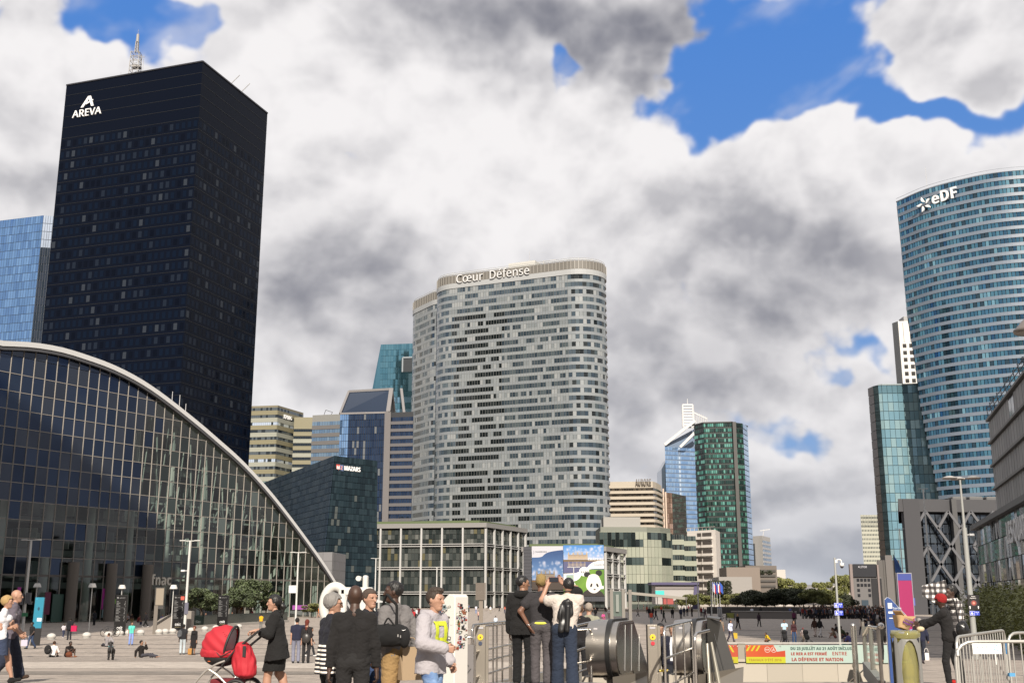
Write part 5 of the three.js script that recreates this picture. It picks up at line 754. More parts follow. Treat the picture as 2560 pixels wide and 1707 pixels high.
// street furniture
const poleGrey=mat(0.34,0.345,0.33,0.5),poleLight=mat(0.55,0.55,0.53,0.45),wheel=(g,x,y,s)=>{g.fillStyle='#fff';g.beginPath();g.arc(x,y - s*0.3,s*0.09,0,7);g.fill();g.strokeStyle='#fff';g.lineWidth=s*0.09;g.beginPath();g.moveTo(x,y - s*0.2);g.lineTo(x + s*0.02,y + s*0.02);g.lineTo(x + s*0.2,y + s*0.02);g.lineTo(x + s*0.28,y + s*0.25);g.stroke();g.beginPath();g.arc(x + s*0.02,y + s*0.1,s*0.2,1,4.4);g.stroke();};
const accessTex=canvasTex(256,128,(g)=>{g.fillStyle='#2d3fae';g.fillRect(0,0,256,128);g.strokeStyle='#e8ebff';g.lineWidth=6;g.strokeRect(6,6,116,116);wheel(g,58,66,110);g.fillStyle='#aab2f0';g.fillRect(150,20,34,34);g.fillRect(200,20,36,34);g.fillRect(176,74,34,10);g.fillRect(188,64,10,44);});
const accessMat=new THREE.MeshStandardMaterial({map:accessTex,roughness:0.6});
{
const d=58,t=thing('street_lamp','tall pale street lamp with three disc heads, carrying a concert poster','street lamp',spot(2434,d)),top=heightAt(1196,d)- groundY(d);
put('pole',cyl(V(0,0,0),V(0,top*0.72,0),0.15,0.115,14),poleGrey,t);put('upper_pole',cyl(V(0,top*0.72,0),V(0,top,0),0.07,0.05,10),poleGrey,t);
for(const[x,z]of[[-0.62,0.2],[0,-0.25],[0.62,0.2]])put('lamp_head',[new THREE.LatheGeometry([[0,0.12],[0.12,0.11],[0.36,0.03],[0.4,0],[0.34,-0.05],[0,-0.07]].map(([a,b])=>new THREE.Vector2(a,b)),20).translate(x,top,z),cyl(V(0,top - 0.02,0),V(x,top - 0.02,z),0.03)],mat(0.38,0.36,0.34,0.4),t);
const y1=heightAt(1487,d)- groundY(d),y0=heightAt(1524,d)- groundY(d);const tex=canvasTex(256,330,(g,w,h)=>{g.fillStyle='#141113';g.fillRect(0,0,w,h);g.fillStyle='#d9d4d0';g.font='bold 34px sans-serif';g.fillText('Peter',84,46);g.font='bold 30px sans-serif';g.fillText('PARADISE',48,84);const r=g.createRadialGradient(128,180,6,128,180,76);r.addColorStop(0,'#d9a08a');r.addColorStop(0.5,'#8b3a34');r.addColorStop(1,'#3a3a40');g.fillStyle=r;g.beginPath();g.ellipse(128,180,78,62,0,0,7);g.fill();g.fillStyle='#e8e8e8';for(const x of[34,222]){g.beginPath();g.moveTo(x,240);g.lineTo(x + 20,270);g.lineTo(x + 9,270);g.lineTo(x + 9,310);g.lineTo(x - 9,310);g.lineTo(x - 9,270);g.lineTo(x - 20,270);g.fill();}});
put('poster',box(0.58,y1 - y0,0.04,0.05,(y0 + y1)/ 2,0.2),new THREE.MeshStandardMaterial({map:tex,roughness:0.6}),t);const ya=heightAt(1527,d)- groundY(d),yb=heightAt(1538,d)- groundY(d);put('access_sign',box(0.5,ya - yb,0.04,0.05,(ya + yb)/ 2,0.2),accessMat,t);
put('camera',[rbox(0.28,0.12,0.14,0.03,0.3,top*0.68,0.1,0.3),cyl(V(0,top*0.68,0),V(0.2,top*0.68,0.08),0.03)],mat(0.6,0.6,0.6,0.4),t);
}
{
const d=26,p=P(2568,826,d),t=thing('street_lamp','near street lamp at right edge, only one disc head in view','street lamp',[p.x + 0.3,0,-d]);put('pole',cyl(V(0.3,0,0),V(0.3,p.y - 0.1,0),0.13,0.07,12),poleGrey,t);put('lamp_head',[new THREE.LatheGeometry([[0,0.34],[0.1,0.3],[0.2,0.2],[0.3,0.08],[0.37,0.03],[0.38,-0.02],[0.34,-0.07],[0,-0.1]].map(([a,b])=>new THREE.Vector2(a,b)),24).translate(-0.22,p.y,0),cyl(V(0.3,p.y - 0.12,0),V(-0.2,p.y,0),0.035)],mat(0.16,0.14,0.13,0.35),t);
}
function pole(label,px,d,yTop,r,extra){const t=thing('lamp_post',label,'lamp post',spot(px,d)),top=heightAt(yTop,d)- groundY(d);put('pole',cyl(V(0,0,0),V(0,top,0),r,r*0.7,10),d>90?poleLight:poleGrey,t);put('arm',[box(1.5,0.07,0.12,0,top,0),rbox(0.5,0.09,0.2,0.03,-0.6,top + 0.02,0),rbox(0.5,0.09,0.2,0.03,0.6,top + 0.02,0)],mat(0.5,0.5,0.48,0.4),t);extra?.(t,top,d);return t;}
pole('slim grey lamp post at the far left, behind the bald man',57,96,1350,0.11,(t,top)=>{put('speaker',[box(0.3,0.9,0.25,-0.25,3.2,0.1),box(0.4,0.9,0.25,0.25,3.3,0.1),box(0.25,0.25,0.2,0.5,2.9,0.2)],mat(0.08,0.08,0.09,0.5),t);put('exit_sign',box(0.55,0.3,0.06,0.1,1.95,0.2),mat(0.02,0.16,0.07,0.5),t);});
pole('tall white lamp post before the lettering on the arched hall',461,92,1352,0.12,(t,top)=>{put('camera',[rbox(0.32,0.16,0.18,0.04,-0.4,top - 2.4,0.1),cyl(V(0,top - 2.4,0),V(-0.35,top - 2.4,0.08),0.03)],mat(0.6,0.6,0.6,0.4),t);put('notice',box(0.3,0.9,0.05,0.1,2.5,0.18),mat(0.1,0.1,0.14,0.6),t);put('notice',box(0.28,0.28,0.05,-0.28,3.3,0.1),mat(0.55,0.08,0.05,0.6),t);});
pole('white lamp post with a small white notice, right of the pines',738,118,1381,0.11,(t)=>{put('notice',box(0.75,0.75,0.05,-0.45,4.2,0.1),mat(0.75,0.75,0.75,0.5),t);});
pole('thin lamp post before the white columned pavilion, left part',935,190,1396,0.13);
pole('thin lamp post before the middle of the white columned pavilion',1090,200,1418,0.13);
pole('slim lamp post standing before the panda poster',1436,150,1418,0.09);
pole('dark mast among the walkers in the shade beside the terrace wall',1748,150,1455,0.09);pole('dark mast just left of the white information stand',1781,165,1448,0.1);
pole('lamp post in front of the lattice building, far right',2337,190,1222,0.16);pole('dark lamp post between the lattice building and rounded glass tower',2268,200,1322,0.13);
{
for(const[px,d,y,l]of[[83,118,1458,'white lampshade lantern furthest left before the arched hall'],[222,113,1458,'white lampshade lantern right of the green door panel'],[297,120,1462,'white lampshade lantern standing above the leftmost black totem'],[427,116,1462,'white lampshade lantern just left of the tall white lamp post']]){const t=thing('lantern',l,'lantern',spot(px,d)),top=heightAt(y,d)- groundY(d);put('stand',cyl(V(0,0,0),V(0,top - 0.3,0),0.05,0.04,8),poleLight,t);put('lamp_shade',new THREE.LatheGeometry([[0.28,0.38],[0.29,0.38],[0.42,0.1],[0.44,0],[0.42,0]].map(([a,b])=>new THREE.Vector2(a,b)),18,0,Math.PI*2).scale(0.9,1.05,0.9).translate(0,top - 0.4,0),mat(0.6,0.585,0.56,0.7),t);put('shade_top',new THREE.CylinderGeometry(0.255,0.255,0.02,16).translate(0,top - 0.01,0),mat(0.6,0.585,0.56,0.7),t);}
}
const totemTex=canvasTex(256,640,(g,w,h)=>{g.fillStyle='#0d0c0d';g.fillRect(0,0,w,h);g.fillStyle='#9a9a9a';g.font='bold 40px sans-serif';g.fillText('10',16,56);g.font='24px sans-serif';g.fillText('porte parvis',84,50);for(let i=0;i<14;i++){if(i===4||i===9)continue;g.fillStyle='#6f6f6f';g.fillRect(18,100 + i*24,50 +(i*37)% 70,9);g.fillRect(w - 34 -(i % 3)*10,98 + i*24,12 +(i % 3)*6,13);}g.fillStyle='#777';g.fillRect(14,204,w - 28,2);g.fillRect(14,322,w - 28,2);g.fillStyle='#c8c8c8';g.font='bold 74px sans-serif';g.fillText('cnit',62,560);g.fillStyle='#b5a878';for(let i=0;i<9;i++)g.fillRect(66 + i*15,582,8,5);});
const totemMat=new THREE.MeshStandardMaterial({map:totemTex,roughness:0.35});
for(const[px,d,y0,w,l,a]of[[299,106,1487,1.05,'black directory totem beside the parked bicycle',0.05],[444,120,1487,1.2,'black directory totem partly behind the tall white lamp post',-0.05],[555,133,1488,1.25,'black directory totem standing among the pine trees',-0.1]]){const t=thing('directory_totem',l,'sign',spot(px,d),a),h=heightAt(y0,d)- groundY(d);put('panel',rbox(w,h,0.22,0.02,0,h / 2,0),mat(0.012,0.012,0.012,0.35),t);put('print',box(w - 0.06,h - 0.06,0.02,0,h / 2,0.115),totemMat,t);}
{const d=82,t=thing('information_totem','slanted teal information totem on the shaded left side','sign',spot(91,d),0.1),h=heightAt(1493,d)- groundY(d),tex=canvasTex(128,300,(g)=>{g.fillStyle='#1f6f88';g.fillRect(0,0,128,300);g.fillStyle='#173c50';g.beginPath();g.moveTo(64,90);g.lineTo(84,112);g.lineTo(64,134);g.lineTo(44,112);g.fill();g.fillStyle='#b8c4cc';g.fillRect(56,200,66,34);g.fillStyle='#2f8ba6';g.fillRect(10,12,30,8);});const g1=box(0.6,h*0.36,0.2,0,h*0.18,0),g2=box(0.62,h*0.64,0.2,0.0,h*0.68,0);put('base',g1,mat(0.012,0.012,0.014,0.4),t);put('panel',g2,new THREE.MeshStandardMaterial({map:tex,roughness:0.4}),t);t.rotation.z=-0.02;}
{const t=thing('advertising_stand','tall brown advertising stand before the arched hall','sign',spot(390,108),0.2),d=108,h=heightAt(1467,d)- groundY(d);put('post',box(0.34,h*0.6,0.3,-0.12,h*0.3,0),mat(0.15,0.13,0.11,0.7),t);put('panel',[box(0.85,h*0.46,0.2,0.12,h*0.76,0)],mat(0.035,0.032,0.03,0.5),t);put('screen',box(0.7,h*0.36,0.05,0.14,h*0.79,0.12),mat(0.26,0.22,0.17,0.4),t);}
{const t=thing('advertising_stand','brown slatted advertising column in front of the white columned pavilion','sign',spot(1201,140)),d=140,y1=heightAt(1457,d)- groundY(d),y0=heightAt(1500,d)- groundY(d);put('post',box(0.5,y0,0.4,0.05,y0 / 2,-0.1),mat(0.2,0.17,0.14,0.8),t);put('panel',Array.from({length:9},(_,i)=>box(0.12,y1 - y0,0.5,-0.55 + i*0.14,(y0 + y1)/ 2,0)),mat(0.15,0.125,0.105,0.8),t);}
{const t=thing('shelter','steel lift shelter between posts, right of the posters','shelter',spot(1552,150)),d=150,h=heightAt(1473,d)- groundY(d),m=mat(0.2,0.185,0.165,0.7);for(const x of[-1.15,0.4,1.3])put('post',box(0.42,h*(x>1?0.98:1),0.5,x,h / 2,0),m,t);put('glass',box(1.2,h*0.72,0.06,-0.4,h*0.58,0),mat(0.16,0.2,0.18,0.08,0.5),t);put('sign_box',box(0.4,h*0.5,0.2,-0.4,h*0.6,0.2),mat(0.22,0.24,0.22,0.4),t);put('bench',[box(1.1,0.08,0.5,-0.4,0.55,0.4),box(0.06,0.55,0.06,-0.8,0.27,0.4),box(0.06,0.55,0.06,0,0.27,0.4)],darkFrame,t);}
{const t=thing('information_stand','white information stand in the shade before the planter wall','sign',spot(1801,172)),h=2.0;put('panel',[box(0.66,h,0.2,0,h / 2,0)],mat(0.5,0.5,0.5,0.5),t);put('slot',[box(0.12,h*0.55,0.04,-0.14,h*0.58,0.11),box(0.12,h*0.55,0.04,0.14,h*0.58,0.11)],mat(0.2,0.2,0.2,0.5),t);put('head_band',box(0.6,0.14,0.03,0,h - 0.12,0.11),mat(0.08,0.12,0.35,0.5),t);}
{const t=thing('construction_barrier','low yellow green barrier panel by the planter wall','barrier',spot(1827,174));put('panel',box(1.3,0.75,0.06,0,0.7,0),mat(0.25,0.26,0.06,0.6),t);put('leg',box(0.08,1,0.3,-0.6,0.5,0),darkFrame,t);put('leg',box(0.08,1,0.3,0.6,0.5,0),darkFrame,t);}
{
const d=72,t=thing('camera_pole','slim pole with a white dome camera and blue wheelchair signs','pole',spot(2098,d)),top=heightAt(1394,d)- groundY(d);put('pole',cyl(V(0,0,0),V(0,top,0),0.085,0.06,10),poleGrey,t);
put('camera_arm',[bentTube([V(0.05,top - 0.25,0),V(0.15,top - 0.12,0.02),V(0.38,top - 0.12,0.05),V(0.42,top - 0.4,0.05)],0.045,0.1),rbox(0.16,0.2,0.14,0.03,0.08,top - 0.24,0)],mat(0.7,0.7,0.7,0.4),t);put('dome_camera',[new THREE.SphereGeometry(0.15,16,12).scale(1,0.8,1).translate(0.42,top - 0.46,0.05),new THREE.CylinderGeometry(0.15,0.15,0.14,16).translate(0.42,top - 0.4,0.05)],mat(0.72,0.72,0.72,0.4),t);put('lens_dome',new THREE.SphereGeometry(0.11,14,10).translate(0.42,top - 0.56,0.05),mat(0.05,0.04,0.04,0.15),t);
for(const y of[1513,1532]){const h=heightAt(y,d)- groundY(d);put('access_sign',box(0.53,0.29,0.04,0.02,h,0.1),accessMat,t);}
}
{
const d=62,t=thing('advertising_totem','tall magenta totem with a blue top','sign',spot(2270,d)),h=heightAt(1434,d)- groundY(d),gy=groundY(d);put('panel',box(0.76,h - 0.36,0.16,0,(h - 0.36)/ 2,0),mat(0.3,0.006,0.09,0.5),t);put('head_panel',box(0.76,0.36,0.18,0,h - 0.18,0),mat(0.04,0.06,0.27,0.5),t);put('frame',[box(0.03,h,0.2,-0.39,h / 2,0),box(0.03,h,0.2,0.39,h / 2,0),box(0.8,0.05,0.2,0,h + 0.02,0)],mat(0.3,0.3,0.36,0.4),t);put('side_panel',box(0.08,0.4,0.1,0.45,h - 1.5,0),mat(0.1,0.12,0.4,0.5),t);
const f=thing('flag','drooping blue flag above the magenta totem','flag',spot(2250,120)),top=heightAt(1386,120)- BASE;put('flagpole',cyl(V(-0.1,0,0),V(-0.1,top,0),0.05,0.04),darkFrame,f);const fp=[],N=8;for(let i=0;i<N;i++){const y0=top - 0.1 - i*0.22,y1=y0 - 0.22,w=(y)=>0.2 + 0.75*Math.sin(Math.min(1,(top - y)/ 1.9)*1.4),zz=(y,u)=>0.15*Math.sin(y*4 + u*3);fp.push([V(-0.05,y0,0),V(-0.05 + w(y0),y0 - 0.5,zz(y0,1)),V(-0.05 + w(y1),y1 - 0.5,zz(y1,1)),V(-0.05,y1,0)]);}put('flag_cloth',polyGeom(fp),mat(0.09,0.19,0.5,0.8),f);
}
[[84,92],[130,94],[218,97],[272,99],[300,103],[323,104],[398,107],[413,108],[432,109],[478,112],[539,122],[569,124],[597,127],[512,117],[352,105]].sort((a,b)=>a[0]- b[0]).forEach(([px,d],i)=>{const t=thing('stone_bollard',ORD[i]+ ' round white stone bollard from the left along the arched hall','bollard',spot(px,d),0,'round white bollards before the arched hall');put('ball',new THREE.SphereGeometry(0.36,14,10).scale(1,0.72,1).translate(0,0.24,0),mat(0.5,0.48,0.45,0.8),t);put('foot',new THREE.CylinderGeometry(0.3,0.33,0.1,14).translate(0,0.05,0),concrete,t);});
function bicycle(label,px,d,turn){const t=thing('bicycle',label,'bicycle',spot(px,d),turn),m=mat(0.02,0.02,0.022,0.4);for(const x of[-0.52,0.52]){const w=put('wheel',new THREE.TorusGeometry(0.33,0.025,6,24).translate(x,0.34,0),mat(0.015,0.015,0.015,0.7),t);put('spokes',[0,1,2,3,4,5].map((k)=>cyl(V(x + Math.cos(k*0.52)*0.32,0.34 + Math.sin(k*0.52)*0.32,0),V(x - Math.cos(k*0.52)*0.32,0.34 - Math.sin(k*0.52)*0.32,0),0.004,0.004,4)),steel,w);}put('frame',[[-0.52,0.34,-0.1,0.3],[-0.1,0.3,-0.22,0.8],[-0.52,0.34,-0.2,0.74],[-0.1,0.3,0.36,0.74],[-0.2,0.74,0.36,0.78],[0.52,0.34,0.34,0.95]].map(([a,b,c,e])=>cyl(V(a,b,0),V(c,e,0),0.018)),m,t);put('saddle',rbox(0.26,0.05,0.12,0.02,-0.24,0.88,0),m,t);put('handlebar',[cyl(V(0.34,0.98,-0.25),V(0.34,0.98,0.25),0.014)],m,t);}
bicycle('dark bicycle parked before the leftmost black totem',276,101,0.1);
bicycle('bicycle leaning in the shade by the yellow green barrier',1812,172,0.2);
{const t=thing('slanted_ramp','grey slanted stair wall behind the white lampshade lantern','ramp',spot(422,124));put('wall',plate(shapeOf([[-2.2,0],[2.4,0],[2.4,1.9],[1,2],[-1,1.1]]),1.2).translate(0,0,-1),mat(0.24,0.215,0.19,0.85),t);put('handrail',cyl(V(-1.6,0.4,0.4),V(1.8,2.6,0.4),0.06),darkFrame,t);}
{
const t=thing('planter_edge','long low stone planter edge below the pine trees','planter',spot(560,140));const a=spot(455,126),b=spot(715,160),m=t.position;put('kerb',beam(V(a[0]- m.x,0.15,a[2]- m.z),V(b[0]- m.x,0.15,b[2]- m.z),0.8,0.3),mat(0.42,0.39,0.35,0.8),t);put('glass_screen',beam(V(a[0]- m.x + 0.3,0.85,a[2]- m.z - 0.6),V(b[0]- m.x,0.85,b[2]- m.z - 0.6),0.05,1.1),mat(0.03,0.05,0.045,0.08,0.4),t);}
for(const[px,w,l]of[[937,1.8,'white parasol left of the big white letters, by the pavilion'],[928,1.5,'grey parasol behind the white parasol']]){const t=thing('parasol',l,'parasol',spot(px,l[0]==='g'?196:178));put('canopy',new THREE.ConeGeometry(w,0.55,10,1,true).translate(0,2.9,0),mat(0.5,0.5,0.48,0.8),t);put('stand',cyl(V(0,0,0),V(0,3.1,0),0.05),poleLight,t);}
// big white letters
{
const d=36,m=mat(0.6,0.59,0.56,0.45),s=d / 2916,gy=groundY(d),at=(px)=>ray(px,1480)[0]*d,hy=(y)=>heightAt(y,d)- gy;
const L=(label,px,f)=>{const t=thing('letter_sculpture',label,'sculpture',[at(px),gy,-d]);f(t);};
L('giant white letter c behind the grey haired woman',838,(t)=>{const r=(hy(1466)- hy(1560))/ 2,cy=(hy(1466)+ hy(1560))/ 2,pts=[];for(let k=0;k<=20;k++){const a=0.5 + k / 20*5.3;pts.push(V(Math.cos(a)*r*0.62,cy + Math.sin(a)*r,0));}put('letter',tube(pts,0.15,10,60),m,t);put('base',cyl(V(0,0,0),V(0,cy - r,0),0.3,0.3,12),m,t);});
L('giant white letter n half hidden by the bald man',870,(t)=>{const h=hy(1467),w=0.56;put('letter',[rbox(0.27,h,0.4,0.08,-0.16,h / 2,0),rbox(0.27,h - 0.2,0.4,0.08,0.5,h / 2 - 0.1,0),rbox(0.9,0.28,0.4,0.08,0.18,h - 0.15,0)],m,t);});
L('giant white letter i with a round dot',896,(t)=>{const h=hy(1452);put('letter',[rbox(0.2,h - 0.2,0.3,0.06,0,(h - 0.2)/ 2,0)],m,t);put('dot',[new THREE.CylinderGeometry(0.085,0.085,0.3,18).rotateX(Math.PI / 2).scale(1,0.95,1).translate(0,hy(1446),0)],m,t);});
L('giant white letter t behind the bald man',913,(t)=>{const h=hy(1438);put('letter',[rbox(0.17,h,0.34,0.07,0,h / 2,0),rbox(0.44,0.15,0.34,0.06,0.02,hy(1474),0)],m,t);put('camera',[box(0.1,0.06,0.1,0.26,hy(1484),0.1)],darkFrame,t);});
}
// figures
function netMesh(sdf,lo,hi,cell){
const n=[0,1,2].map((k)=>Math.ceil((hi[k]- lo[k])/ cell)+ 2),[nx,ny,nz]=n,F=new Float32Array(nx*ny*nz),BL=4;
for(let bz=0;bz<nz;bz +=BL)for(let by=0;by<ny;by +=BL)for(let bx=0;bx<nx;bx +=BL){
const c=sdf(lo[0]+(bx + 1.5)*cell,lo[1]+(by + 1.5)*cell,lo[2]+(bz + 1.5)*cell),far=Math.abs(c)>cell*5.2 + 0.03;
for(let z=bz;z<Math.min(nz,bz + BL);z++)for(let y=by;y<Math.min(ny,by + BL);y++)for(let x=bx;x<Math.min(nx,bx + BL);x++)F[(z*ny + y)*nx + x]=far?c:sdf(lo[0]+ x*cell,lo[1]+ y*cell,lo[2]+ z*cell);
}
const idx=new Int32Array(nx*ny*nz).fill(-1),pos=[],tri=[],E=[[0,1],[2,3],[4,5],[6,7],[0,2],[1,3],[4,6],[5,7],[0,4],[1,5],[2,6],[3,7]];
const g=new Float32Array(8);
for(let z=0;z<nz - 1;z++)for(let y=0;y<ny - 1;y++)for(let x=0;x<nx - 1;x++){
const o=(z*ny + y)*nx + x;let m=0;
for(let k=0;k<8;k++){const v=F[o +(k&1)+((k>>1)&1)*nx +(k>>2)*nx*ny];g[k]=v;if(v<0)m|=1<<k;}
if(m===0||m===255)continue;
let px=0,py=0,pz=0,c=0;
for(const[a,b]of E){const va=g[a],vb=g[b];if((va<0)===(vb<0))continue;const t=va /(va - vb);px +=(a&1)+((b&1)-(a&1))*t;py +=((a>>1)&1)+(((b>>1)&1)-((a>>1)&1))*t;pz +=(a>>2)+((b>>2)-(a>>2))*t;c++;}
idx[o]=pos.length / 3;pos.push(lo[0]+(x + px / c)*cell,lo[1]+(y + py / c)*cell,lo[2]+(z + pz / c)*cell);
}
const S=[1,nx,nx*ny];
for(let z=1;z<nz - 1;z++)for(let y=1;y<ny - 1;y++)for(let x=1;x<nx - 1;x++){
const o=(z*ny + y)*nx + x,f0=F[o]<0;
for(let a=0;a<3;a++){
if((F[o + S[a]]<0)===f0)continue;
const b=S[(a + 1)% 3],c=S[(a + 2)% 3],q=[idx[o],idx[o - b],idx[o - b - c],idx[o - c]];
if(q.some((k)=>k<0))continue;
if(f0)tri.push(q[0],q[1],q[2],q[0],q[2],q[3]);else tri.push(q[0],q[2],q[1],q[0],q[3],q[2]);
}
}
const geo=new THREE.BufferGeometry(),P=new Float32Array(pos);geo.setAttribute('position',new THREE.BufferAttribute(P,3));
const N=new Float32Array(P.length),e=cell*0.6;for(let i=0;i<P.length;i +=3){const x=P[i],y=P[i + 1],z=P[i + 2];let a=sdf(x + e,y,z)- sdf(x - e,y,z),b=sdf(x,y + e,z)- sdf(x,y - e,z),c=sdf(x,y,z + e)- sdf(x,y,z - e);const l=Math.hypot(a,b,c)||1;N[i]=a / l;N[i + 1]=b / l;N[i + 2]=c / l;}
geo.setAttribute('normal',new THREE.BufferAttribute(N,3));
const uv=new Float32Array(P.length / 3*2);for(let i=0;i<P.length / 3;i++){uv[i*2]=P[i*3]+ P[i*3 + 2]*0.7;uv[i*2 + 1]=P[i*3 + 1];}geo.setAttribute('uv',new THREE.BufferAttribute(uv,2));geo.setIndex(tri);return geo;
}
function capsule(a,b,ra,rb){const bx=b[0]- a[0],by=b[1]- a[1],bz=b[2]- a[2],L=bx*bx + by*by + bz*bz||1e-9;return(x,y,z)=>{const px=x - a[0],py=y - a[1],pz=z - a[2],t=clamp((px*bx + py*by + pz*bz)/ L),dx=px - bx*t,dy=py - by*t,dz=pz - bz*t;return Math.sqrt(dx*dx + dy*dy + dz*dz)-(ra +(rb - ra)*t);};}
function ellip(c,r){const m=Math.min(...r);return(x,y,z)=>{const a=(x - c[0])/ r[0],b=(y - c[1])/ r[1],d=(z - c[2])/ r[2];return(Math.sqrt(a*a + b*b + d*d)- 1)*m;};}
const smin=(a,b,k)=>{const h=clamp(0.5 + 0.5*(b - a)/ k);return b +(a - b)*h - k*h*(1 - h);};
const union=(fs,k)=>(x,y,z)=>{let d=fs[0](x,y,z);for(let i=1;i<fs.length;i++)d=smin(d,fs[i](x,y,z),k);return d;};
const vadd=(a,b,s=1)=>[a[0]+ b[0]*s,a[1]+ b[1]*s,a[2]+ b[2]*s],vsub=(a,b)=>[a[0]- b[0],a[1]- b[1],a[2]- b[2]],vlen=(a)=>Math.hypot(...a),vnorm=(a)=>{const l=vlen(a)||1;return[a[0]/ l,a[1]/ l,a[2]/ l];},vlerp=(a,b,t)=>[lerp(a[0],b[0],t),lerp(a[1],b[1],t),lerp(a[2],b[2],t)],vdot=(a,b)=>a[0]*b[0]+ a[1]*b[1]+ a[2]*b[2],vcross=(a,b)=>[a[1]*b[2]- a[2]*b[1],a[2]*b[0]- a[0]*b[2],a[0]*b[1]- a[1]*b[0]];
function ik(a,t,l1,l2,pole){let d=vsub(t,a),L=vlen(d);const m=(l1 + l2)*0.998;if(L>m){d=vnorm(d);t=vadd(a,d,m);L=m;}d=vnorm(d);const q=(l1*l1 - l2*l2 + L*L)/(2*L),h=Math.sqrt(Math.max(0,l1*l1 - q*q));let p=vadd(pole,d,-vdot(pole,d));p=vnorm(p);return[vadd(vadd(a,d,q),p,h),t];}
const POSES={
stand:{},
walk:{LF:[0.08,0.085,0.27],RF:[-0.08,0.15,-0.3],LH:[0.24,0.86,-0.16],RH:[-0.24,0.88,0.2],rearR:0.7,drop:0.03,lean:0.05},
walk2:{RF:[-0.08,0.085,0.24],LF:[0.08,0.14,-0.26],RH:[-0.25,0.86,-0.12],LH:[0.24,0.9,0.18],rearL:0.7,drop:0.025,lean:0.04},
phone:{RH:[-0.14,1.18,0.3],LH:[0.12,1.14,0.28],headPitch:0.35},
fold:{RH:[0.08,1.14,0.22],LH:[-0.06,1.1,0.24]},
push:{LH:[0.16,1.02,0.42],RH:[-0.16,1.02,0.42],LF:[0.08,0.085,0.2],RF:[-0.08,0.14,-0.24],rearR:0.6,lean:0.12},
sit:{py:0.46,LF:[0.11,0.085,0.42],RF:[-0.11,0.085,0.4],LH:[0.12,0.62,0.34],RH:[-0.12,0.62,0.34],lean:0.3,headPitch:0.15},
ground:{py:0.13,LF:[0.12,0.08,0.52],RF:[-0.12,0.08,0.5],LH:[0.16,0.42,0.44],RH:[-0.16,0.42,0.44],lean:0.35},
legsOut:{py:0.12,LF:[0.1,0.08,0.86],RF:[-0.08,0.08,0.84],LH:[0.02,0.72,0.2],RH:[-0.2,0.1,-0.26],lean:-0.12},
crouch:{py:0.34,LF:[0.11,0.085,0.12],RF:[-0.11,0.085,0.02],LH:[0.14,0.2,0.4],RH:[-0.1,0.22,0.42],lean:0.6},
bend:{LH:[0.14,0.55,0.5],RH:[-0.14,0.6,0.5],lean:1.0},
};
function skeleton(o){
const p={LF:[0.1,0.085,0.02],RF:[-0.1,0.085,-0.02],LH:[0.22,0.82,0.04],RH:[-0.22,0.82,0.04],lean:0.02,py:0.95,drop:0,twist:0,headYaw:0,headPitch:0,roll:0,...POSES[o.pose||'stand'],...o.p};
const f=o.sex==='f',sw=f?0.148:0.17,hw=f?0.092:0.088,J={p};
J.pelvis=[p.px||0,p.py - p.drop,p.pz||0];const T=vnorm([Math.sin(p.roll),Math.cos(p.lean),Math.sin(p.lean)]),cx=Math.cos(p.twist),sx=Math.sin(p.twist),R=[cx,0,-sx];
J.T=T;J.R=R;J.fwd=vnorm(vcross(R,T));J.waist=vadd(J.pelvis,T,0.14);J.chest=vadd(vadd(J.pelvis,T,0.34),J.fwd,0.005);J.neck=vadd(J.pelvis,T,0.53);
J.LS=vadd(vadd(J.pelvis,T,0.448),R,sw);J.RS=vadd(vadd(J.pelvis,T,0.448),R,-sw);J.LHip=vadd(J.pelvis,[1,0,0],hw);J.RHip=vadd(J.pelvis,[1,0,0],-hw);
const hd=vnorm(vlerp(T,[0,1,0],0.6));J.head=vadd(vadd(J.neck,hd,0.15),J.fwd,0.03);
[J.LE,J.LW]=ik(J.LS,p.LH,0.29,0.26,p.LP||[0.5,-0.6,-0.7]);[J.RE,J.RW]=ik(J.RS,p.RH,0.29,0.26,p.RP||[-0.5,-0.6,-0.7]);
[J.LK,J.LA]=ik(J.LHip,p.LF,0.445,0.43,p.LKp||[0.15,0.1,1]);[J.RK,J.RA]=ik(J.RHip,p.RF,0.445,0.43,p.RKp||[-0.15,0.1,1]);
return J;
}
function footDir(o,rear,out){return vnorm([out,-0.12 - rear*0.9,1 - rear*0.45]);}
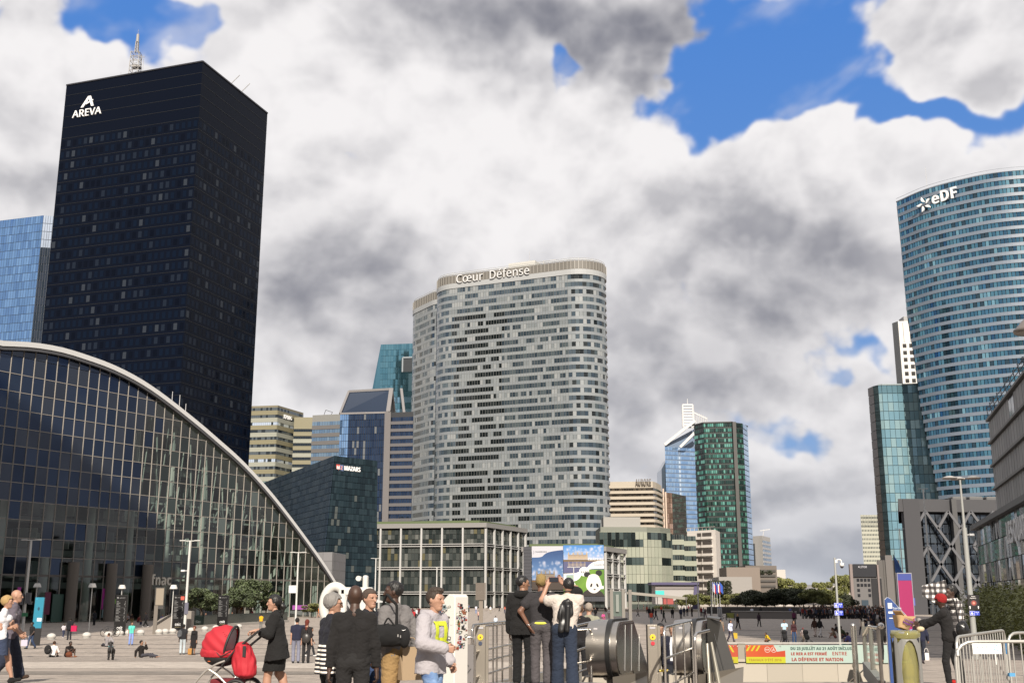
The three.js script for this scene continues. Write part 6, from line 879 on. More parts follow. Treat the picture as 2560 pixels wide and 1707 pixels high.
function figure(o){
const J=skeleton(o),b=o.build||1,f=o.sex==='f',cell=o.cell||0.028,fine=!!o.fine,out={},p=J.p,s=(o.h||1.75)/ 1.75;
const all=[J.pelvis,J.neck,J.head,J.LE,J.RE,J.LW,J.RW,J.LK,J.RK,J.LA,J.RA,J.LS,J.RS],lo=[0,1,2].map((k)=>Math.min(...all.map((q)=>q[k]))- 0.26),hi=[0,1,2].map((k)=>Math.max(...all.map((q)=>q[k]))+ 0.26);
lo[1]=Math.max(lo[1],-0.03);
const side=(q,d)=>vadd(q,J.R,d),cw=(f?0.075:0.095)*b,ww=(f?0.055:0.072)*b;
const torso=(g)=>[capsule(side(J.chest,cw),side(J.waist,ww),(f?0.092:0.104)*b + g,(f?0.08:0.092)*b + g),capsule(side(J.chest,-cw),side(J.waist,-ww),(f?0.092:0.104)*b + g,(f?0.08:0.092)*b + g),capsule(side(J.waist,ww),side(J.pelvis,0.07*b),(f?0.082:0.09)*b + g,(f?0.112:0.105)*b + g),capsule(side(J.waist,-ww),side(J.pelvis,-0.07*b),(f?0.082:0.09)*b + g,(f?0.112:0.105)*b + g),capsule(vadd(J.LS,J.T,-0.012),vadd(J.RS,J.T,-0.012),0.052*b + g,0.052*b + g),capsule(vadd(J.neck,J.T,-0.015),side(J.LS,-0.02),0.05 + g*0.6,0.036*b + g),capsule(vadd(J.neck,J.T,-0.015),side(J.RS,0.02),0.05 + g*0.6,0.036*b + g)].concat(f?[ellip(vadd(vadd(side(J.chest,0.075),J.fwd,0.085),J.T,0.02),[0.062 + g,0.062 + g,0.058 + g]),ellip(vadd(vadd(side(J.chest,-0.075),J.fwd,0.085),J.T,0.02),[0.062 + g,0.062 + g,0.058 + g])]:[]);
const limb=(a,m,e,r0,r1,r2,g,from,to)=>{
const at=(t)=>t<1?vlerp(a,m,t):vlerp(m,e,t - 1),rad=(t)=>(t<1?lerp(r0,r1,t):lerp(r1,r2,t - 1))+ g,L=[];const cuts=[from,...[1].filter((c)=>c>from + 0.02&&c<to - 0.02),to];for(let i=0;i<cuts.length - 1;i++)L.push(capsule(at(cuts[i]),at(cuts[i + 1]),rad(cuts[i]),rad(cuts[i + 1])));return L;
};
const ab=f?0.86*b:b,arm=(S,E,W,g,from,to)=>limb(S,E,W,0.054*ab,0.042*ab,0.029*ab,g,from,to),leg=(H,K,A,g,from,to)=>limb(H,K,A,0.088*b,0.058*b,0.039*b,g,from,to);
const calf=(K,A,g)=>ellip(vadd(vlerp(K,A,0.32),vnorm(vcross(vsub(A,K),[1,0,0])),-0.012),[0.052*b + g,0.14,0.056*b + g]);
const bodyParts=[...torso(-0.004),...arm(J.LS,J.LE,J.LW,0,0,2),...arm(J.RS,J.RE,J.RW,0,0,2),...leg(J.LHip,J.LK,J.LA,-0.004,0,2),...leg(J.RHip,J.RK,J.RA,-0.004,0,2),calf(J.LK,J.LA,0),calf(J.RK,J.RA,0),capsule(vadd(J.neck,J.T,-0.04),vadd(J.head,J.T,-0.06),0.056*(f?0.86:1),0.052*(f?0.86:1)),
capsule(vadd(J.LA,[0,-0.045,-0.03]),vadd(J.LA,footDir(o,p.rearL||0,0.12),0.15),0.036,0.026),capsule(vadd(J.RA,[0,-0.045,-0.03]),vadd(J.RA,footDir(o,p.rearR||0,-0.12),0.15),0.036,0.026)];
const hy=p.headYaw,hp=p.headPitch,toHead=(x,y,z)=>{x -=J.head[0];y -=J.head[1];z -=J.head[2];const c=Math.cos(-hy),sn=Math.sin(-hy);let X=x*c + z*sn,Z=-x*sn + z*c;const c2=Math.cos(hp),s2=Math.sin(hp);return[X,y*c2 + Z*s2,-y*s2 + Z*c2];};
const fromHead=([x,y,z])=>{const c2=Math.cos(hp),s2=Math.sin(hp);const Y=y*c2 - z*s2,Z=y*s2 + z*c2,c=Math.cos(hy),sn=Math.sin(hy);return[J.head[0]+ x*c + Z*sn,J.head[1]+ Y,J.head[2]- x*sn + Z*c];};
const inHead=(g)=>(x,y,z)=>{const q=toHead(x,y,z);return g(q[0],q[1],q[2]);};
const skull=union([ellip([0,0.035,-0.012],[0.077,0.092,0.098]),capsule([0,-0.02,0.028],[0,-0.082,0.05],0.066,0.036),capsule([0,-0.045,0.0],[0,-0.07,0.02],0.056,0.046)],0.04);
const face=union([skull],0.01),nose=capsule([0,0.02,0.088],[0,-0.022,0.107],0.009,0.0145),brow=capsule([-0.042,0.034,0.072],[0.042,0.034,0.072],0.016,0.016),lips=capsule([-0.016,-0.053,0.084],[0.016,-0.053,0.084],0.0085,0.0085),ear=(k)=>ellip([0.078*k,0,-0.012],[0.012,0.03,0.02]),chin=ellip([0,-0.086,0.066],[0.024,0.02,0.022]);
const eyeSock=(k)=>ellip([0.031*k,0.014,0.091],[0.017,0.011,0.013]);
const headF=(x,y,z)=>{let d=smin(face(x,y,z),nose(x,y,z),0.014);d=smin(d,brow(x,y,z),0.02);d=smin(d,lips(x,y,z),0.012);d=smin(d,chin(x,y,z),0.02);d=smin(d,Math.min(ear(1)(x,y,z),ear(-1)(x,y,z)),0.008);return Math.max(d,-Math.min(eyeSock(1)(x,y,z),eyeSock(-1)(x,y,z))*1);};
const headBox=[vadd(J.head,[-0.17,-0.19,-0.17]),vadd(J.head,[0.17,0.19,0.17])];
const mitt=(E,W,k)=>{const d=vnorm(vsub(W,E));return[capsule(vadd(W,d,0.02),vadd(W,d,0.1),0.03,0.032),capsule(vadd(W,d,0.1),vadd(W,d,0.165),0.026,0.014)];};
if(!fine)bodyParts.push(...mitt(J.LE,J.LW),...mitt(J.RE,J.RW),inHead(skull));
const pieces=[netMesh(union(bodyParts,0.03),lo,hi,cell)];
if(fine){
pieces.push(netMesh(inHead(headF),...headBox,0.0075));
const hand=(E,W,sideK,cfg={})=>{
const d=vnorm(cfg.dir||vsub(W,E));let nrm=vnorm(cfg.palm||[-sideK,0,0.25]);nrm=vnorm(vadd(nrm,d,-vdot(nrm,d)));const ac=vnorm(vcross(d,nrm));const thumbSide=cfg.thumb||(ac[2]>0?1:-1),A=[ac[0]*thumbSide,ac[1]*thumbSide,ac[2]*thumbSide],curl=cfg.curl??0.5,parts=[];
const at=(u,v,w)=>vadd(vadd(vadd(W,d,u),A,v),nrm,w);
for(let i=0;i<4;i++){const v=0.03 - i*0.02;parts.push(capsule(at(0.0,v*0.45,0),at(0.092 - Math.abs(i - 1)*0.004,v,0),0.017,0.0125));}
const palm=union(parts,0.014),fs=[];const len=[0.07,0.078,0.072,0.056];
for(let i=0;i<4;i++){const v=0.03 - i*0.02,r=0.0088 -(i===3?0.0012:0),b0=at(0.09 - Math.abs(i - 1)*0.004,v,0);let a=curl*0.55,q=b0;const seg=[0.46,0.3,0.24];for(let k=0;k<3;k++){const n=vadd(q,vadd([d[0]*Math.cos(a),d[1]*Math.cos(a),d[2]*Math.cos(a)],nrm,Math.sin(a)),len[i]*seg[k]);fs.push(capsule(q,n,r - k*0.0006,r - k*0.001 - 0.0006));q=n;a +=curl*(0.7 + i*0.05);}}
const th0=at(0.018,0.024,0.004),th1=at(0.052,0.052,0.016),th2=at(0.082,0.056 - curl*0.014,0.03 + curl*0.012);const thumb=Math.min;const tf=[capsule(th0,th1,0.0145,0.0105),capsule(th1,th2,0.0102,0.0085)];
const fn=(x,y,z)=>{let dd=palm(x,y,z);for(const q of fs)dd=smin(dd,q(x,y,z),0.004);for(const q of tf)dd=smin(dd,q(x,y,z),0.008);return dd;};
return netMesh(fn,vadd(W,[-0.2,-0.2,-0.2]),vadd(W,[0.2,0.2,0.2]),0.0055);
};
pieces.push(hand(J.LE,J.LW,1,p.LHand),hand(J.RE,J.RW,-1,p.RHand));
}
out.body=pieces.length>1?mergeGeometries(pieces.map((g)=>g.toNonIndexed())):pieces[0];
const wrinkle=(fn,amp,fy=26)=>fine?(x,y,z)=>{const d=fn(x,y,z);return Math.abs(d)>0.05?d:d + amp*(1.2*noise3(x*13 + 3 + y*5,y*fy*0.7 + x*6,z*13)+ 0.9*(Math.abs(noise3(x*21 + y*9,y*fy*1.1 - x*8,z*21 + 5))*2 - 0.5));}:fn;
const cutTop=(fn,y)=>(x,y2,z)=>Math.max(fn(x,y2,z),0);
const along=(x,y,z)=>vdot(vsub([x,y,z],J.pelvis),J.T);
if(o.top){
const t=o.top,g=t.loose??0.014,sl=t.sleeve??0.55,hem=t.hem??-0.06,list=torso(g);
if(sl>0)list.push(...arm(J.LS,J.LE,J.LW,g +(t.sleeveLoose??0.006),0,sl),...arm(J.RS,J.RE,J.RW,g +(t.sleeveLoose??0.006),0,sl));
if(t.flare){const e=vadd(J.pelvis,[0,1,0],hem - 0.02);list.push(capsule(side(J.waist,0.05),side(e,0.09 + t.flare*0.4),0.1 + g,0.1 + t.flare + g),capsule(side(J.waist,-0.05),side(e,-0.09 - t.flare*0.4),0.1 + g,0.1 + t.flare + g));}
if(hem<-0.12&&!t.flare){const e=vadd(J.pelvis,[0,1,0],hem - 0.04);list.push(capsule(side(J.pelvis,0.06),side(e,0.08),0.115*b + g,0.115*b + g),capsule(side(J.pelvis,-0.06),side(e,-0.08),0.115*b + g,0.115*b + g));}
if(t.hood)list.push(ellip(vadd(vadd(J.neck,J.T,-0.01),J.fwd,-0.075),[0.125,0.075,0.07]),ellip(vadd(vadd(J.neck,J.T,0.02),J.fwd,-0.05),[0.1,0.055,0.075]));
const u=union(list,0.025),neck=t.neck??0.035,ny=0.556;
const fn=(x,y,z)=>{const a=along(x,y,z);let d=Math.max(u(x,y,z),hem - a);d=Math.max(d,a - ny - neck*0.4);return d;};
out.top=netMesh(wrinkle(fn,0.0055),lo,hi,fine?0.0125:cell);
if(t.under){const fn2=(x,y,z)=>{const q=vsub([x,y,z],J.pelvis),a=along(x,y,z),dx=Math.abs(vdot(q,J.R));return Math.max(u(x,y,z)- 0.006,t.under.hem - a,a - 0.55,dx -(t.under.w),-vdot(q,J.fwd));};out.undershirt=netMesh(fn2,lo,hi,fine?0.0125:cell);}
}
if(o.bottom){
const t=o.bottom,g=t.loose??0.012,len=t.len??1.94;let list=[capsule(side(J.pelvis,0.06*b),side(vadd(J.pelvis,J.T,0.06),0.055*b),0.106*b + g,0.095*b + g),capsule(side(J.pelvis,-0.06*b),side(vadd(J.pelvis,J.T,0.06),-0.055*b),0.106*b + g,0.095*b + g)];
if(t.skirt){const e=vadd(vlerp(J.LK,J.RK,0.5),[0,t.skirt,0]),k=t.flare??0.03;list.push(capsule(side(J.pelvis,0.05),side(e,0.075),0.12*b + g,0.1 + k + g),capsule(side(J.pelvis,-0.05),side(e,-0.075),0.12*b + g,0.1 + k + g));const cut=e[1];const u=union(list,0.04),top=J.pelvis[1]+ 0.11;out.bottom=netMesh(wrinkle((x,y,z)=>Math.max(u(x,y,z),cut - y,y - top),0.005),lo,hi,fine?0.0125:cell);}
else{const L=[...leg(J.LHip,J.LK,J.LA,g,0,len)],Rr=[...leg(J.RHip,J.RK,J.RA,g,0,len)];if(len>1.5){const w=t.wide??0.014;L.push(...limb(J.LHip,J.LK,J.LA,0.07,0.055,0.046 + w,g,0.8,len));Rr.push(...limb(J.RHip,J.RK,J.RA,0.07,0.055,0.046 + w,g,0.8,len));L.push(calf(J.LK,J.LA,g));Rr.push(calf(J.RK,J.RA,g));}const hipU=union(list,0.03),uL=union(L,0.02),uR=union(Rr,0.02);const fn=(x,y,z)=>Math.max(smin(hipU(x,y,z),Math.min(uL(x,y,z),uR(x,y,z)),0.03),along(x,y,z)- 0.1);out.bottom=netMesh(wrinkle(fn,0.0055,30),lo,hi,fine?0.0125:cell);}
}
if(o.shoes){const sh=(A,rear,ou)=>{const d=footDir(o,rear,ou);return union([capsule(vadd(A,[0,-0.046,-0.035]),vadd(A,d,0.155),0.044,0.034),capsule(vadd(A,[0,0.0,-0.005]),vadd(A,[0,-0.045,0.01]),0.045,0.045)],0.02);};const a=sh(J.LA,p.rearL||0,0.12),c=sh(J.RA,p.rearR||0,-0.12),l2=[...lo];l2[1]=-0.03;out.shoes=netMesh((x,y,z)=>Math.min(a(x,y,z),c(x,y,z)),l2,[hi[0],Math.max(J.LA[1],J.RA[1])+ 0.12,hi[2]],fine?0.011:Math.min(cell,0.022));}
if(o.hair&&o.hair!=='bald'){
const st=o.hair,th={short:0.012,crop:0.007,full:0.02,afro:0.026,long:0.02,tail:0.016,flat:0.009}[st]||0.012,line={crop:0.074,short:0.078,full:0.075,afro:0.07,long:0.075,tail:0.078,flat:0.08}[st]||0.07;
const shell=ellip([0,0.038,-0.016],[0.08 + th,0.092 + th,0.1 + th]),extra=st==='long'?union([capsule([0,0.0,-0.07],[0,-0.26,-0.1],0.085,0.06)],0.02):st==='tail'?union([capsule([0,-0.01,-0.11],[0,-0.05,-0.15],0.035,0.04),capsule([0,-0.05,-0.15],[0,-0.2,-0.14],0.04,0.02)],0.03):st==='flat'?ellip([0,0.118,0.02],[0.066,0.03,0.075]):null;
const hf=(x,y,z)=>{let d=shell(x,y,z);const low=st==='long'?-0.09:st==='full'||st==='tail'?-0.06:-0.05;d=Math.max(d,low - y +(z>-0.05?(z + 0.05)*0.9:0));const faceCut=Math.min(z - 0.022 - Math.max(0,y)*0.25,line - y);d=Math.max(d,faceCut);if(extra)d=smin(d,extra(x,y,z),0.025);return fine?d + 0.005*noise3(x*70,y*22,z*70)+ 0.005*noise3(x*22,y*14,z*22 + 4):d;};
out.hair=netMesh(inHead(hf),vadd(J.head,[-0.26,-0.42,-0.32]),vadd(J.head,[0.26,0.24,0.26]),fine?0.0085:Math.min(cell,0.024));
}
if(fine&&o.faceOn!==false){
const e=[];for(const k of[-1,1]){const g=new THREE.SphereGeometry(0.0105,10,8);g.translate(...fromHead([0.031*k,0.014,0.079]));e.push(g);}out.eyes=e;
const br=[];for(const k of[-1,1]){const a=fromHead([0.015*k,0.034,0.092]),c=fromHead([0.05*k,0.037,0.078]);br.push(cyl(V(...a),V(...c),0.005,0.004,5));}out.eyebrows=br;
const m0=fromHead([-0.02,-0.053,0.089]),m1=fromHead([0,-0.053,0.0935]),m2=fromHead([0.02,-0.053,0.089]);out.mouth=tube([V(...m0),V(...m1),V(...m2)],0.0045,5,8);
}
out.J=J;out.s=s;out.fromHead=fromHead;return out;
}
const SKIN={pale:[0.4,0.225,0.155],tan:[0.28,0.15,0.095],brown:[0.16,0.075,0.045],dark:[0.055,0.026,0.016]};
const skinMat=(k)=>mat(...SKIN[k],0.55),cloth=(h)=>{const c=new THREE.Color(h);return mat(c.r,c.g,c.b,0.95);};
function dress(o,fg,colors){
const add=(n,g,m)=>{if(!g)return;const s=fg.s;(Array.isArray(g)?g:[g]).forEach((q)=>{const e=new THREE.Mesh(q.clone?q.clone().scale(s,s,s):q,m);e.name=n;e.castShadow=e.receiveShadow=true;o.add(e);});};
add('body',fg.body,colors.skin);add('shirt',fg.top,colors.top);add('undershirt',fg.undershirt,colors.under);add(colors.skirt?'skirt':'trousers',fg.bottom,colors.bottom);add('shoes',fg.shoes,colors.shoes);add('hair',fg.hair,colors.hair);
add('eye',fg.eyes,mat(0.02,0.015,0.012,0.2));add('eyebrow',fg.eyebrows,colors.hairBrow||mat(0.02,0.014,0.01,0.9));add('mouth',fg.mouth,colors.lip||mat(0.25,0.09,0.08,0.6));
return o;
}
// station entrance in the foreground
const at2=(px,d,y=0,py=1620)=>V(ray(px,py)[0]*d,y,-d);
const hAtPx=(py,d)=>heightAt(py,d);
const brushed=new THREE.MeshStandardMaterial({color:col(0.46,0.43,0.39),metalness:1,roughness:0.3}),brushedDark=new THREE.MeshStandardMaterial({color:col(0.26,0.235,0.2),metalness:0.9,roughness:0.42}),rubber=mat(0.012,0.012,0.012,0.45),railM=new THREE.MeshStandardMaterial({color:col(0.58,0.55,0.51),metalness:1,roughness:0.25}),paleStone=mat(0.42,0.38,0.32,0.85),galv=new THREE.MeshStandardMaterial({color:col(0.46,0.45,0.42),metalness:0.7,roughness:0.45});
{
const t=thing('stairwell','pale stone stairwell of the station entrance behind the escalators','stairwell',[8,-6,-40]);
const[n0,n1,f1,f0]=PIT,wallOf=(a,b,y0,ya,yb,inward)=>slab(V(a[0],y0,-a[1]),V(b[0],y0,-b[1]),V(b[0],yb,-b[1]),V(a[0],ya,-a[1]),inward,0.02);
const gy=groundY(50),list=[];
for(let i=0;i<9;i++)for(let j=0;j<5;j++){const a=lerp2(f0,f1,i / 9),b=lerp2(f0,f1,(i + 1)/ 9);putW('wall_panel',slab(V(a[0]+ 0.012,gy - 0.1 -(j + 1)*1.1 + 0.02,-50),V(b[0]- 0.012,gy - 0.1 -(j + 1)*1.1 + 0.02,-50),V(b[0]- 0.012,gy - 0.1 - j*1.1,-50),V(a[0]+ 0.012,gy - 0.1 - j*1.1,-50),V(0,0,1),0.03),[paleStone,mat(0.39,0.355,0.3,0.85),mat(0.44,0.4,0.34,0.85)][(i*2 + j)% 3],t);}
putW('wall',[wallOf(f0,f1,-7,gy - 0.05,gy - 0.05,V(0,0,0.1)),wallOf(n1,f1,-7,groundY(24)- 0.01,gy - 0.05,V(-0.9,0,-0.3)),wallOf(n0,f0,-7,groundY(24)- 0.01,gy - 0.05,V(0.9,0,0.2)),wallOf(n0,n1,-7,groundY(24)- 0.01,groundY(24)- 0.01,V(0,0,-1))],mat(0.36,0.33,0.28,0.85),t);
const steps=[];for(let k=0;k<26;k++){const d=46 - k*0.36,y=-6.4 + k*0.0 +(25 - k)*0.0;steps.push(box(7.4,0.16,0.36,10.6 - k*0.1,-2.2 -(k)*0.16,-d));}putW('step',steps,paleStone,t,'stuff');
putW('landing',polyGeom([[V(-1,-7,-24),V(9,-7,-24),V(17.4,-7,-50),V(3,-7,-50)]]),mat(0.2,0.18,0.16,0.9),t);
putW('handrail',[cyl(at2(2060,49,gy - 1.6),at2(2175,47,gy + 0.1),0.03)],railM,t);
}
{
const d=50.15,t=thing('parapet','far parapet of the stairwell carrying the orange and mint banner','parapet',at2(2030,d,groundY(d))),top=hAtPx(1607,d),q=t.position,X=(px)=>at2(px,d).x - q.x;
put('coping',box(X(2290)- X(1640),0.05,0.16,(X(2290)+ X(1640))/ 2,top - q.y,0),mat(0.45,0.43,0.4,0.4),t);
put('post',box(X(1863)- X(1845),top - q.y,0.12,(X(1863)+ X(1845))/ 2,(top - q.y)/ 2,-0.02),mat(0.3,0.275,0.23,0.8),t);
put('base',box(X(2290)- X(1640),0.22,0.2,(X(2290)+ X(1640))/ 2,0.0,-0.03),paleStone,t);
}
function banner(label,d,px0,px1,py0,py1,w,h,draw){const a=at2(px0,d),b=at2(px1,d),y1=hAtPx(py0,d),y0=hAtPx(py1,d),t=thing('banner',label,'banner',[(a.x + b.x)/ 2,y0,-d + 0.06]);put('cloth',box(b.x - a.x,y1 - y0,0.025,0,(y1 - y0)/ 2,0),new THREE.MeshStandardMaterial({map:canvasTex(w,h,draw),roughness:0.7,color:col(0.46,0.46,0.46)}),t);put('eyelets',[0,1,2,3,4,5].map((k)=>new THREE.TorusGeometry(0.025,0.008,5,10).translate(lerp(-0.48,0.48,k / 5)*(b.x - a.x),y1 - y0 - 0.05,0.02)),steel,t);return t;}
const slashes=(g,x,y,n,s,dir)=>{g.fillStyle='#e3d81e';for(let k=0;k<n;k++){g.beginPath();const q=x + k*s*0.85;g.moveTo(q,y);g.lineTo(q + s*0.36,y);g.lineTo(q + s*0.36 - dir*s*0.62,y + s);g.lineTo(q - dir*s*0.62,y + s);g.fill();}};
banner('orange and mint railway closure banner with three lines of text',50,1864,2272,1612,1657,2048,226,(g,w,h)=>{
g.fillStyle='#cfe6dc';g.fillRect(0,0,w,h);const gr=g.createLinearGradient(0,0,480,0);gr.addColorStop(0,'#e8641c');gr.addColorStop(1,'#dc4a1c');g.fillStyle=gr;g.fillRect(0,0,494,h*0.66);g.fillStyle='#cfe6dc';g.beginPath();g.moveTo(350,0);g.lineTo(494,0);g.lineTo(494,70);g.lineTo(390,84);g.fill();g.fillStyle='#dfe01c';g.fillRect(0,h*0.66,494,h*0.34);slashes(g,44,6,3,70,1);
g.fillStyle='#b8841c';g.font='bold 42px sans-serif';g.fillText("TRAVAUX D'\u00c9T\u00c9 2016",32,204);g.strokeStyle='#f2e8e0';g.lineWidth=6;for(const[x,s]of[[272,'RER'],[350,'A']]){g.beginPath();g.arc(x,58,34,0,7);g.stroke();g.fillStyle='#f6eee6';g.font=s==='A'?'bold 50px sans-serif':'bold 28px sans-serif';g.fillText(s,x -(s==='A'?18:27),s==='A'?76:68);}
g.fillStyle=g.strokeStyle='#43655c';g.lineWidth=3;g.font='bold 48px sans-serif';g.strokeText('DU 23 JUILLET AU 21 AO\u00dbT INCLUS',560,62,770);g.fillText('DU 23 JUILLET AU 21 AO\u00dbT INCLUS',560,62,770);g.fillStyle=g.strokeStyle='#b43a28';g.strokeText('LE RER A EST FERM\u00c9',562,128,505);g.font='bold 48px sans-serif';g.fillText('LE RER A EST FERM\u00c9',562,128,505);g.font='bold 62px sans-serif';g.fillText('ENTRE',1078,130,235);g.font='bold 58px sans-serif';g.strokeText('LA D\u00c9FENSE ET NATION',566,202,780);g.fillText('LA D\u00c9FENSE ET NATION',566,202,780);
});
banner('short orange and yellow banner left of the parapet post',50,1800,1844,1612,1657,256,226,(g,w,h)=>{g.fillStyle='#dc5a34';g.fillRect(0,0,w,h*0.66);g.fillStyle='#d9d41e';g.fillRect(0,h*0.66,w,h);slashes(g,60,10,2,80,-1);g.fillStyle='#b8841c';g.font='bold 40px sans-serif';g.fillText('2016',110,208);});
banner('mint banner seen between the railing bars',48,1644,1694,1612,1655,512,400,(g,w,h)=>{g.fillStyle='#bcd6cb';g.fillRect(0,0,w,h);g.fillStyle='#6e8a80';g.font='110px sans-serif';g.fillText('AU 21 AO\u00dbT',30,120,470);g.fillStyle='#c4604c';g.font='100px sans-serif';g.fillText('EST FERM\u00c9',30,250,460);g.font='bold 100px sans-serif';g.fillText('ET NATION',30,370,460);});
const disc=(x,y,z,r,m)=>new THREE.CylinderGeometry(r,r,0.02,24).rotateX(Math.PI / 2).translate(x,y,z);
for(const[px,d,l,second]of[[1201,20,'steel pylon with a yellow disc and dark disc, beside the sticker covered pillar',mat(0.03,0.045,0.09,0.5)],[1631,20,'steel pylon with a yellow disc above a red disc, between the escalators',mat(0.5,0.015,0.035,0.5)]]){
const t=thing('steel_pylon',l,'pylon',at2(px,d)),top=hAtPx(px<1400?1563:1561,d),w=0.18;put('body',rbox(w,top,0.2,0.008,0,top / 2,0),brushedDark,t);put('side_strip',box(0.05,top - 0.02,0.16,w / 2 + 0.026,top / 2 - 0.01,-0.03),brushedDark,t);
const y1=hAtPx(1592,d),y2=hAtPx(1607.5,d);put('yellow_disc',disc(0,y1,0.105,0.05),mat(0.75,0.5,0.02,0.5),t);put('lower_disc',disc(0,y2,0.105,0.034),second,t);put('disc_centre',disc(0,y1,0.118,0.013),mat(0.1,0.07,0.01,0.5),t);put('slot',box(0.1,0.03,0.01,0,hAtPx(1569,d),0.105),mat(0.45,0.45,0.48,0.3),t);
}
{
const d=17,yaw=0.55,top=hAtPx(1488,d),t=thing('sticker_pillar','white pillar with slanted top covered in stickers, beside the teenager','pillar',at2(1133,d),yaw),w=0.36,dp=0.34;
const side=shapeOf([[-dp / 2,0],[dp / 2,0],[dp / 2,top - 0.34],[dp / 2 - 0.03,top - 0.28],[-dp / 2 + 0.1,top - 0.02],[-dp / 2 + 0.05,top],[-dp / 2,top]]);
t.rotation.y=-0.62;const g=plate(shapeOf([[-0.32,0],[0.14,0],[0.14,top - 0.03],[0.11,top],[0.03,top],[-0.0,top - 0.02],[-0.32,top - 0.3]]),0.3,0.012);g.translate(0,0,-0.15);put('body',g,mat(0.68,0.66,0.62,0.4),t);
const cs=['#222222','#3a4a44','#7d8f92','#b9a7b0','#27445c','#a33b30','#d4d0c4','#5a6a3c','#404040','#8a5a40','#2c2c55','#b0b8ae'];seed=99;
for(let k=0;k<150;k++){const face=rnd()<0.42,y=top - 0.14 - rnd()*(face?0.62:0.62),ww=rr(0.02,0.07),hh=rr(0.015,0.06),m=hexMat(pickFrom(cs),0.6);let gg=box(ww,hh,0.0024);gg.rotateZ(rr(-0.25,0.25));if(face){const x=rr(-0.26,0.1);if(y>top - 0.3 +(x + 0.3)*0.8)continue;gg.translate(x,y,0.165 + k*0.00004);}else{gg.rotateY(Math.PI / 2);gg.translate(0.1545 + k*0.00004,y,rr(-0.12,0.12));}const st=put('sticker',gg,m,t);if(rnd()<0.6){const inner=gg.clone();inner.computeBoundingBox();const c=inner.boundingBox.getCenter(V(0,0,0));inner.translate(-c.x,-c.y,-c.z).scale(face?0.6:1,0.5,face?1:0.6).translate(c.x +(face?0:0.001),c.y,c.z +(face?0.001:0));put('sticker_print',inner,hexMat(pickFrom(['#e8e4da','#111111','#c8d0d0','#8a2a2a']),0.6),st);}}
const lt=letters('TOPSKY',0.034,0.002);lt.translate(-0.16,hAtPx(1638,d),0.163);put('lettering',lt,mat(0.15,0.06,0.35,0.6),t);const l2=letters('UNITED',0.03,0.002);l2.translate(-0.15,hAtPx(1648,d),0.163);put('lettering',l2,mat(0.55,0.3,0.25,0.6),t);
}
{const d=18.4,t=thing('grey_panel','graffiti marked grey panel in a bent tube frame, beside the sticker pillar','panel',at2(1165,d)),y=hAtPx(1612,d);put('panel',box(0.2,y + 0.0,0.03,0.02,y / 2,-0.02),mat(0.16,0.15,0.15,0.5),t);put('frame',bentTube([V(-0.13,0,0),V(-0.13,y + 0.08,0),V(0.14,y + 0.14,-0.05),V(0.14,0,-0.05)],0.02,0.12),railM,t);put('graffiti',[[0,0.55,0.8],[0.04,0.42,-0.7],[-0.02,0.3,0.5],[0.05,0.2,-0.4],[0,0.72,0.1]].map(([x,yy,a])=>box(0.012,0.13,0.004,x,yy + 0.05,0,0,0,a)),rubber,t);}
function railing(label,A,B,top,n,bars,ext={}){
const t=thing('railing',label,'railing',[A[0],0,-A[1]]),D=V(B[0]- A[0],0,-(B[1]- A[1])),r=0.023;put('top_rail',bentTube([V(0,0,0),V(0,top,0),V(D.x,top +(ext.rise||0),D.z)].concat(ext.open?[]:[V(D.x,0,D.z)]),r,0.13,8),railM,t);bars.forEach((y)=>put('cross_rail',cyl(V(0,y,0),V(D.x,y +(ext.rise||0),D.z),r*0.85,r*0.85,8),railM,t));for(let k=1;k<n;k++)put('upright',cyl(V(D.x*k / n,0,D.z*k / n),V(D.x*k / n,top +(ext.rise||0)*k / n,D.z*k / n),r*0.8,r*0.8,8),railM,t);return t;
}
const XD=(px,d)=>[ray(px,1620)[0]*d,d];
railing('long railing left of the man in the black hoodie',XD(1180,19.4),XD(1316,24.4),1.17,6,[0.72,0.3]);
railing('second railing parallel behind the long one at left',XD(1205,20.6),XD(1330,25.6),1.12,4,[0.5]);
railing('railing between the photographer and the left escalator',XD(1440,21),XD(1502,23.4),1.12,2,[0.68,0.28],{rise:0.06});
railing('short bent railing at the photographer\u2019s elbow',XD(1425,19.8),XD(1478,21),1.08,1,[0.5]);
railing('railing just right of the pylon with the red disc',XD(1662,18.6),XD(1732,21.4),1.15,3,[0.66,0.22],{rise:0.05});
railing('short railing touching the right escalator',XD(1738,17.6),XD(1775,18.4),1.08,1,[],{open:true,rise:0.03});
{const d=18.9,p=at2(1655,d),t=thing('bicycle_lock','yellow and black bicycle lock hanging on the railing','lock',[p.x,0,p.z + 0.06]),y=hAtPx(1676,d);put('lock_body',[cyl(V(-0.075,y,0),V(0.085,y + 0.004,0),0.019,0.019,12)],mat(0.55,0.4,0.03,0.4),t);put('lock_end',[cyl(V(-0.085,y,0),V(-0.06,y,0),0.021),cyl(V(0.07,y,0),V(0.1,y,0),0.021)],rubber,t);put('shackle',bentTube([V(-0.05,y,0),V(-0.035,hAtPx(1638,d),0),V(0.055,hAtPx(1638,d),0),V(0.07,y,0)],0.009,0.06),rubber,t);}
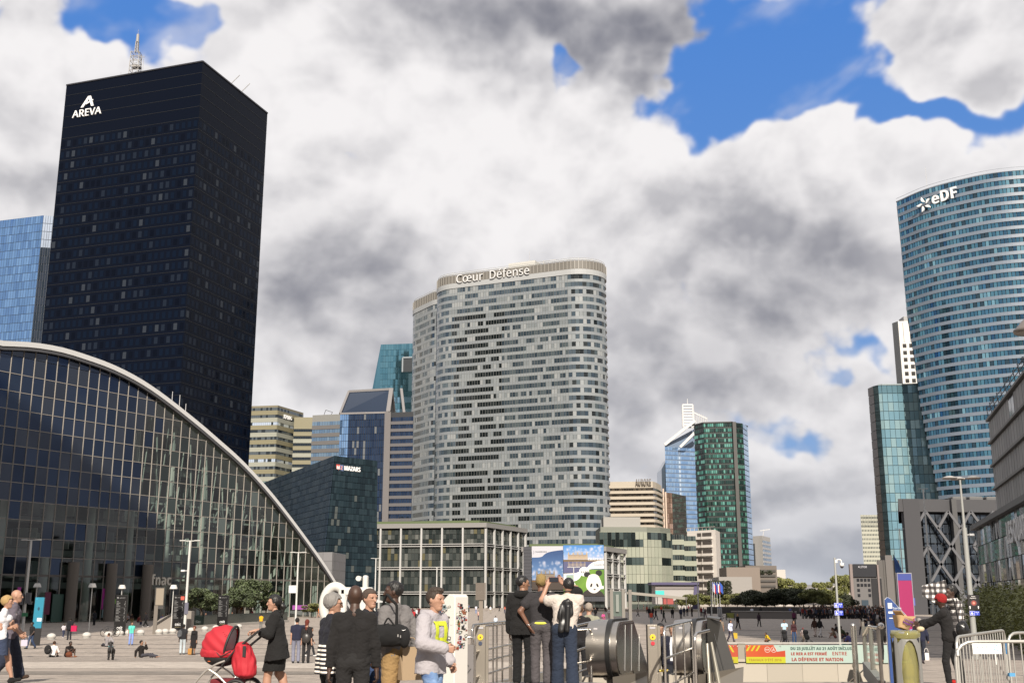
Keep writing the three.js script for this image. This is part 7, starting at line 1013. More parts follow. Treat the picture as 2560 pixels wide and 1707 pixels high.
function escalator(label,px,d,w,y0,turn=-0.28){
const t=thing('escalator',label,'escalator',at2(px,d,0),turn),R=0.5,cy=y0 + R,prof=(r,k=0)=>{const s=new THREE.Shape();s.moveTo(-4.5,cy - r - 2.2);s.lineTo(-1.2,cy - r);s.lineTo(0,cy - r);s.absarc(0,cy,r,-Math.PI / 2,Math.PI / 2,false);s.lineTo(-1.4,cy + r);s.lineTo(-4.7,cy + r - 2.0);s.closePath();return s;};
const ext=(r,x0,x1)=>{const g=new THREE.ExtrudeGeometry(prof(r),{depth:x1 - x0,bevelEnabled:false,curveSegments:28});g.rotateY(-Math.PI / 2);g.rotateY(Math.PI);g.scale(1,1,-1);g.translate(x0,0,0);return g;};
const mk=(r,x0,x1)=>{const s=prof(r),g=new THREE.ExtrudeGeometry(s,{depth:x1 - x0,bevelEnabled:false,curveSegments:28});const p=g.attributes.position;for(let i=0;i<p.count;i++){const sx=p.getX(i),sy=p.getY(i),sz=p.getZ(i);p.setXYZ(i,x0 + sz,sy,sx);}g.computeVertexNormals();return toSmooth(g);};
put('newel_drum',mk(R,0,w),brushed,t);put('handrail_belt',mk(R + 0.035,w,w + 0.085),rubber,t);put('steel_band',mk(R - 0.01,w + 0.085,w + 0.2),brushed,t);put('side_panel',mk(R - 0.05,w + 0.2,w + 0.215),mat(0.035,0.03,0.026,0.25),t);
put('panel_joint',[cyl(V(w + 0.222,cy - R + 0.1,-0.25),V(w + 0.222,cy + R - 0.08,-0.4),0.008),cyl(V(w + 0.222,cy - R + 0.06,-0.95),V(w + 0.222,cy + R - 0.08,-1.1),0.008),cyl(V(w + 0.222,cy - R,-1.8),V(w + 0.222,cy + R - 0.3,-1.95),0.006)],steel,t);  // thin slanted steel lines across the dark side panel
put('skirt',[slab(V(w + 0.1,-0.02,0.3),V(w + 0.9,-0.02,0.1),V(w + 0.9,cy - R + 0.14,-0.3),V(w + 0.1,cy - R + 0.02,0.3),V(0,0,1),0.02)],brushedDark,t);
put('plinth',[box(w + 0.1,y0 + 0.01,0.5,w / 2 - 0.1,y0 / 2,-0.1),box(0.02,y0,0.02,w / 2 - 0.2,y0 / 2,0.16)],paleStone,t);put('sticker',box(0.07,0.045,0.004,w*0.45,cy + R*0.72,R*0.7),mat(0.5,0.48,0.5,0.5),t);return t;
}
function toSmooth(g){const q=g.attributes.position,n=g.attributes.normal;return g;}
escalator('left escalator with polished drum and black handrail, beside the photographer',1478,21.4,0.36,0.2);
{const t=escalator('right escalator with tall steel end panel, left of the orange banner',1690,22,0.34,0.2);const m=mat(0.13,0.122,0.108,0.35,0.8);put('end_panel',[slab(V(0.62,-0.1,0.3),V(1.16,-0.1,-0.6),V(0.78,1.16,-0.9),V(0.6,1.26,-0.1),V(0.3,0,1).normalize(),0.03),slab(V(0.6,1.24,-0.1),V(0.8,1.2,-0.5),V(0.75,1.22,-1.2),V(0.55,1.26,-0.8),V(0,1,0),0.02)],m,t);put('side_rail',[cyl(V(0.66,0.0,0.36),V(0.62,0.78,0.2),0.035,0.035,10),cyl(V(0.82,-0.05,0.1),V(0.68,0.8,0.02),0.05,0.03,10)],mat(0.35,0.33,0.28,0.3,0.6),t);put('seam',[cyl(V(0.75,0.1,0.26),V(0.66,0.78,0.17),0.012),cyl(V(0.93,0.1,-0.05),V(0.72,0.95,-0.16),0.012)],rubber,t);}
{const t=thing('escalator_landing','dark metal landing plate where the three men stand','landing',at2(1370,19.7));put('plate',[new THREE.CylinderGeometry(1.05,1.1,0.16,40).scale(1.25,1,0.9).translate(0,0.07,0)],mat(0.07,0.07,0.075,0.45,0.5),t);put('edge_strip',new THREE.TorusGeometry(1.06,0.015,6,48).rotateX(Math.PI / 2).scale(1.25,1,0.9).translate(0,0.15,0),steel,t);}
{const t=thing('floor_plate','dark ribbed floor plates in front of the escalators','floor plate',at2(1600,21));for(let i=0;i<5;i++)put('plate',box(0.66,0.02,1.9,-1.5 + i*0.68,0.012,0.1),mat(0.09 + 0.015*(i % 2),0.088,0.09,0.5,0.4),t);}
{const d=22,t=thing('steel_post','tall round topped steel post standing before the mint banner','post',at2(2137,d)),top=hAtPx(1557,d);put('post',cyl(V(0,0,0),V(0,top - 0.05,0),0.048,0.048,16),railM,t);put('cap',new THREE.SphereGeometry(0.048,16,10).translate(0,top - 0.05,0),railM,t);put('side_strip',box(0.03,top - 0.1,0.06,0.05,top / 2,-0.05),brushedDark,t);}
{const A=at2(2200,19.6),B=at2(2162,25.4),t=thing('glass_balustrade','glass balustrade with steel handrail left of the blue sign','balustrade',[A.x,0,A.z]),dx=B.x - A.x,dz=B.z - A.z,top=hAtPx(1570,19.6);put('glass',slab(V(0,0.05,0),V(dx,0.05,dz),V(dx,top - 0.1,dz),V(0,top - 0.06,0),V(1,0,0.2).normalize(),0.014),new THREE.MeshPhysicalMaterial({color:col(0.75,0.82,0.8),transmission:1,thickness:0,roughness:0.04,ior:1.5}),t);put('handrail',[bentTube([V(0.02,top + 0.05,0.1),V(0,top,0),V(dx*0.6,top - 0.06,dz*0.6),V(dx,top - 0.3,dz)],0.028,0.1)],railM,t);put('knob',new THREE.SphereGeometry(0.055,14,10).translate(0.02,top + 0.04,0.1),railM,t);[0,0.5,1].forEach((k)=>put('upright',box(0.05,top - 0.02,0.05,dx*k,top / 2,dz*k),brushed,t));put('base',box(0.12,0.3,Math.hypot(dx,dz),dx / 2,0.1,dz / 2,Math.atan2(dx,dz)),concrete,t);}
{const d=19,t=thing('direction_sign','blue direction sign with slanted top behind the litter bin','sign',at2(2250,d),-0.08),y=(p)=>hAtPx(p,d),x=(px)=>(px - 2250)/ 2840*d,s=shapeOf([[x(2222),0],[x(2244),0],[x(2244),y(1590)],[x(2282),y(1553)],[x(2236),y(1498)],[x(2229),y(1494)],[x(2223),y(1500)]]);const tex=canvasTex(256,512,(g)=>{g.fillStyle='#1d3f86';g.fillRect(0,0,256,512);});put('panel',plate(s,0.06,0.004).translate(0,0,-0.03),mat(0.02,0.06,0.22,0.4),t);put('edge',[[2223,1500,2229,1494],[2229,1494,2236,1498],[2236,1498,2283,1553]].map(([a,b,c,e])=>cyl(V(x(a),y(b),0),V(x(c),y(e),0),0.014)).concat(cyl(V(x(2222),0,0),V(x(2223),y(1500),0),0.014)),mat(0.55,0.55,0.58,0.3,0.6),t);put('pictogram',[box(0.07,0.09,0.006,x(2233),y(1514),0.037),box(0.075,0.035,0.006,x(2233.5),y(1531),0.037),box(0.07,0.014,0.006,x(2234),y(1545),0.037)],mat(0.7,0.72,0.75,0.5),t);put('lettering',[letters('Sortie',0.035,0.004).translate(x(2240),y(1523),0.036)],mat(0.5,0.55,0.62,0.5),t);}
{const d=17,t=thing('litter_bin','grey litter bin holding a clear yellow sack, beside the blue sign','litter bin',at2(2266,d)),top=hAtPx(1579,d),ring=(y,rx,m,nm,w)=>put(nm,new THREE.TorusGeometry(1,0.06,8,32).rotateX(Math.PI / 2).scale(rx,w,rx).translate(0,y,0),m,t),gm=mat(0.22,0.22,0.21,0.5);
const s=new THREE.Shape();s.moveTo(-0.19,0.05);s.lineTo(0.19,0.05);s.lineTo(0.19,top - 0.02);s.lineTo(-0.19,top - 0.02);s.closePath();const hole=new THREE.Path();hole.absellipse(0,0.56,0.135,0.46,0,Math.PI*2);s.holes.push(hole);for(const k of[-1,1]){const tri=new THREE.Path();tri.moveTo(0.1*k,top - 0.08);tri.lineTo(0.17*k,top - 0.08);tri.lineTo(0.16*k,top - 0.17);s.holes.push(tri);}
const g=plate(s,0.012,0.004);const p=g.attributes.position;for(let i=0;i<p.count;i++){const x=p.getX(i);p.setZ(i,p.getZ(i)+ 0.19*Math.sqrt(Math.max(0,1 -(x / 0.215)**2))- 0.02);}g.computeVertexNormals();put('front_frame',g,gm,t);const gb=g.clone().rotateY(Math.PI);put('back_frame',gb,gm,t);ring(top - 0.02,0.195,gm,'rim',0.5);ring(0.05,0.19,gm,'base_ring',0.6);
const sack=new THREE.LatheGeometry([[0.02,0.08],[0.12,0.1],[0.155,0.3],[0.16,0.7],[0.15,1.0],[0.175,top - 0.04],[0.2,top + 0.02],[0.215,top - 0.04],[0.2,top - 0.09]].map(([a,b])=>new THREE.Vector2(a,b)),40);const q=sack.attributes.position;for(let i=0;i<q.count;i++){const x=q.getX(i),y=q.getY(i),z=q.getZ(i),a=Math.atan2(z,x),f=1 + 0.07*Math.sin(a*9 + y*4)*(0.4 + noise3(y*5,a*2,1))+ 0.06*noise3(x*16,y*10,z*16);q.setX(i,x*f);q.setZ(i,z*f);}sack.computeVertexNormals();put('sack',sack,new THREE.MeshPhysicalMaterial({color:col(0.5,0.47,0.2),roughness:0.12,transmission:0.68,thickness:0,clearcoat:0.6}),t);
put('rubbish',[rbox(0.16,0.3,0.14,0.05,0.0,0.3,0,0.4),rbox(0.12,0.2,0.12,0.04,0.03,0.58,0,1),rbox(0.1,0.14,0.1,0.04,-0.03,0.78,0.02,0.2)],mat(0.42,0.38,0.12,0.8),t);put('crumpled_paper',new THREE.IcosahedronGeometry(0.05,1).scale(1.2,0.8,1).translate(0.22,top + 0.04,0.05),mat(0.55,0.45,0.3,0.8),t);
const bx=thing('food_box','crumpled brown takeaway box with purple print on top of the litter bin','box',at2(2258,d,top + 0.01),0.5),bm=mat(0.5,0.33,0.17,0.8);bx.rotation.z=-0.28;const bg=new THREE.CylinderGeometry(0.16,0.1,0.17,4,1).rotateY(Math.PI / 4).scale(1.15,1,0.8).translate(0,0.12,0);put('box_body',bg.toNonIndexed(),bm,bx);put('flap',[box(0.22,0.012,0.12,0.02,0.24,-0.02,0,0.5),box(0.1,0.012,0.16,0.13,0.23,0,0,0,0.7),box(0.1,0.012,0.16,-0.1,0.24,0,0,0,-0.5)],bm,bx);const pm=mat(0.13,0.03,0.2,0.7);put('lettering',[letters('ChickeN',0.032,0.004).rotateX(-0.25).translate(-0.08,0.14,0.112),letters('Nuggets',0.032,0.004).rotateX(-0.25).translate(-0.085,0.09,0.098)],pm,bx);}
function barrier(label,A,B,h,n,corner=0.22){const t=thing('crowd_barrier',label,'barrier',[A[0],0,-A[1]]),D=V(B[0]- A[0],0,-(B[1]- A[1])),r=0.021;put('frame',bentTube([V(0,0,0),V(0,h,0),V(D.x,h,D.z),V(D.x,0,D.z)],r,corner,10),galv,t);put('lower_rail',cyl(V(0,0.2,0),V(D.x,0.2,D.z),r*0.9,r*0.9,8),galv,t);for(let k=1;k<n;k++){const u=k / n,e=Math.min(u,1 - u)*D.length(),y=e<corner?h -(corner - Math.sqrt(Math.max(0,corner*corner -(corner - e)**2)))*0.55:h;put('bar',cyl(V(D.x*u,0.2,D.z*u),V(D.x*u,y,D.z*u),0.0085,0.0085,6),galv,t);}put('foot',[box(0.05,0.03,0.6,0.02,0.015,0),box(0.05,0.03,0.6,D.x - 0.02,0.015,D.z)],galv,t);return t;}
{const A=XD(2388,14),B=[A[0]+ 2.3,14.15],t=barrier('front steel crowd barrier with a white notice board',A,B,1.1,22,0.26);const d=14,x=(px)=>ray(px,1620)[0]*d - A[0],tex=canvasTex(512,190,(g,w,h)=>{g.fillStyle='#ecebe6';g.fillRect(0,0,w,h);g.fillStyle='#6d7d82';g.font='bold 80px sans-serif';g.fillText('Defacto',14,96);g.fillStyle='#b9bfc0';g.fillRect(14,128,330,4);g.fillRect(14,146,310,4);for(let k=0;k<10;k++){g.fillStyle=k % 3?'#5cb7c8':'#a9dbe2';g.beginPath();const a=k*0.628;g.moveTo(430 + Math.cos(a)*18,86 + Math.sin(a)*18);g.arc(430,86,62,a,a + 0.5);g.fill();}});const y1=hAtPx(1608,d),y0=hAtPx(1634,d);put('notice_board',box(x(2502)- x(2430),y1 - y0,0.012,(x(2502)+ x(2430))/ 2,(y1 + y0)/ 2,0.03),new THREE.MeshStandardMaterial({map:tex,roughness:0.5}),t);put('cable_tie',[box(0.016,0.13,0.01,x(2486),y0 - 0.06,0.025),box(0.03,0.05,0.04,x(2392),hAtPx(1633,d),0.02)],mat(0.6,0.6,0.58,0.6),t);put('lashing',box(0.07,0.04,0.05,x(2522),hAtPx(1686,d),0.02),mat(0.08,0.3,0.55,0.6),t);}
{const A=XD(2393,15.6),B=XD(2516,19),t=barrier('second crowd barrier slanting away behind the white notice board',A,B,1.1,18,0.2);put('lashing',cyl(V(B[0]- A[0],0.72,-(B[1]- A[1])),V(B[0]- A[0],0.92,-(B[1]- A[1])),0.028),mat(0.02,0.14,0.32,0.5),t);}
{const A=XD(2522,17.4),B=[A[0]+ 2,18.4];barrier('third crowd barrier cut off by the right edge',A,B,1.1,8,0.22);}
{
const d=17.7,t=thing('pram','red baby pram with hood up, pushed by the woman in black','pram',[at2(480 + 620 / 6.617,d).x,0,-d],-0.14),red=mat(0.42,0.012,0.025,0.75),blk=mat(0.014,0.013,0.014,0.6),gr=mat(0.36,0.34,0.31,0.35,0.5);
const hoodO=ellip([-0.1,0.9,0],[0.34,0.31,0.24]),hoodI=ellip([-0.07,0.9,0],[0.3,0.285,0.215]),tub=ellip([-0.13,0.8,0],[0.33,0.2,0.235]),apron=ellip([0.02,0.79,0],[0.2,0.1,0.21]);
put('hood',netMesh((x,y,z)=>Math.max(hoodO(x,y,z)- 0.006*Math.sin((x*0.8 + y)*34),-hoodI(x,y,z),x*1.0 -(y - 0.9)*0.25 - 0.015,0.78 - y),[-0.5,0.6,-0.3],[0.2,1.3,0.3],0.013),red,t);
put('body',netMesh((x,y,z)=>Math.max(Math.min(tub(x,y,z),apron(x,y,z))+ 0.006*noise3(x*18,y*18,z*18),0.735 - y,Math.max(y - 0.86 - 0.02*noise3(x*10,1,z*10)+(x<-0.1?-0.05:0.03),-9)),[-0.5,0.6,-0.3],[0.3,1.1,0.3],0.013),red,t);
put('lining',netMesh((x,y,z)=>Math.max(hoodI(x,y,z)- 0.004,x*1.0 -(y - 0.9)*0.25 - 0.0,-(x*1.0 -(y - 0.9)*0.25 + 0.05),0.8 - y),[-0.4,0.6,-0.3],[0.2,1.25,0.3],0.013),mat(0.55,0.55,0.58,0.9),t);
const rim=[];for(let k=0;k<=20;k++){const a=-0.35 + k / 20*(Math.PI + 0.7);const y=0.9 + Math.sin(a)*0.29,z=Math.cos(a)*0.22;rim.push(V(0.015 +(y - 0.9)*0.25,y,z));}put('hood_rim',tube(rim,0.02,8,50),blk,t);const rib=rim.map((v)=>V(v.x - 0.1 - 0.1*(v.y - 0.8),0.9 +(v.y - 0.9)*0.985,v.z*1.01));put('hood_rib',tube(rib,0.008,6,40),mat(0.16,0.006,0.012,0.8),t);
put('carrycot',netMesh((x,y,z)=>Math.max(ellip([-0.13,0.74,0],[0.27,0.15,0.215])(x,y,z),y - 0.742),[-0.5,0.5,-0.3],[0.3,0.8,0.3],0.014),blk,t);put('badge',box(0.04,0.012,0.006,-0.24,0.68,0.2),mat(0.5,0.12,0.03,0.5),t);
for(const z of[-0.26,0.26]){put('chassis_tube',[tube([V(0.03,0.69,z*0.92),V(-0.1,0.64,z),V(-0.27,0.53,z),V(-0.42,0.36,z),V(-0.43,0.22,z)],0.016,8,24)],gr,t);put('chassis_tube',[tube([V(-0.22,0.57,z),V(-0.08,0.49,z),V(0.06,0.37,z),V(0.2,0.2,z)],0.016,8,20)],mat(0.6,0.58,0.54,0.3,0.6),t);put('push_bar',[cyl(V(-0.02,0.62,z*0.9),V(0.17,0.84,z*0.85),0.014),cyl(V(0.17,0.84,z*0.85),V(0.52,1.12,z*0.85),0.018)],blk,t);}
put('handle',cyl(V(0.52,1.12,-0.23),V(0.52,1.12,0.23),0.02,0.02,10),blk,t);put('handle_brace',[cyl(V(0.2,0.83,-0.2),V(0.2,0.83,0.2),0.02),cyl(V(0.1,0.75,-0.2),V(0.5,1.08,-0.1),0.012)],blk,t);
put('pannier',netMesh((x,y,z)=>{const u=(0.95 - y)/ 0.5;const cx=0.25 + u*0.07,w=0.09 + 0.1*Math.sin(clamp(u)*2.4);return(Math.sqrt(((x - cx)/ w)**2 +((z - 0.12)/ 0.15)**2 + Math.max(0,Math.abs(y - 0.7)- 0.2)**2*180)- 1)*0.08 + 0.008*noise3(x*20,y*7,z*20);},[0,0.36,-0.15],[0.55,1.05,0.4],0.014),red,t);put('pannier_pocket',box(0.05,0.16,0.01,0.34,0.83,0.27),blk,t);put('shopping_basket',rbox(0.46,0.12,0.34,0.04,0.0,0.36,0),mat(0.13,0.008,0.014,0.9),t);
for(const[x,z,r]of[[-0.42,0.22,0.13],[-0.42,-0.22,0.13],[0.24,0.3,0.19],[0.24,-0.3,0.19]]){const wl=put('wheel',new THREE.TorusGeometry(r,0.026,8,28).translate(x,r + 0.026,z),blk,t);put('rim',new THREE.TorusGeometry(r - 0.03,0.012,6,24).translate(x,r + 0.026,z),gr,wl);put('hub',[new THREE.CylinderGeometry(0.03,0.03,0.06,12).rotateX(Math.PI / 2).translate(x,r + 0.026,z),...[0,1,2,3].map((k)=>cyl(V(x + Math.cos(k*0.785)*(r - 0.03),r + 0.026 + Math.sin(k*0.785)*(r - 0.03),z),V(x - Math.cos(k*0.785)*(r - 0.03),r + 0.026 - Math.sin(k*0.785)*(r - 0.03),z),0.007))],gr,wl);}put('axle',[cyl(V(0.24,0.2,-0.3),V(0.24,0.2,0.3),0.014),cyl(V(-0.42,0.16,-0.22),V(-0.42,0.16,0.22),0.014)],blk,t);put('strap',[tube([V(0.1,0.83,0.2),V(-0.05,0.76,0.235),V(-0.2,0.9,0.22)],0.007,5,20)],blk,t);
}
// people close by
const stripes=(draw)=>{const t=canvasTex(256,512,draw);t.wrapS=t.wrapT=THREE.RepeatWrapping;return t;};
const navyStripe=new THREE.MeshStandardMaterial({roughness:0.95,map:stripes((g)=>{g.fillStyle='#12131d';g.fillRect(0,0,256,512);g.fillStyle='#d8d2c8';for(let k=0;k<7;k++)g.fillRect(0,218 + k*13,256,6);})});
navyStripe.map.repeat.set(1,0.5);
const plaid=new THREE.MeshStandardMaterial({roughness:0.95,map:stripes((g)=>{g.fillStyle='#d4d2d0';g.fillRect(0,0,256,512);g.globalAlpha=0.62;g.fillStyle='#1a1618';for(let k=0;k<5;k++)g.fillRect(k*51.2,0,27,512);for(let k=0;k<10;k++)g.fillRect(0,k*51.2,256,27);})});
plaid.map.repeat.set(1.9,0.95);
const facing=(at,yaw)=>yaw + Math.atan2(-at.x,-at.z);
function person(label,o,fg,colors,at,yaw){const t=thing('person',label,'person',at,facing(at,yaw));dress(t,fg,colors);return t;}
const black=cloth('#0d0c0d'),hairBlack=mat(0.008,0.007,0.007,0.5);
const fine=(o)=>figure({fine:true,cell:0.0135,...o});
const at3=(px,d,y=0)=>at2(px,d,y,1560);
{
const fg=fine({h:1.66,sex:'f',build:1.14,pose:'push',p:{LH:[0.16,1.19,0.36],RH:[-0.16,1.19,0.36],headYaw:0.1,LHand:{dir:[0,-0.2,1],curl:1.1,palm:[0,-1,-0.1],thumb:-1},RHand:{dir:[0,-0.2,1],curl:1.1,palm:[0,-1,-0.1],thumb:1}},hair:'tail',top:{sleeve:1.45,sleeveLoose:0.016,hem:-0.22,flare:0.075,loose:0.024},bottom:{skirt:0.04,flare:0.06},shoes:true});
person('woman in loose black top and black skirt pushing the red pram',{},fg,{skin:skinMat('pale'),top:black,bottom:cloth('#0a0a0a'),skirt:true,shoes:black,hair:hairBlack},at3(697,17.8),-Math.PI / 2 - 0.12);
}
{
const fg=fine({h:1.66,sex:'f',build:1.05,pose:'stand',p:{LH:[0.25,0.78,0.1],RH:[-0.27,0.8,0.12],headPitch:0.05,headYaw:-0.25},hair:'full',top:{sleeve:1.9,sleeveLoose:0.01,hem:-0.15,flare:0.02,loose:0.018,under:{hem:-0.12,w:0.07}},bottom:{},shoes:true});
person('grey haired woman in navy cardigan with white striped hem',{},fg,{skin:skinMat('pale'),top:navyStripe,under:cloth('#d9cfc6'),bottom:cloth('#0c0c10'),shoes:black,hair:mat(0.2,0.19,0.18,0.7),hairBrow:mat(0.3,0.28,0.26)},at3(824,13.4),1.95);
const g=thing('spectacles','dark framed spectacles worn by the grey haired woman','spectacles',at3(824,13.4),facing(at3(824,13.4),1.95));const f=(q)=>V(...fg.fromHead(q)).multiplyScalar(fg.s);put('frame',[-1,1].flatMap((k)=>[tube(Array.from({length:10},(_,i)=>f([0.032*k + Math.cos(i*0.628)*0.022,0.012 + Math.sin(i*0.628)*0.018,0.102])),0.0028,5,24,true),cyl(f([0.054*k,0.016,0.1]),f([0.08*k,0.012,0.0]),0.0025)]),rubber,g);put('lens',[-1,1].map((k)=>polyGeom([Array.from({length:8},(_,i)=>f([0.032*k + Math.cos(i*0.785)*0.02,0.012 + Math.sin(i*0.785)*0.016,0.102]))])),mat(0.03,0.025,0.03,0.1),g);
}
{
const fg=fine({h:1.75,build:1.0,pose:'stand',p:{LH:[0.26,0.8,-0.02],RH:[-0.26,0.84,0.02],LP:[0.6,-0.3,-0.5],RP:[-0.6,-0.3,-0.5],headYaw:0.12,LHand:{curl:0.7},RHand:{curl:0.8}},hair:'bald',top:{sleeve:1.95,hem:-0.06,loose:0.012,sleeveLoose:0.008},bottom:{loose:0.012,wide:0.03},shoes:true});
const at=at3(885,12.5);person('bald man in black jumper seen from behind, wearing a white earphone',{},fg,{skin:skinMat('dark'),top:cloth('#121011'),bottom:cloth('#1c1b1c'),shoes:black,hair:black},at,Math.PI - 0.05);
const e=thing('earphone','white earphone cable hanging at the bald man\u2019s left ear','earphone',at,facing(at,Math.PI - 0.05));const f=(q)=>V(...fg.fromHead(q)).multiplyScalar(fg.s);put('bud',new THREE.SphereGeometry(0.011,10,8).translate(...f([0.086,0.0,0.0]).toArray()),signWhite,e);put('cable',tube([f([0.09,0.0,0.0]),f([0.1,-0.04,-0.005]),f([0.095,-0.1,0.0]),f([0.09,-0.17,0.03])],0.0028,5,20),signWhite,e);
}
{
const fg=fine({h:1.72,build:1.05,p:{LH:[0.26,0.84,0.05],headYaw:0},hair:'short',top:{sleeve:1.9,hem:-0.1,loose:0.02},bottom:{loose:0.018},shoes:true});
person('person in navy top and blue jeans mostly hidden behind the bald man',{},fg,{skin:skinMat('pale'),top:cloth('#15161f'),bottom:cloth('#2c3f63'),shoes:black,hair:mat(0.06,0.04,0.03,0.8)},at3(918,14.6),0.7);
}
{
const at=at3(990,14),yaw=-2.25,fg=fine({h:1.84,build:1.06,pose:'walk2',p:{RH:[-0.27,0.86,-0.1],LH:[0.23,0.86,0.1],headYaw:0.62,RHand:{curl:1.2},LHand:{curl:0.9}},hair:'crop',top:{sleeve:1.9,hem:-0.12,loose:0.018,sleeveLoose:0.012},bottom:{loose:0.02,wide:0.03},shoes:true});
person('tall man in grey jumper and tan trousers carrying a black duffel bag',{},fg,{skin:skinMat('dark'),top:cloth('#6f6c6c'),bottom:cloth('#94784f'),shoes:cloth('#14161c'),hair:hairBlack},at,yaw);
const b=thing('duffel_bag','black sports duffel bag on the grey jumper man\u2019s shoulder','bag',at2(968,13.7,0.0),0.12),m=cloth('#0e0e10');const y=hAtPx(1588,13.7);put('bag_body',netMesh((x,yy,z)=>{const dx=Math.max(0,Math.abs(x)- 0.13),r=Math.sqrt(dx*dx +((yy - y)*0.95)**2 + z*z)- 0.125;return r + 0.008*noise3(x*14,yy*14,z*14);},[-0.34,y - 0.2,-0.2],[0.34,y + 0.2,0.2],0.013),m,b);put('end_pocket',netMesh((x,yy,z)=>ellip([0.2,y - 0.02,0.03],[0.07,0.13,0.115])(x,yy,z),[0.1,y - 0.2,-0.15],[0.32,y + 0.2,0.2],0.013),cloth('#121214'),b);put('strap',[tube([V(0.1,y + 0.1,0.03),V(0.1,y + 0.34,0.02),V(0.05,hAtPx(1502,13.7),0.02),V(-0.02,hAtPx(1487,13.7),-0.12),V(-0.08,y + 0.3,-0.3)],0.017,6,40),tube([V(-0.06,y + 0.1,0.06),V(0,y + 0.2,0.05),V(0.08,y + 0.11,0.06)],0.012,6,20)],m,b);const sw=new THREE.Shape();sw.moveTo(0,0.008);sw.quadraticCurveTo(0.01,-0.016,0.05,0.014);sw.quadraticCurveTo(0.014,0.0,0,0.008);put('emblem',plate(sw,0.004).translate(0.165,y + 0.06,0.15),signWhite,b);put('zip_pull',[box(0.016,0.03,0.006,0.12,y - 0.0,0.13),box(0.012,0.03,0.006,0.15,y - 0.01,0.14)],steel,b);
const k=thing('paper_bag','tall brown paper carrier bag held by the man in tan trousers','bag',at2(1026,13.9,0.0),0.5),y1=hAtPx(1617,13.9),y0=hAtPx(1699,13.9),pm=mat(0.33,0.24,0.15,0.85);put('bag_body',polyGeom([[V(-0.13,y0,0.07),V(0.13,y0,0.07),V(0.125,y1,0.05),V(-0.125,y1,0.05)],[V(0.13,y0,0.07),V(0.13,y0,-0.07),V(0.125,y1,-0.05),V(0.1,(y0 + y1)/ 2,0),V(0.125,y1,0.05)],[V(-0.13,y0,-0.07),V(0.13,y0,-0.07),V(0.125,y1,-0.05),V(-0.125,y1,-0.05)],[V(-0.13,y0,0.07),V(-0.13,y0,-0.07),V(-0.125,y1,-0.05),V(-0.1,(y0 + y1)/ 2,0),V(-0.125,y1,0.05)],[V(-0.13,y0,0.07),V(0.13,y0,0.07),V(0.13,y0,-0.07),V(-0.13,y0,-0.07)]]),pm,k);put('handle',tube([V(-0.06,y1,0.05),V(-0.04,y1 + 0.1,0.02),V(0.04,y1 + 0.1,0.02),V(0.06,y1,0.05)],0.006,5,20),pm,k);
}
{
const at=at3(1078,13),yaw=0.95,fg=fine({h:1.74,build:0.98,pose:'walk2',p:{RH:[-0.15,1.08,0.3],LH:[0.25,0.9,0.1],RP:[-0.9,-0.4,-0.4],headYaw:0.1,headPitch:0.08,RHand:{curl:1.3,dir:[0.5,-0.1,0.7]},LHand:{curl:0.8}},hair:'flat',top:{sleeve:1.92,hem:-0.13,loose:0.024,sleeveLoose:0.014,hood:true},bottom:{loose:0.016,wide:0.03},shoes:true});
const jeans=new THREE.MeshStandardMaterial({roughness:0.95,map:stripes((g)=>{g.fillStyle='#5f7ba0';g.fillRect(0,0,256,512);for(let i=0;i<90;i++){const x=rr(0,256),y=rr(0,512),r=rr(14,50),gr=g.createRadialGradient(x,y,1,x,y,r),w=rnd()<0.5;gr.addColorStop(0,w?'rgba(150,175,205,0.5)':'rgba(50,72,110,0.5)');gr.addColorStop(1,'rgba(90,110,150,0)');g.fillStyle=gr;g.fillRect(x - r,y - r,2*r,2*r);}})});
const t=person('teenage boy in grey hooded jumper with a lime green chest print',{},fg,{skin:skinMat('pale'),top:cloth('#a39fa4'),bottom:jeans,shoes:cloth('#3a4458'),hair:mat(0.035,0.022,0.014,0.7)},at,yaw);
const lime=mat(0.55,0.62,0.03,0.8),pts=fg.top.attributes.position,front=(x,y)=>{let z=-1;for(let i=0;i<pts.count;i++){const a=pts.getX(i)- x,b=pts.getY(i)- y;if(a*a + b*b<0.0005&&pts.getZ(i)>z)z=pts.getZ(i);}return z<-0.5?0.12:z;};
const ringS=shapeOf([[-0.115,0.1],[0.105,0.115],[0.115,-0.02],[0.1,-0.1],[-0.05,-0.125],[-0.105,-0.08]]);ringS.holes.push(new THREE.Path([[-0.062,0.058],[0.055,0.07],[0.062,-0.02],[0.05,-0.056],[-0.03,-0.072],[-0.06,-0.04]].map(([a,b])=>new THREE.Vector2(a,b))));
const lay=(g)=>{const q=g.attributes.position;for(let i=0;i<q.count;i++){const x=q.getX(i)- 0.0,y=q.getY(i)+ 1.255,z=q.getZ(i);q.setXYZ(i,x,y,front(x,y)+ 0.006 + z);}g.computeVertexNormals();g.scale(fg.s,fg.s,fg.s);return g;};
const sub=(s)=>{const g=new THREE.ExtrudeGeometry(s,{depth:0.002,bevelEnabled:false,curveSegments:4});return g;};
const tiles=[];for(let i=0;i<20;i++)for(let j=0;j<22;j++){const x=-0.12 + i*0.012,y=-0.13 + j*0.012,a=Math.abs(x + 0.006 - 0.0),b=y,out=Math.max(Math.abs(x)/ 0.11,Math.abs(y + 0.004)/ 0.115),inn=Math.max(Math.abs(x)/ 0.058,Math.abs(y)/ 0.066),hook=x>-0.03&&x<0.004&&y>-0.035&&y<0.05||y<-0.02&&y>-0.045&&x>-0.03&&x<0.035;if((out<1&&inn>1)||(b<-9))tiles.push(box(0.0125,0.0125,0.002,x,y,0));}
for(let i=0;i<14;i++)tiles.push(box(0.01,0.012,0.002,-0.1 + i*0.014,-0.155,0));put('chest_print',lay(merge(tiles)),lime,t);
}
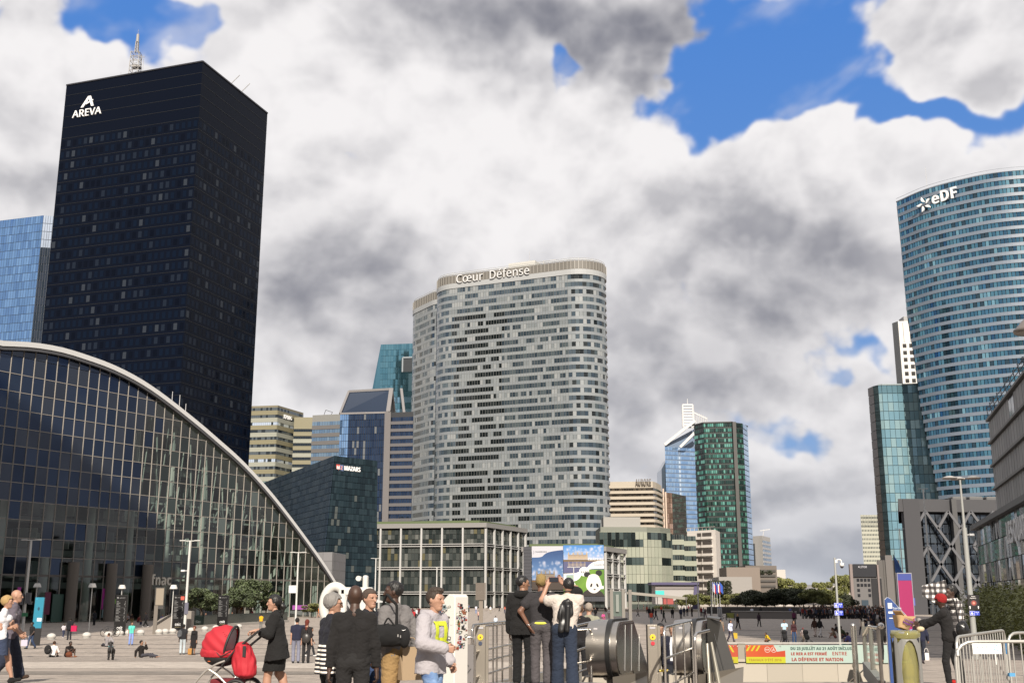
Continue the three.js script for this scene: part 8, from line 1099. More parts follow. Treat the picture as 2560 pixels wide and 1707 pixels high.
{
const y=0.155;
let fg=fine({h:1.83,build:1.02,p:{LH:[0.24,0.86,0.1],RH:[-0.22,0.88,0.14],headYaw:-1.0,headPitch:0.05},hair:'crop',top:{sleeve:1.9,hem:-0.14,loose:0.026,sleeveLoose:0.014,hood:true},bottom:{loose:0.014},shoes:true});
person('man in black hooded jacket turning his head right, left of three men',{},fg,{skin:skinMat('tan'),top:cloth('#0c0b0c'),bottom:cloth('#08090c'),shoes:cloth('#2a2624'),hair:hairBlack},at3(1306,19.6,y),Math.PI - 0.25);
fg=fine({h:1.84,build:1.0,p:{LH:[0.2,0.96,-0.1],RH:[-0.26,0.86,0.05],LP:[1,0,-0.4],LHand:{dir:[-0.45,-0.75,-0.3],curl:0.4}},hair:'flat',top:{sleeve:0.5,hem:0.02,loose:0.016,sleeveLoose:0.022},bottom:{loose:0.02,wide:0.012},shoes:true});
const a=at3(1353,19.5,y),t=person('man with bleached hair in charcoal t-shirt and grey trousers, middle of three',{},fg,{skin:skinMat('brown'),top:cloth('#2c2a2d'),bottom:cloth('#4b474a'),shoes:cloth('#26242a'),hair:mat(0.24,0.165,0.06,0.9)},a,Math.PI - 0.06);put('yellow_waistband',new THREE.TorusGeometry(0.148,0.022,6,30).rotateX(Math.PI / 2).scale(1.16,1.1,0.84).translate(0,1.045,0.0),mat(0.6,0.6,0.08,0.8),t);put('wristwatch',new THREE.TorusGeometry(0.034,0.009,6,14).rotateX(1.3).translate(fg.J.LW[0]*fg.s,fg.J.LW[1]*fg.s + 0.02,fg.J.LW[2]*fg.s),mat(0.4,0.4,0.4,0.3,0.9),t);
fg=fine({h:1.78,build:1.05,pose:'stand',p:{LH:[0.3,1.64,0.2],RH:[0.06,1.68,0.26],LP:[1,-0.6,0.1],RP:[-1,0.1,0.3],headYaw:0.35,headPitch:0.1,roll:-0.12,LF:[0.13,0.085,0.1],RF:[-0.14,0.085,-0.16],LHand:{dir:[-0.4,0.85,0.1],curl:0.6,palm:[-0.2,0,-1],thumb:-1},RHand:{dir:[0.4,0.85,0.1],curl:0.6,palm:[0.2,0,-1],thumb:1}},hair:'short',top:{sleeve:0.52,hem:-0.06,loose:0.024,sleeveLoose:0.026},bottom:{loose:0.03,wide:0.03},shoes:true});
const c=at3(1411,19,y),yaw=Math.PI - 0.1;person('man in cream t-shirt raising a phone to take a photograph, right of three',{},fg,{skin:skinMat('pale'),top:cloth('#c4bab2'),bottom:cloth('#1f2a3d'),shoes:cloth('#22242a'),hair:hairBlack},c,yaw);
const ph=thing('phone','black phone held up by the man in the cream t-shirt','phone',P(1385,1449,18.72));put('phone_body',rbox(0.155,0.08,0.012,0.005,0,0,0,0.1),mat(0.015,0.015,0.018,0.25),ph);put('screen',box(0.135,0.066,0.003,0.0,0,0.0075,0.1),mat(0.02,0.022,0.03,0.1),ph);put('phone_case',rbox(0.16,0.085,0.008,0.004,0,0.0,-0.006,0.1),mat(0.28,0.02,0.02,0.5),ph);
const cap=thing('cap','black cap on the photographer\u2019s head, peak to the back','cap',P(1436,1479,19.1));put('crown',netMesh((x,yy,z)=>Math.max(ellip([0,-0.01,0],[0.145,0.105,0.13])(x,yy,z)+ 0.006*noise3(x*20,yy*20,z*20),-0.075 - yy),[-0.2,-0.15,-0.2],[0.2,0.15,0.2],0.012),cloth('#0b0b0c'),cap);put('peak',netMesh(ellip([-0.11,0.0,0.06],[0.11,0.018,0.09]),[-0.25,-0.05,-0.1],[0.05,0.05,0.2],0.01),cloth('#0d0d0e'),cap);
const jk=thing('leather_jacket','black leather jacket slung over the photographer\u2019s shoulder','jacket',P(1408,1540,18.85)),lm=mat(0.012,0.012,0.013,0.38);const sheetF=(x,yy,z)=>{const w=0.085 + 0.035*Math.sin(yy*9 + 1),cx=0.02 + yy*0.22;return Math.max(Math.sqrt(((x - cx)/ w)**2 +(z / 0.05)**2 + Math.max(0,Math.abs(yy)- 0.22)**2*300)- 1,-9)*0.05 + 0.028*noise3(x*15,yy*6,z*12);};put('jacket_body',netMesh(sheetF,[-0.25,-0.4,-0.15],[0.3,0.4,0.15],0.012),lm,jk);put('sleeve',netMesh(union([capsule([0.08,0.15,0.04],[0.06,-0.22,0.06],0.05,0.042)],0.02),[-0.1,-0.4,-0.1],[0.25,0.3,0.2],0.012),lm,jk);
}
{
const mk=(label,px,d,top,h,o,colors,yaw)=>{const fg=fine({h,...o,cell:0.016});person(label,{},fg,colors,at3(px,d,hAtPx(top,d)- h),yaw);};
mk('man in black top going down the escalator, behind the photographer',1450,25.2,1510,1.76,{hair:'crop',top:{sleeve:1.2,hem:-0.1},bottom:{},shoes:true},{skin:skinMat('pale'),top:cloth('#161316'),bottom:cloth('#1a1a1e'),shoes:black,hair:mat(0.12,0.07,0.04,0.9)},Math.PI);
mk('grey haired man in sage top going down beside the man in black',1473,25.8,1508,1.78,{hair:'crop',top:{sleeve:0.6,hem:-0.1},bottom:{},shoes:true},{skin:skinMat('pale'),top:cloth('#8d8d7c'),bottom:cloth('#33343a'),shoes:black,hair:mat(0.3,0.25,0.21,0.9)},Math.PI);
mk('person with dark topknot in a dark jacket coming up behind the pylon',1651,26.5,1560,1.72,{hair:'full',top:{sleeve:1.9,hem:-0.1,loose:0.025},bottom:{},shoes:true},{skin:skinMat('tan'),top:cloth('#1b1d2a'),bottom:cloth('#17181c'),shoes:black,hair:hairBlack},0.1);
mk('person in open navy jacket over white shirt coming up, seen through the railing',1683,26,1563,1.7,{hair:'short',top:{sleeve:1.9,hem:-0.1,loose:0.025,under:{hem:0,w:0.06}},bottom:{},shoes:true},{skin:skinMat('tan'),top:cloth('#181a2c'),under:cloth('#d8dadf'),bottom:cloth('#20222a'),shoes:black,hair:hairBlack},-0.3);
}
{
const at=at3(2372,21),fg=fine({h:1.68,sex:'f',build:0.98,p:{LH:[0.0,1.12,0.52],RH:[-0.14,1.2,0.56],headPitch:0.42,LF:[0.09,0.085,0.05],RF:[-0.1,0.085,-0.16],lean:0.12,RHand:{dir:[0,0.1,1],curl:0.5},LHand:{dir:[0,0.0,1],curl:0.5}},hair:'full',top:{sleeve:1.85,hem:-0.08,loose:0.022,sleeveLoose:0.014},bottom:{loose:0.006,wide:0},shoes:true});
const t=person('woman in black jacket and leggings with red headscarf, reaching to the litter bin',{},fg,{skin:skinMat('dark'),top:cloth('#151314'),bottom:cloth('#161517'),shoes:cloth('#a81a14'),hair:cloth('#8a1418')},at,-Math.PI / 2 - 0.2);put('wristband',new THREE.TorusGeometry(0.03,0.01,6,14).translate(fg.J.RW[0]*fg.s,fg.J.RW[1]*fg.s,fg.J.RW[2]*fg.s),mat(0.6,0.5,0.35,0.5),t);put('shirt_tail',polyGeom([[V(-0.24,0.86,-0.05),V(-0.23,0.84,0.12),V(-0.25,0.66,0.06),V(-0.25,0.64,0.0)]]),cloth('#d9d7d9'),t);
const hb=thing('handbag','black leather handbag on the shoulder of the woman with red headscarf','bag',at2(2412,20.7,0.0),0.2),y=hAtPx(1573,20.7);put('bag_body',netMesh((x,yy,z)=>(Math.sqrt((x / 0.12)**2 +((yy - y)/ 0.15)**2 +(z / 0.1)**2)- 1)*0.1 + 0.01*noise3(x*15,yy*12,z*15),[-0.2,y - 0.25,-0.2],[0.2,y + 0.25,0.2],0.013),mat(0.012,0.012,0.013,0.3),hb);put('strap',tube([V(-0.06,y + 0.1,0),V(-0.1,y + 0.35,0),V(-0.14,y + 0.52,0.02)],0.012,6,16),mat(0.012,0.012,0.013,0.4),hb);
const f2=fine({h:1.86,build:1.0,p:{LH:[0.1,1.62,0.34],RH:[-0.3,0.95,0.1],LP:[0.6,0.6,0.6],headYaw:0.25,headPitch:0.15,lean:0.06},hair:'short',top:{sleeve:1.4,hem:-0.1,loose:0.026,sleeveLoose:0.024},bottom:{loose:0.012},shoes:true});
person('man in black and white checked shirt with one arm raised, beside the woman',{},f2,{skin:skinMat('dark'),top:plaid,bottom:cloth('#121114'),shoes:cloth('#a81a14'),hair:hairBlack},at3(2393,22),-Math.PI / 2 + 0.25);
const sh=thing('checked_shirt','flapping black and white checked cloth held up by the raised arm','shirt',P(2337,1480,21.4));put('cloth',netMesh((x,y,z)=>{const u=(x + 0.2)/ 0.4,top=0.12 + 0.1*u,bot=-0.02 - 0.14*Math.abs(Math.sin(u*3.1))- 0.06*(1 - u);return Math.max(Math.abs(z - 0.03*Math.sin(x*22 + y*16))- 0.014,y - top,bot - y,Math.abs(x)- 0.24 + 0.1*Math.abs(y - 0.02))+ 0.012*noise3(x*14,y*14,2);},[-0.3,-0.3,-0.12],[0.3,0.3,0.12],0.011),plaid,sh);
}
{
let fg=fine({h:1.68,sex:'f',build:1.02,pose:'walk',p:{LH:[-0.02,1.12,0.22],RH:[0.02,1.08,0.2],RF:[-0.08,0.15,-0.34]},hair:'full',top:{sleeve:0.4,hem:-0.06,loose:0.018},bottom:{skirt:0.06,flare:0.01,loose:0.012},shoes:true});
person('fair haired woman in white t-shirt and blue skirt at the left edge',{},fg,{skin:skinMat('pale'),top:cloth('#d6d6dc'),bottom:cloth('#2f3a52'),skirt:true,shoes:black,hair:mat(0.36,0.24,0.1,0.8)},at3(4,22.4),1.45);
fg=fine({h:1.8,build:1.12,pose:'walk2',p:{headYaw:0.0,RH:[-0.28,0.9,0.18]},hair:'bald',top:{sleeve:0.62,hem:-0.14,loose:0.03},bottom:{loose:0.03,wide:0.03},shoes:true});
person('bald man with sunglasses in grey shirt walking behind the fair haired woman',{},fg,{skin:skinMat('pale'),top:cloth('#5b5560'),bottom:cloth('#1e2436'),shoes:cloth('#3a2a20'),hair:black},at3(27,23.4),1.5);
}
// people across the square
const mids={};const mid=(key,o)=>(mids[key]={o,fg:figure({cell:0.027,...o})});
mid('man',{h:1.76,pose:'stand',hair:'short',top:{sleeve:0.55,hem:-0.08,loose:0.02},bottom:{},shoes:true});
mid('manLong',{h:1.76,pose:'stand',hair:'short',top:{sleeve:1.9,hem:-0.16,loose:0.026},bottom:{},shoes:true});
mid('walkM',{h:1.76,pose:'walk',hair:'short',top:{sleeve:1.9,hem:-0.1,loose:0.024},bottom:{},shoes:true});
mid('walkM2',{h:1.76,pose:'walk2',hair:'short',top:{sleeve:0.6,hem:-0.08,loose:0.02},bottom:{},shoes:true});
mid('woman',{h:1.66,sex:'f',pose:'stand',hair:'long',top:{sleeve:1.2,hem:-0.06,loose:0.014},bottom:{loose:0.006},shoes:true});
mid('walkF',{h:1.66,sex:'f',pose:'walk',hair:'long',top:{sleeve:1.8,hem:-0.12,loose:0.02},bottom:{loose:0.006},shoes:true});
mid('dressF',{h:1.66,sex:'f',pose:'stand',hair:'full',top:{sleeve:1.6,hem:-0.3,loose:0.018,flare:0.03},bottom:{skirt:-0.1,flare:0.02},shoes:true});
mid('child',{h:1.2,build:1.05,pose:'walk2',hair:'full',top:{sleeve:0.8,hem:-0.05,loose:0.014},bottom:{},shoes:true});
mid('sit',{h:1.72,pose:'sit',hair:'short',top:{sleeve:1.6,hem:-0.08,loose:0.02},bottom:{},shoes:true});
mid('ground',{h:1.74,pose:'ground',hair:'short',top:{sleeve:1.2,hem:-0.06,loose:0.02},bottom:{},shoes:true});
mid('legsOut',{h:1.76,pose:'legsOut',hair:'short',top:{sleeve:1.95,hem:-0.06,loose:0.026},bottom:{},shoes:false});
mid('crouch',{h:1.7,pose:'crouch',hair:'short',top:{sleeve:0.6,hem:-0.05,loose:0.018},bottom:{},shoes:true});
mid('bend',{h:1.74,pose:'bend',hair:'crop',top:{sleeve:0.7,hem:-0.05,loose:0.018},bottom:{},shoes:true});
mid('hug',{h:1.76,pose:'stand',p:{RH:[-0.5,1.26,0.02],RP:[-0.4,0.4,-0.8]},hair:'short',top:{sleeve:0.55,hem:-0.08,loose:0.02},bottom:{},shoes:true});
mid('push',{h:1.72,pose:'push',hair:'short',top:{sleeve:0.6,hem:-0.08,loose:0.02},bottom:{},shoes:true});
mid('phone',{h:1.74,pose:'phone',hair:'short',top:{sleeve:0.6,hem:-0.08,loose:0.02},bottom:{},shoes:true});
const hairCol={b:'#110d0b',n:'#3a2416',r:'#5a2216',y:'#9a7a48',g:'#8a8682',w:'#c0b8b0',p:'#b01a4a'};
const cm=(h)=>cloth(h);
function folk(kind,px,py,yawDeg,skin,hair,top,bottom,shoes,label,opt={}){
const at=opt.d?V(...spot(px,opt.d,groundY(opt.d)+(opt.up||0),py)):G(px,py),m=mids[kind],first=!m.proto,col3={skin:skinMat(skin),top:cm(top),bottom:cm(bottom),shoes:cm(shoes),hair:cm(hairCol[hair])};
let t;if(first){t=m.proto=thing('person',label,'person',at,0);dress(t,m.fg,col3);}else{t=m.proto.clone();t.name=numbered('person');scene.add(t);t.position.copy(at);tag(t,label,'person');const by={body:col3.skin,shirt:col3.top,trousers:col3.bottom,shoes:col3.shoes,hair:col3.hair};t.children.forEach((c)=>{if(by[c.name])c.material=by[c.name];});}
if(m.proto!==t){delete t.userData.group;}
t.rotation.y=facing(at,yawDeg*Math.PI / 180);const s=opt.s||1;t.scale.set(s,s,s);if(opt.group)t.userData.group=opt.group;return t;
}
const carry=(name,label,px,py,d,geoms,m,cat='bag')=>{const t=thing(name,label,cat,P(px,py,d));put('bag_body',geoms,m,t);put('handle',tube([V(-0.08,0.17,0),V(-0.04,0.3,0),V(0.04,0.3,0),V(0.08,0.17,0)],0.01,5,12),m,t);return t;};
folk('walkM2',75,1622,-60,'dark','b','#0d0d10','#2f3f5c','#15151a','man in black t-shirt and blue jeans walking in the left shade');carry('shopping_bag','white carrier bag held by the man in blue jeans',60,1607,66,box(0.36,0.34,0.12,0,0,0),cloth('#b9b3c4'));
folk('child',156,1594,30,'dark','b','#c8c2c8','#2a3048','#d0ccc8','small child in white top with curly dark hair in the left shade');folk('manLong',171,1600,200,'dark','b','#0d0e16','#1a1c24','#101014','person in dark coat holding a pink bag beside the small child');carry('shopping_bag','pink carrier bag in the hand of the person in dark coat',184,1571,82,box(0.4,0.4,0.14),cloth('#b0124a'));
folk('man',178,1548,20,'brown','b','#c0bcc0','#2a2a2e','#1a1a1a','person in white top standing in the hall doorway, left of a pair',{s:0.95});folk('woman',184,1549,-20,'tan','y','#6a1a14','#18161a','#141414','person in dark red top standing in the hall doorway, right of a pair');folk('dressF',154,1553,90,'dark','b','#121014','#141216','#111111','dark clothed person at the green door panel');folk('child',159,1554,80,'tan','n','#a02a6a','#3a2030','#222222','little child in pink beside the green door panel',{s:0.85});
folk('manLong',234,1563,180,'dark','b','#141620','#0e0f16','#0c0c0c','man in dark jacket with blue band on the back, facing the hall');
folk('man',325,1613,15,'tan','b','#58c4b4','#7f95cf','#20242c','boy in turquoise t-shirt and pale blue jeans standing in the sun',{s:0.92});
folk('ground',128,1643,160,'pale','n','#d8d6d4','#16161a','#141414','person in white t-shirt with black backpack sitting on the ground taking a photograph');folk('ground',166,1643,100,'dark','b','#120c0b','#1a1210','#7a4a30','person in black sitting hunched on the ground beside the white t-shirt');
{const p=G(124,1643),t=thing('backpack','black backpack on the seated person in white t-shirt','backpack',[p.x - 0.05,p.y + 0.18,p.z + 0.3],0.15);put('pack_body',netMesh((x,y,z)=>(Math.sqrt((x / 0.2)**2 +((y - 0.26)/ 0.27)**2 +(z / 0.14)**2)- 1)*0.13,[-0.3,-0.1,-0.25],[0.3,0.6,0.25],0.025),cloth('#141214'),t);put('pocket',netMesh(ellip([0.02,0.15,0.1],[0.14,0.11,0.07]),[-0.2,0,0],[0.2,0.3,0.22],0.022),cloth('#1a181a'),t);put('zip_pull',box(0.03,0.04,0.01,0.1,0.26,0.14),steel,t);}
{const p=G(168,1643),t=thing('handbag','brown leather bag between the knees of the hunched seated person','bag',[p.x + 0.2,p.y,p.z + 0.36]);put('bag_body',netMesh((x,y,z)=>(Math.sqrt((x / 0.2)**2 +((y - 0.17)/ 0.18)**2 +(z / 0.11)**2)- 1)*0.1,[-0.3,-0.1,-0.2],[0.3,0.45,0.2],0.025),cloth('#5a2c18'),t);put('flap',box(0.26,0.1,0.02,0,0.22,0.1),cloth('#6a3a20'),t);}
folk('legsOut',268,1617,200,'pale','n','#8a8688','#23242e','#3a1a18','person in grey top sitting on the ground behind the dog');
folk('legsOut',352,1644,75,'tan','b','#16100e','#3b3a42','#5a3a2a','man in black leather jacket sitting with legs stretched out, hand to face');
{
const p=G(275,1650),t=thing('dog','black dog with blue collar standing, seen from behind','dog',p,Math.PI + 0.42),s=union([capsule([0,0.5,0.22],[0,0.5,-0.22],0.145,0.115),capsule([0,0.46,0.2],[0,0.44,0.0],0.14,0.11),capsule([0,0.56,0.28],[0.02,0.72,0.42],0.085,0.07),ellip([0.02,0.76,0.47],[0.085,0.085,0.1]),capsule([0.02,0.74,0.54],[0.03,0.7,0.66],0.05,0.034),capsule([0.09,0.8,0.44],[0.13,0.7,0.46],0.035,0.02),capsule([-0.06,0.8,0.44],[-0.1,0.7,0.46],0.035,0.02),capsule([0,0.54,-0.3],[0.03,0.3,-0.42],0.035,0.015),...[-1,1].flatMap((k)=>[capsule([0.09*k,0.45,-0.2],[0.1*k,0.3,-0.14],0.085,0.06),capsule([0.1*k,0.3,-0.14],[0.1*k,0.17,-0.3],0.055,0.035),capsule([0.1*k,0.17,-0.3],[0.1*k,0.03,-0.26],0.032,0.028),capsule([0.1*k,0.03,-0.27],[0.1*k,0.025,-0.2],0.034,0.03),capsule([0.09*k,0.42,0.22],[0.09*k,0.2,0.2],0.065,0.04),capsule([0.09*k,0.2,0.2],[0.09*k,0.03,0.23],0.036,0.03),capsule([0.09*k,0.025,0.23],[0.09*k,0.022,0.29],0.035,0.03)])],0.03);put('body',netMesh(s,[-0.3,-0.03,-0.6],[0.3,1,0.8],0.02),mat(0.012,0.01,0.009,0.6),t);put('collar',new THREE.TorusGeometry(0.085,0.013,6,20).rotateX(1.0).translate(0.01,0.62,0.33),mat(0.1,0.45,0.5,0.6),t);}
folk('walkM',363,1568,-80,'dark','b','#151017','#0c0b10','#d0cccc','tall man in black with white shoes walking before the arched hall');
folk('sit',343,1563,60,'tan','n','#6a2020','#3a3a50','#c0c0c0','person in dark red sitting on a bollard, left of the brown advertising stand');folk('sit',402,1560,30,'pale','y','#8a86b4','#b0a0b8','#e0e0e0','person in lavender sitting right of the brown advertising stand');folk('sit',326,1556,20,'tan','b','#2a1a18','#8a7a40','#c8b070','person sitting in the cafe chairs right of the leftmost totem');folk('sit',318,1557,-30,'pale','n','#9a9090','#1a1a1a','#111111','grey clothed person sitting against the hall, left among the cafe chairs');
folk('man',463,1555,10,'tan','b','#b8b4c0','#23293c','#141414','person in pale top standing just behind the tall white lamp post');folk('woman',475,1547,40,'tan','b','#4a1a24','#22222a','#141414','woman in maroon top right of the tall white lamp post');folk('sit',481,1557,-50,'tan','r','#141216','#101014','#b8b0a8','person in black sitting sideways right of the tall white lamp post');
folk('sit',512,1554,10,'pale','n','#5a1522','#3a2a30','#bdb5b0','person in maroon sitting left of the middle pine totem');folk('sit',545,1552,40,'tan','b','#3a1a22','#141420','#c8c0bc','person in dark clothes sitting in front of the totem among pines');folk('sit',576,1551,50,'tan','r','#140f14','#0f0e12','#1a1a1a','person in black sitting right of the totem among pines');folk('woman',628,1551,150,'tan','n','#8a2040','#5a2a3a','#6a4a40','woman in raspberry top standing below the tallest pine');folk('man',651,1572,185,'tan','b','#d0a012','#6a6a68','#6a5a4a','person in yellow t-shirt and grey trousers, left of the woman with pram',{s:0.9});
folk('man',454,1636,175,'dark','b','#1c1c22','#b0bac0','#202024','man in black t-shirt and white jeans wearing a grey backpack');folk('dressF',482,1637,185,'tan','r','#0f0d0f','#120f10','#5a3a2a','woman in long black dress beside the man in white jeans');
{const p=G(446,1636),t=thing('backpack','grey backpack of the man in white jeans','backpack',[p.x + 0.02,p.y + 1.0,p.z + 0.14]);put('pack_body',netMesh((x,y,z)=>(Math.sqrt((x / 0.16)**2 +((y - 0.2)/ 0.24)**2 +(z / 0.11)**2)- 1)*0.1,[-0.25,-0.1,-0.2],[0.25,0.5,0.2],0.022),cloth('#4a4c50'),t);put('pocket',netMesh(ellip([0,0.1,0.08],[0.11,0.1,0.05]),[-0.2,-0.05,0],[0.2,0.25,0.18],0.02),cloth('#55575c'),t);}
{const p=G(476,1637),t=thing('tote_bag','tan bag at the feet of the woman in long black dress','bag',[p.x,p.y,p.z + 0.2],0.2);put('bag_body',rbox(0.26,0.36,0.14,0.04,0,0.2,0),cloth('#a5783e'),t);put('side_panel',rbox(0.1,0.33,0.15,0.03,0.13,0.19,0),cloth('#2a2724'),t);put('handle',tube([V(-0.07,0.36,0),V(-0.03,0.5,0),V(0.03,0.5,0),V(0.07,0.36,0)],0.01,5,12),cloth('#6a4a28'),t);}
folk('hug',738,1658,180,'pale','b','#1a1d33','#77798a','#1a1a1e','man in navy t-shirt and grey jeans with arm round the woman in black',{s:1.0});folk('woman',763,1658,172,'pale','r','#1d1a1c','#211f22','#161616','red haired woman in charcoal, held by the man in navy',{s:1.02});
{const a=G(738,1658),t=thing('shoulder_bag','dark bag on the back of the red haired woman','bag',[a.x + 0.42,a.y + 0.82,a.z + 0.2]);put('bag_body',netMesh((x,y,z)=>(Math.sqrt((x / 0.17)**2 +((y - 0.16)/ 0.2)**2 +(z / 0.09)**2)- 1)*0.09,[-0.25,-0.1,-0.2],[0.25,0.45,0.2],0.02),mat(0.03,0.027,0.026,0.4),t);put('strap',tube([V(0,0.3,0),V(0.03,0.5,-0.02),V(0.05,0.62,-0.1)],0.012,5,12),mat(0.02,0.02,0.02,0.5),t);}
folk('walkF',774,1641,90,'tan','b','#14121a','#1e2026','#d8d8d8','woman with white shoes walking right behind the red haired woman');folk('walkM2',947,1638,90,'tan','b','#1a1a2a','#22263a','#d0d0d0','person in navy with white shoes walking, mostly hidden by the bald man');
folk('walkM2',796,1545,-90,'pale','n','#c86a10','#a08070','#aaaaaa','person in orange t-shirt below the tip of the arch');folk('man',768,1540,200,'tan','y','#141418','#1c2030','#141414','fair haired person in black beside the green bush');folk('woman',750,1536,30,'tan','b','#a03050','#20202a','#1a1a1a','woman in pink by the magenta banner at the hall');
folk('walkM',955,1540,-20,'tan','n','#6a5aa0','#2a3050','#e0e0e0','person in purple top walking below the white parasol');folk('woman',960,1541,10,'tan','n','#c8c0c0','#3a3a48','#202020','woman in white top beside the person in purple');
folk('man',1034,1558,160,'tan','b','#a02028','#1a1a22','#181818','person in red top left of the teenager, nearest of a group');folk('walkM',1041,1549,60,'tan','b','#c8ccd2','#16243c','#202020','person in white top in the group left of the teenager');folk('manLong',1047,1543,-30,'dark','b','#4a1018','#141418','#101010','person in maroon coat in the group left of the teenager');folk('walkF',1038,1573,30,'dark','b','#12131a','#a05a60','#d0c8c8','woman in black top and pink trousers, lowest of the group left of the teenager');folk('woman',1031,1541,200,'tan','b','#571a24','#25222a','#141414','woman in wine red top at the back of the group left of the teenager');
folk('man',1197,1551,180,'tan','n','#c89a90','#1f2440','#181818','child in salmon top riding a scooter, left of the three men',{s:0.85});folk('sit',1239,1562,180,'tan','b','#b8c4d2','#8a90a0','#cccccc','child in pale blue sitting, left of the man in black hoodie',{s:0.9});folk('walkF',1275,1556,-20,'pale','y','#d8d4d8','#a82028','#d0d0d0','woman in white top and red trousers just left of the black hoodie',{s:0.95});folk('man',1190,1534,180,'tan','b','#c4c2cc','#7a86a8','#888888','person in pale top beneath the slatted advertising column');folk('woman',1226,1534,20,'tan','y','#d8d8dc','#9a9488','#888888','woman in white before the white columned pavilion doors');
folk('walkM',1489,1546,0,'pale','n','#15151a','#121216','#101010','man in dark suit and white shirt below the patterned poster panel');folk('sit',1508,1552,20,'tan','n','#c0508a','#b04a80','#dddddd','person in pink sitting left of the lift shelter');folk('woman',1523,1546,0,'pale','y','#dcd6d4','#b89a90','#cccccc','fair haired woman in white left of the lift shelter');folk('man',1532,1547,180,'tan','b','#d4d8e2','#2a1a20','#141414','man in white shirt and dark trousers touching the lift shelter');
folk('woman',1577,1541,170,'tan','b','#141216','#121116','#101010','woman in black just right of the lift shelter');folk('walkF',1595,1541,80,'pale','n','#8a8078','#181418','#1a1a1a','woman in striped top striding right of the lift shelter');folk('man',1629,1559,178,'tan','n','#c8503c','#9ab0bc','#bbbbbb','child in coral t-shirt and pale jeans above the left escalator',{s:0.9});folk('manLong',1624,1544,30,'dark','b','#151013','#14121a','#101010','person in black behind the coral t-shirt, left of two');folk('manLong',1633,1543,-30,'dark','b','#241018','#17141c','#101010','person in dark plum behind the coral t-shirt, right of two');folk('walkM',1640,1550,60,'tan','b','#1a1a24','#1c2030','#111111','man in dark jacket walking right of the coral t-shirt');folk('man',1654,1535,150,'pale','y','#c03a24','#30303a','#222222','person in bright red top farther off behind the green jacket');folk('walkF',1660,1556,140,'dark','b','#14241c','#131318','#101010','person in dark green jacket walking away');folk('walkM',1682,1547,10,'dark','b','#100f14','#0e0e12','#cccccc','tall man in black walking towards the viewer at the edge of the shade');folk('man',1684,1523,160,'pale','w','#d6d2d6','#8a7a78','#999999','person in white top on the sunlit strip behind the tall man in black');folk('walkM',1691,1524,60,'tan','n','#b08a80','#3a3a48','#222222','person in beige top on the sunlit strip, beside the white top');
folk('manLong',1703,1547,180,'dark','b','#20243a','#171a26','#101010','man in navy suit in the shade, facing away');folk('manLong',1711,1541,170,'tan','n','#2a2c3c','#1c1e28','#141414','man in slate jacket right of the navy suit');folk('woman',1719,1540,10,'tan','b','#1a1a24','#111118','#101010','woman in black with grey bag in the shade');folk('manLong',1731,1541,-40,'dark','b','#1e0f12','#120f12','#101010','person in dark brown coat left of the mast in the shade');folk('man',1754,1541,20,'tan','n','#7a1a20','#1e1a22','#101010','person in red top among the cluster right of the mast');folk('woman',1760,1542,170,'tan','b','#9aa4a4','#1c241c','#101010','woman with white shoulder bag in the cluster right of the mast');folk('walkF',1764,1547,150,'tan','b','#3a2030','#5a4a58','#161616','woman in plum nearest of the cluster right of the mast');folk('manLong',1778,1539,0,'dark','b','#101018','#10101a','#101010','man in black standing left of the white information stand');
folk('man',1804,1602,180,'tan','b','#77695c','#0f0d0f','#101010','man in beige shirt and black trousers walking away, right of the escalators');folk('walkF',1828,1604,160,'tan','b','#c4cbe6','#3a3646','#1a1a1a','woman in pale blue blouse with a yellow bag walking away');carry('shopping_bag','yellow patterned bag of the woman in pale blue blouse',1838,1590,96,box(0.4,0.5,0.12),cloth('#b59a30'));folk('walkF',1846,1574,165,'pale','y','#12121a','#1a1c26','#c09a88','fair woman in black top, upper left of the yellow child');folk('walkF',1899,1567,180,'dark','b','#3a2a38','#121016','#101010','woman in striped purple top alone in the shade');folk('manLong',1903,1540,10,'dark','b','#0f1014','#0d0e12','#101010','man in black in front of the low planter wall');folk('man',1987,1563,180,'dark','b','#5a2444','#14121a','#101010','man in purple t-shirt alone in the shade, facing away');
folk('crouch',1924,1608,-60,'brown','b','#c8a812','#2a2620','#55443a','child in yellow t-shirt crouching above the banner',{s:0.78});
folk('push',1964,1608,0,'brown','b','#b0ccdc','#1c2236','#141414','man in sky blue and white top pushing a black pushchair');folk('woman',1987,1609,20,'tan','n','#3a1a20','#2c4468','#141414','woman in maroon top and blue jeans holding a white cloth');folk('child',2010,1608,20,'pale','p','#d8c4c0','#b0a090','#c8c0b8','child with pink hood and white top beside a pushchair',{s:0.95});folk('walkF',2039,1592,60,'brown','n','#3a2018','#c8b8b0','#3a2a24','woman in brown top and pale trousers, left of a strolling pair');folk('walkF',2052,1593,70,'brown','b','#131014','#d0cccc','#2a2220','long haired woman in black top and white trousers, right of a strolling pair');
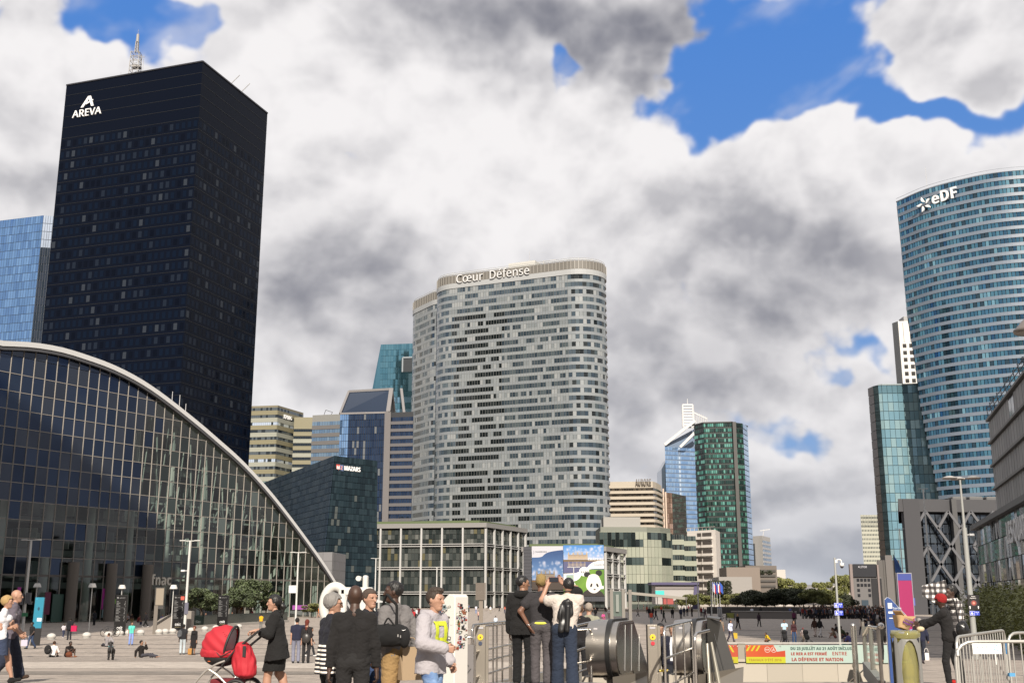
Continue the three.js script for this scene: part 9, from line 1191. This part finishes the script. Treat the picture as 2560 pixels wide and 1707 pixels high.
folk('ground',2090,1596,-60,'tan','n','#7a6a58','#8a1028','#c8c0b8','person in red trousers sitting by the camera pole');folk('crouch',2116,1600,-80,'brown','b','#3a4228','#2a3450','#c8ccd0','person in olive jacket leaning forward right of the camera pole',{s:1.1});folk('ground',2097,1583,-40,'brown','b','#1c1c20','#22242a','#181818','person in black sitting behind the camera pole');folk('walkF',2157,1589,-10,'brown','b','#d8c8b8','#252c40','#c0b8b0','woman in cream jacket walking towards the viewer');folk('ground',2128,1612,-30,'brown','b','#59568a','#8a86a8','#70c0b0','person in violet sitting by the round topped steel post');folk('manLong',2168,1612,-30,'brown','b','#141a38','#141620','#101010','man in dark blue behind the glass balustrade handrail');folk('walkM',2202,1657,180,'dark','b','#14120f','#120f0f','#6a4a3a','person in black walking beyond the glass balustrade');folk('walkM',2307,1659,170,'pale','g','#1c2038','#1d2230','#3a3238','man in navy blue walking away beyond the litter bin');carry('shopping_bag','small white bag in the hand of the man in navy blue',2318,1641,45,box(0.16,0.28,0.08),cloth('#d8d4d0'));folk('manLong',2290,1646,180,'pale','n','#7d90c4','#1f2330','#181818','person in light blue shirt partly hidden by the litter bin');
[[2176,1560,'tan','#3a3a4a'],[2186,1562,'brown','#16161c'],[2196,1566,'dark','#1c1a20'],[2206,1560,'brown','#22202a'],[2214,1566,'tan','#2a2630'],[2184,1574,'tan','#232838']].forEach(([x,y,s,c],i)=>folk('sit',x,y,-70 + i*9,s,'b',c,'#17161c','#141414','person in dark clothes sitting in shade, ' + ORD[i]+ ' from left beside the magenta totem',{group:'people sitting in shade left of the magenta totem'}));
folk('walkM',2147,1532,0,'dark','b','#121218','#0e0e14','#101010','person in black walking before the crowd, left of two');folk('walkM',2160,1534,10,'dark','n','#1c1818','#0f0f15','#101010','person in black walking before the crowd, right of two');folk('man',2060,1527,10,'dark','b','#1a1c24','#14161c','#101010','lone person in dark jacket left of the two walking in black');folk('man',1976,1521,0,'tan','b','#4a5a8a','#20222c','#141414','person in blue shirt on the dark terrace under the trees',{d:200});folk('man',1880,1521,0,'tan','b','#c8ccd8','#9aa4c0','#555555','person in white on the dark terrace under the trees',{d:195});
[[1482,'#1a1a20','#14141a'],[1494,'#20181a','#17151a'],[1514,'#141418','#101016'],[1549,'#181620','#202028'],[1560,'#1a1418','#141418'],[1448,'#8a2a20','#3a3038'],[1460,'#c0b8b4','#5a4a48'],[1472,'#a03a28','#2a2a30']].forEach(([x,a,b],i)=>folk(i % 3?'sit':'man',x,1514,(i*47)% 180 - 90,'tan','b',a,b,'#141414','small distant figure on the far terrace, ' + ORD[[1,2,3,4,5,6,7,0][(i + 3)% 8]]+ ' of those below the posters',{d:235,group:'distant figures below the panda poster',up:0.4}));
[[1108,1533,'#8a7a80','#2a2c38'],[1120,1529,'#22242c','#1a1a22'],[1135,1531,'#c4c0c4','#3a4258'],[1150,1527,'#5a2028','#1c1c22'],[1172,1529,'#3a4a6a','#22242c'],[1216,1527,'#d0ccca','#8a8074'],[1248,1528,'#1c1c22','#16161a'],[1262,1533,'#b05a48','#2a3048'],[1290,1529,'#c8c4cc','#20222a'],[1440,1527,'#16161c','#1c1c22'],[1454,1532,'#8a8c94','#2a2c34'],[1468,1529,'#3a2a2c','#17171c'],[1610,1529,'#2a2c38','#16161c'],[1618,1533,'#a04a3a','#22222a'],[1646,1527,'#c8c8cc','#3a3a44'],[1668,1525,'#22242c','#17171c'],[1697,1530,'#d2cec8','#5a5a62'],[1722,1529,'#6a2a30','#1c1c22']].forEach(([x,y,a,b],i)=>folk(['man','walkF','walkM','woman'][i % 4],x,y,(i*83)% 360,['tan','pale','brown'][i % 3],'b',a,b,'#1a1a1c',ORD[i]+ ' from left of the distant strollers at the far side of the square',{group:'distant strollers at the far side of the square'}));
function pushchair(label,px,py,turn){const t=thing('pushchair',label,'pushchair',G(px,py),turn),b=cloth('#101014');put('seat',netMesh(union([capsule([0,0.45,0.1],[0,0.75,-0.12],0.17,0.15),ellip([0,0.85,-0.08],[0.2,0.16,0.22])],0.06),[-0.3,0.2,-0.4],[0.3,1.1,0.4],0.03),b,t);put('frame',[cyl(V(-0.2,0.12,0.3),V(-0.2,1,-0.4),0.015),cyl(V(0.2,0.12,0.3),V(0.2,1,-0.4),0.015),cyl(V(-0.2,0.12,-0.3),V(-0.2,0.6,0),0.015),cyl(V(0.2,0.12,-0.3),V(0.2,0.6,0),0.015),cyl(V(-0.2,1,-0.4),V(0.2,1,-0.4),0.018)],darkFrame,t);for(const[x,z]of[[-0.22,0.3],[0.22,0.3],[-0.22,-0.3],[0.22,-0.3]])put('wheel',new THREE.TorusGeometry(0.1,0.025,6,16).rotateY(Math.PI / 2).translate(x,0.125,z),rubber,t);}
pushchair('black pushchair in front of the man in sky blue',1963,1609.5,0);pushchair('black pushchair beside the child with pink hood',2018,1609.5,0.4);
{
const rows=[['#15151c','#1c1a20'],['#2a2a34','#16161c'],['#5a5a62','#20222c'],['#121216','#101014'],['#7a2a2a','#1c1a20'],['#3a4258','#1a1c24'],['#a8a4a4','#2a2a34']];const keys=['man','walkM','woman','walkF'],t=thing('crowd','dense crowd of distant people closing the right end of the square','crowd',spot(2110,215));const parts=[];seed=31337;
keys.forEach((k,ki)=>{const fg=mids[k].fg,n=90,ms=[],cs=[];for(let i=0;i<n;i++){const u=rnd(),px=lerp(1990,2236,Math.pow(u,0.6)),d=rr(150,262)-(px>2170?rr(0,40):0),p=spot(px,Math.max(d,px>2170?120:185));const m=new THREE.Matrix4().compose(V(p[0]- t.position.x,0,p[2]- t.position.z),new THREE.Quaternion().setFromAxisAngle(V(0,1,0),rr(0,6.28)),V(1,1,1).multiplyScalar(rr(0.92,1.06)));ms.push(m);cs.push(pickFrom(rows));}
for(const[nm,g,ci]of[['clothes',fg.top,0],['trousers',fg.bottom,1],['heads',fg.body,2],['hair',fg.hair,3]]){const im=new THREE.InstancedMesh(g,mat(1,1,1,0.95),n);im.name=nm;im.userData.kind='stuff';ms.forEach((m,i)=>{im.setMatrixAt(i,m);im.setColorAt(i,ci<2?new THREE.Color(cs[i][ci]):ci===2?col(...pickFrom([SKIN.tan,SKIN.brown,SKIN.pale])):col(0.015,0.012,0.01));});t.add(im);}});
t.userData.kind='stuff';
}
renderer.render(scene,camera);
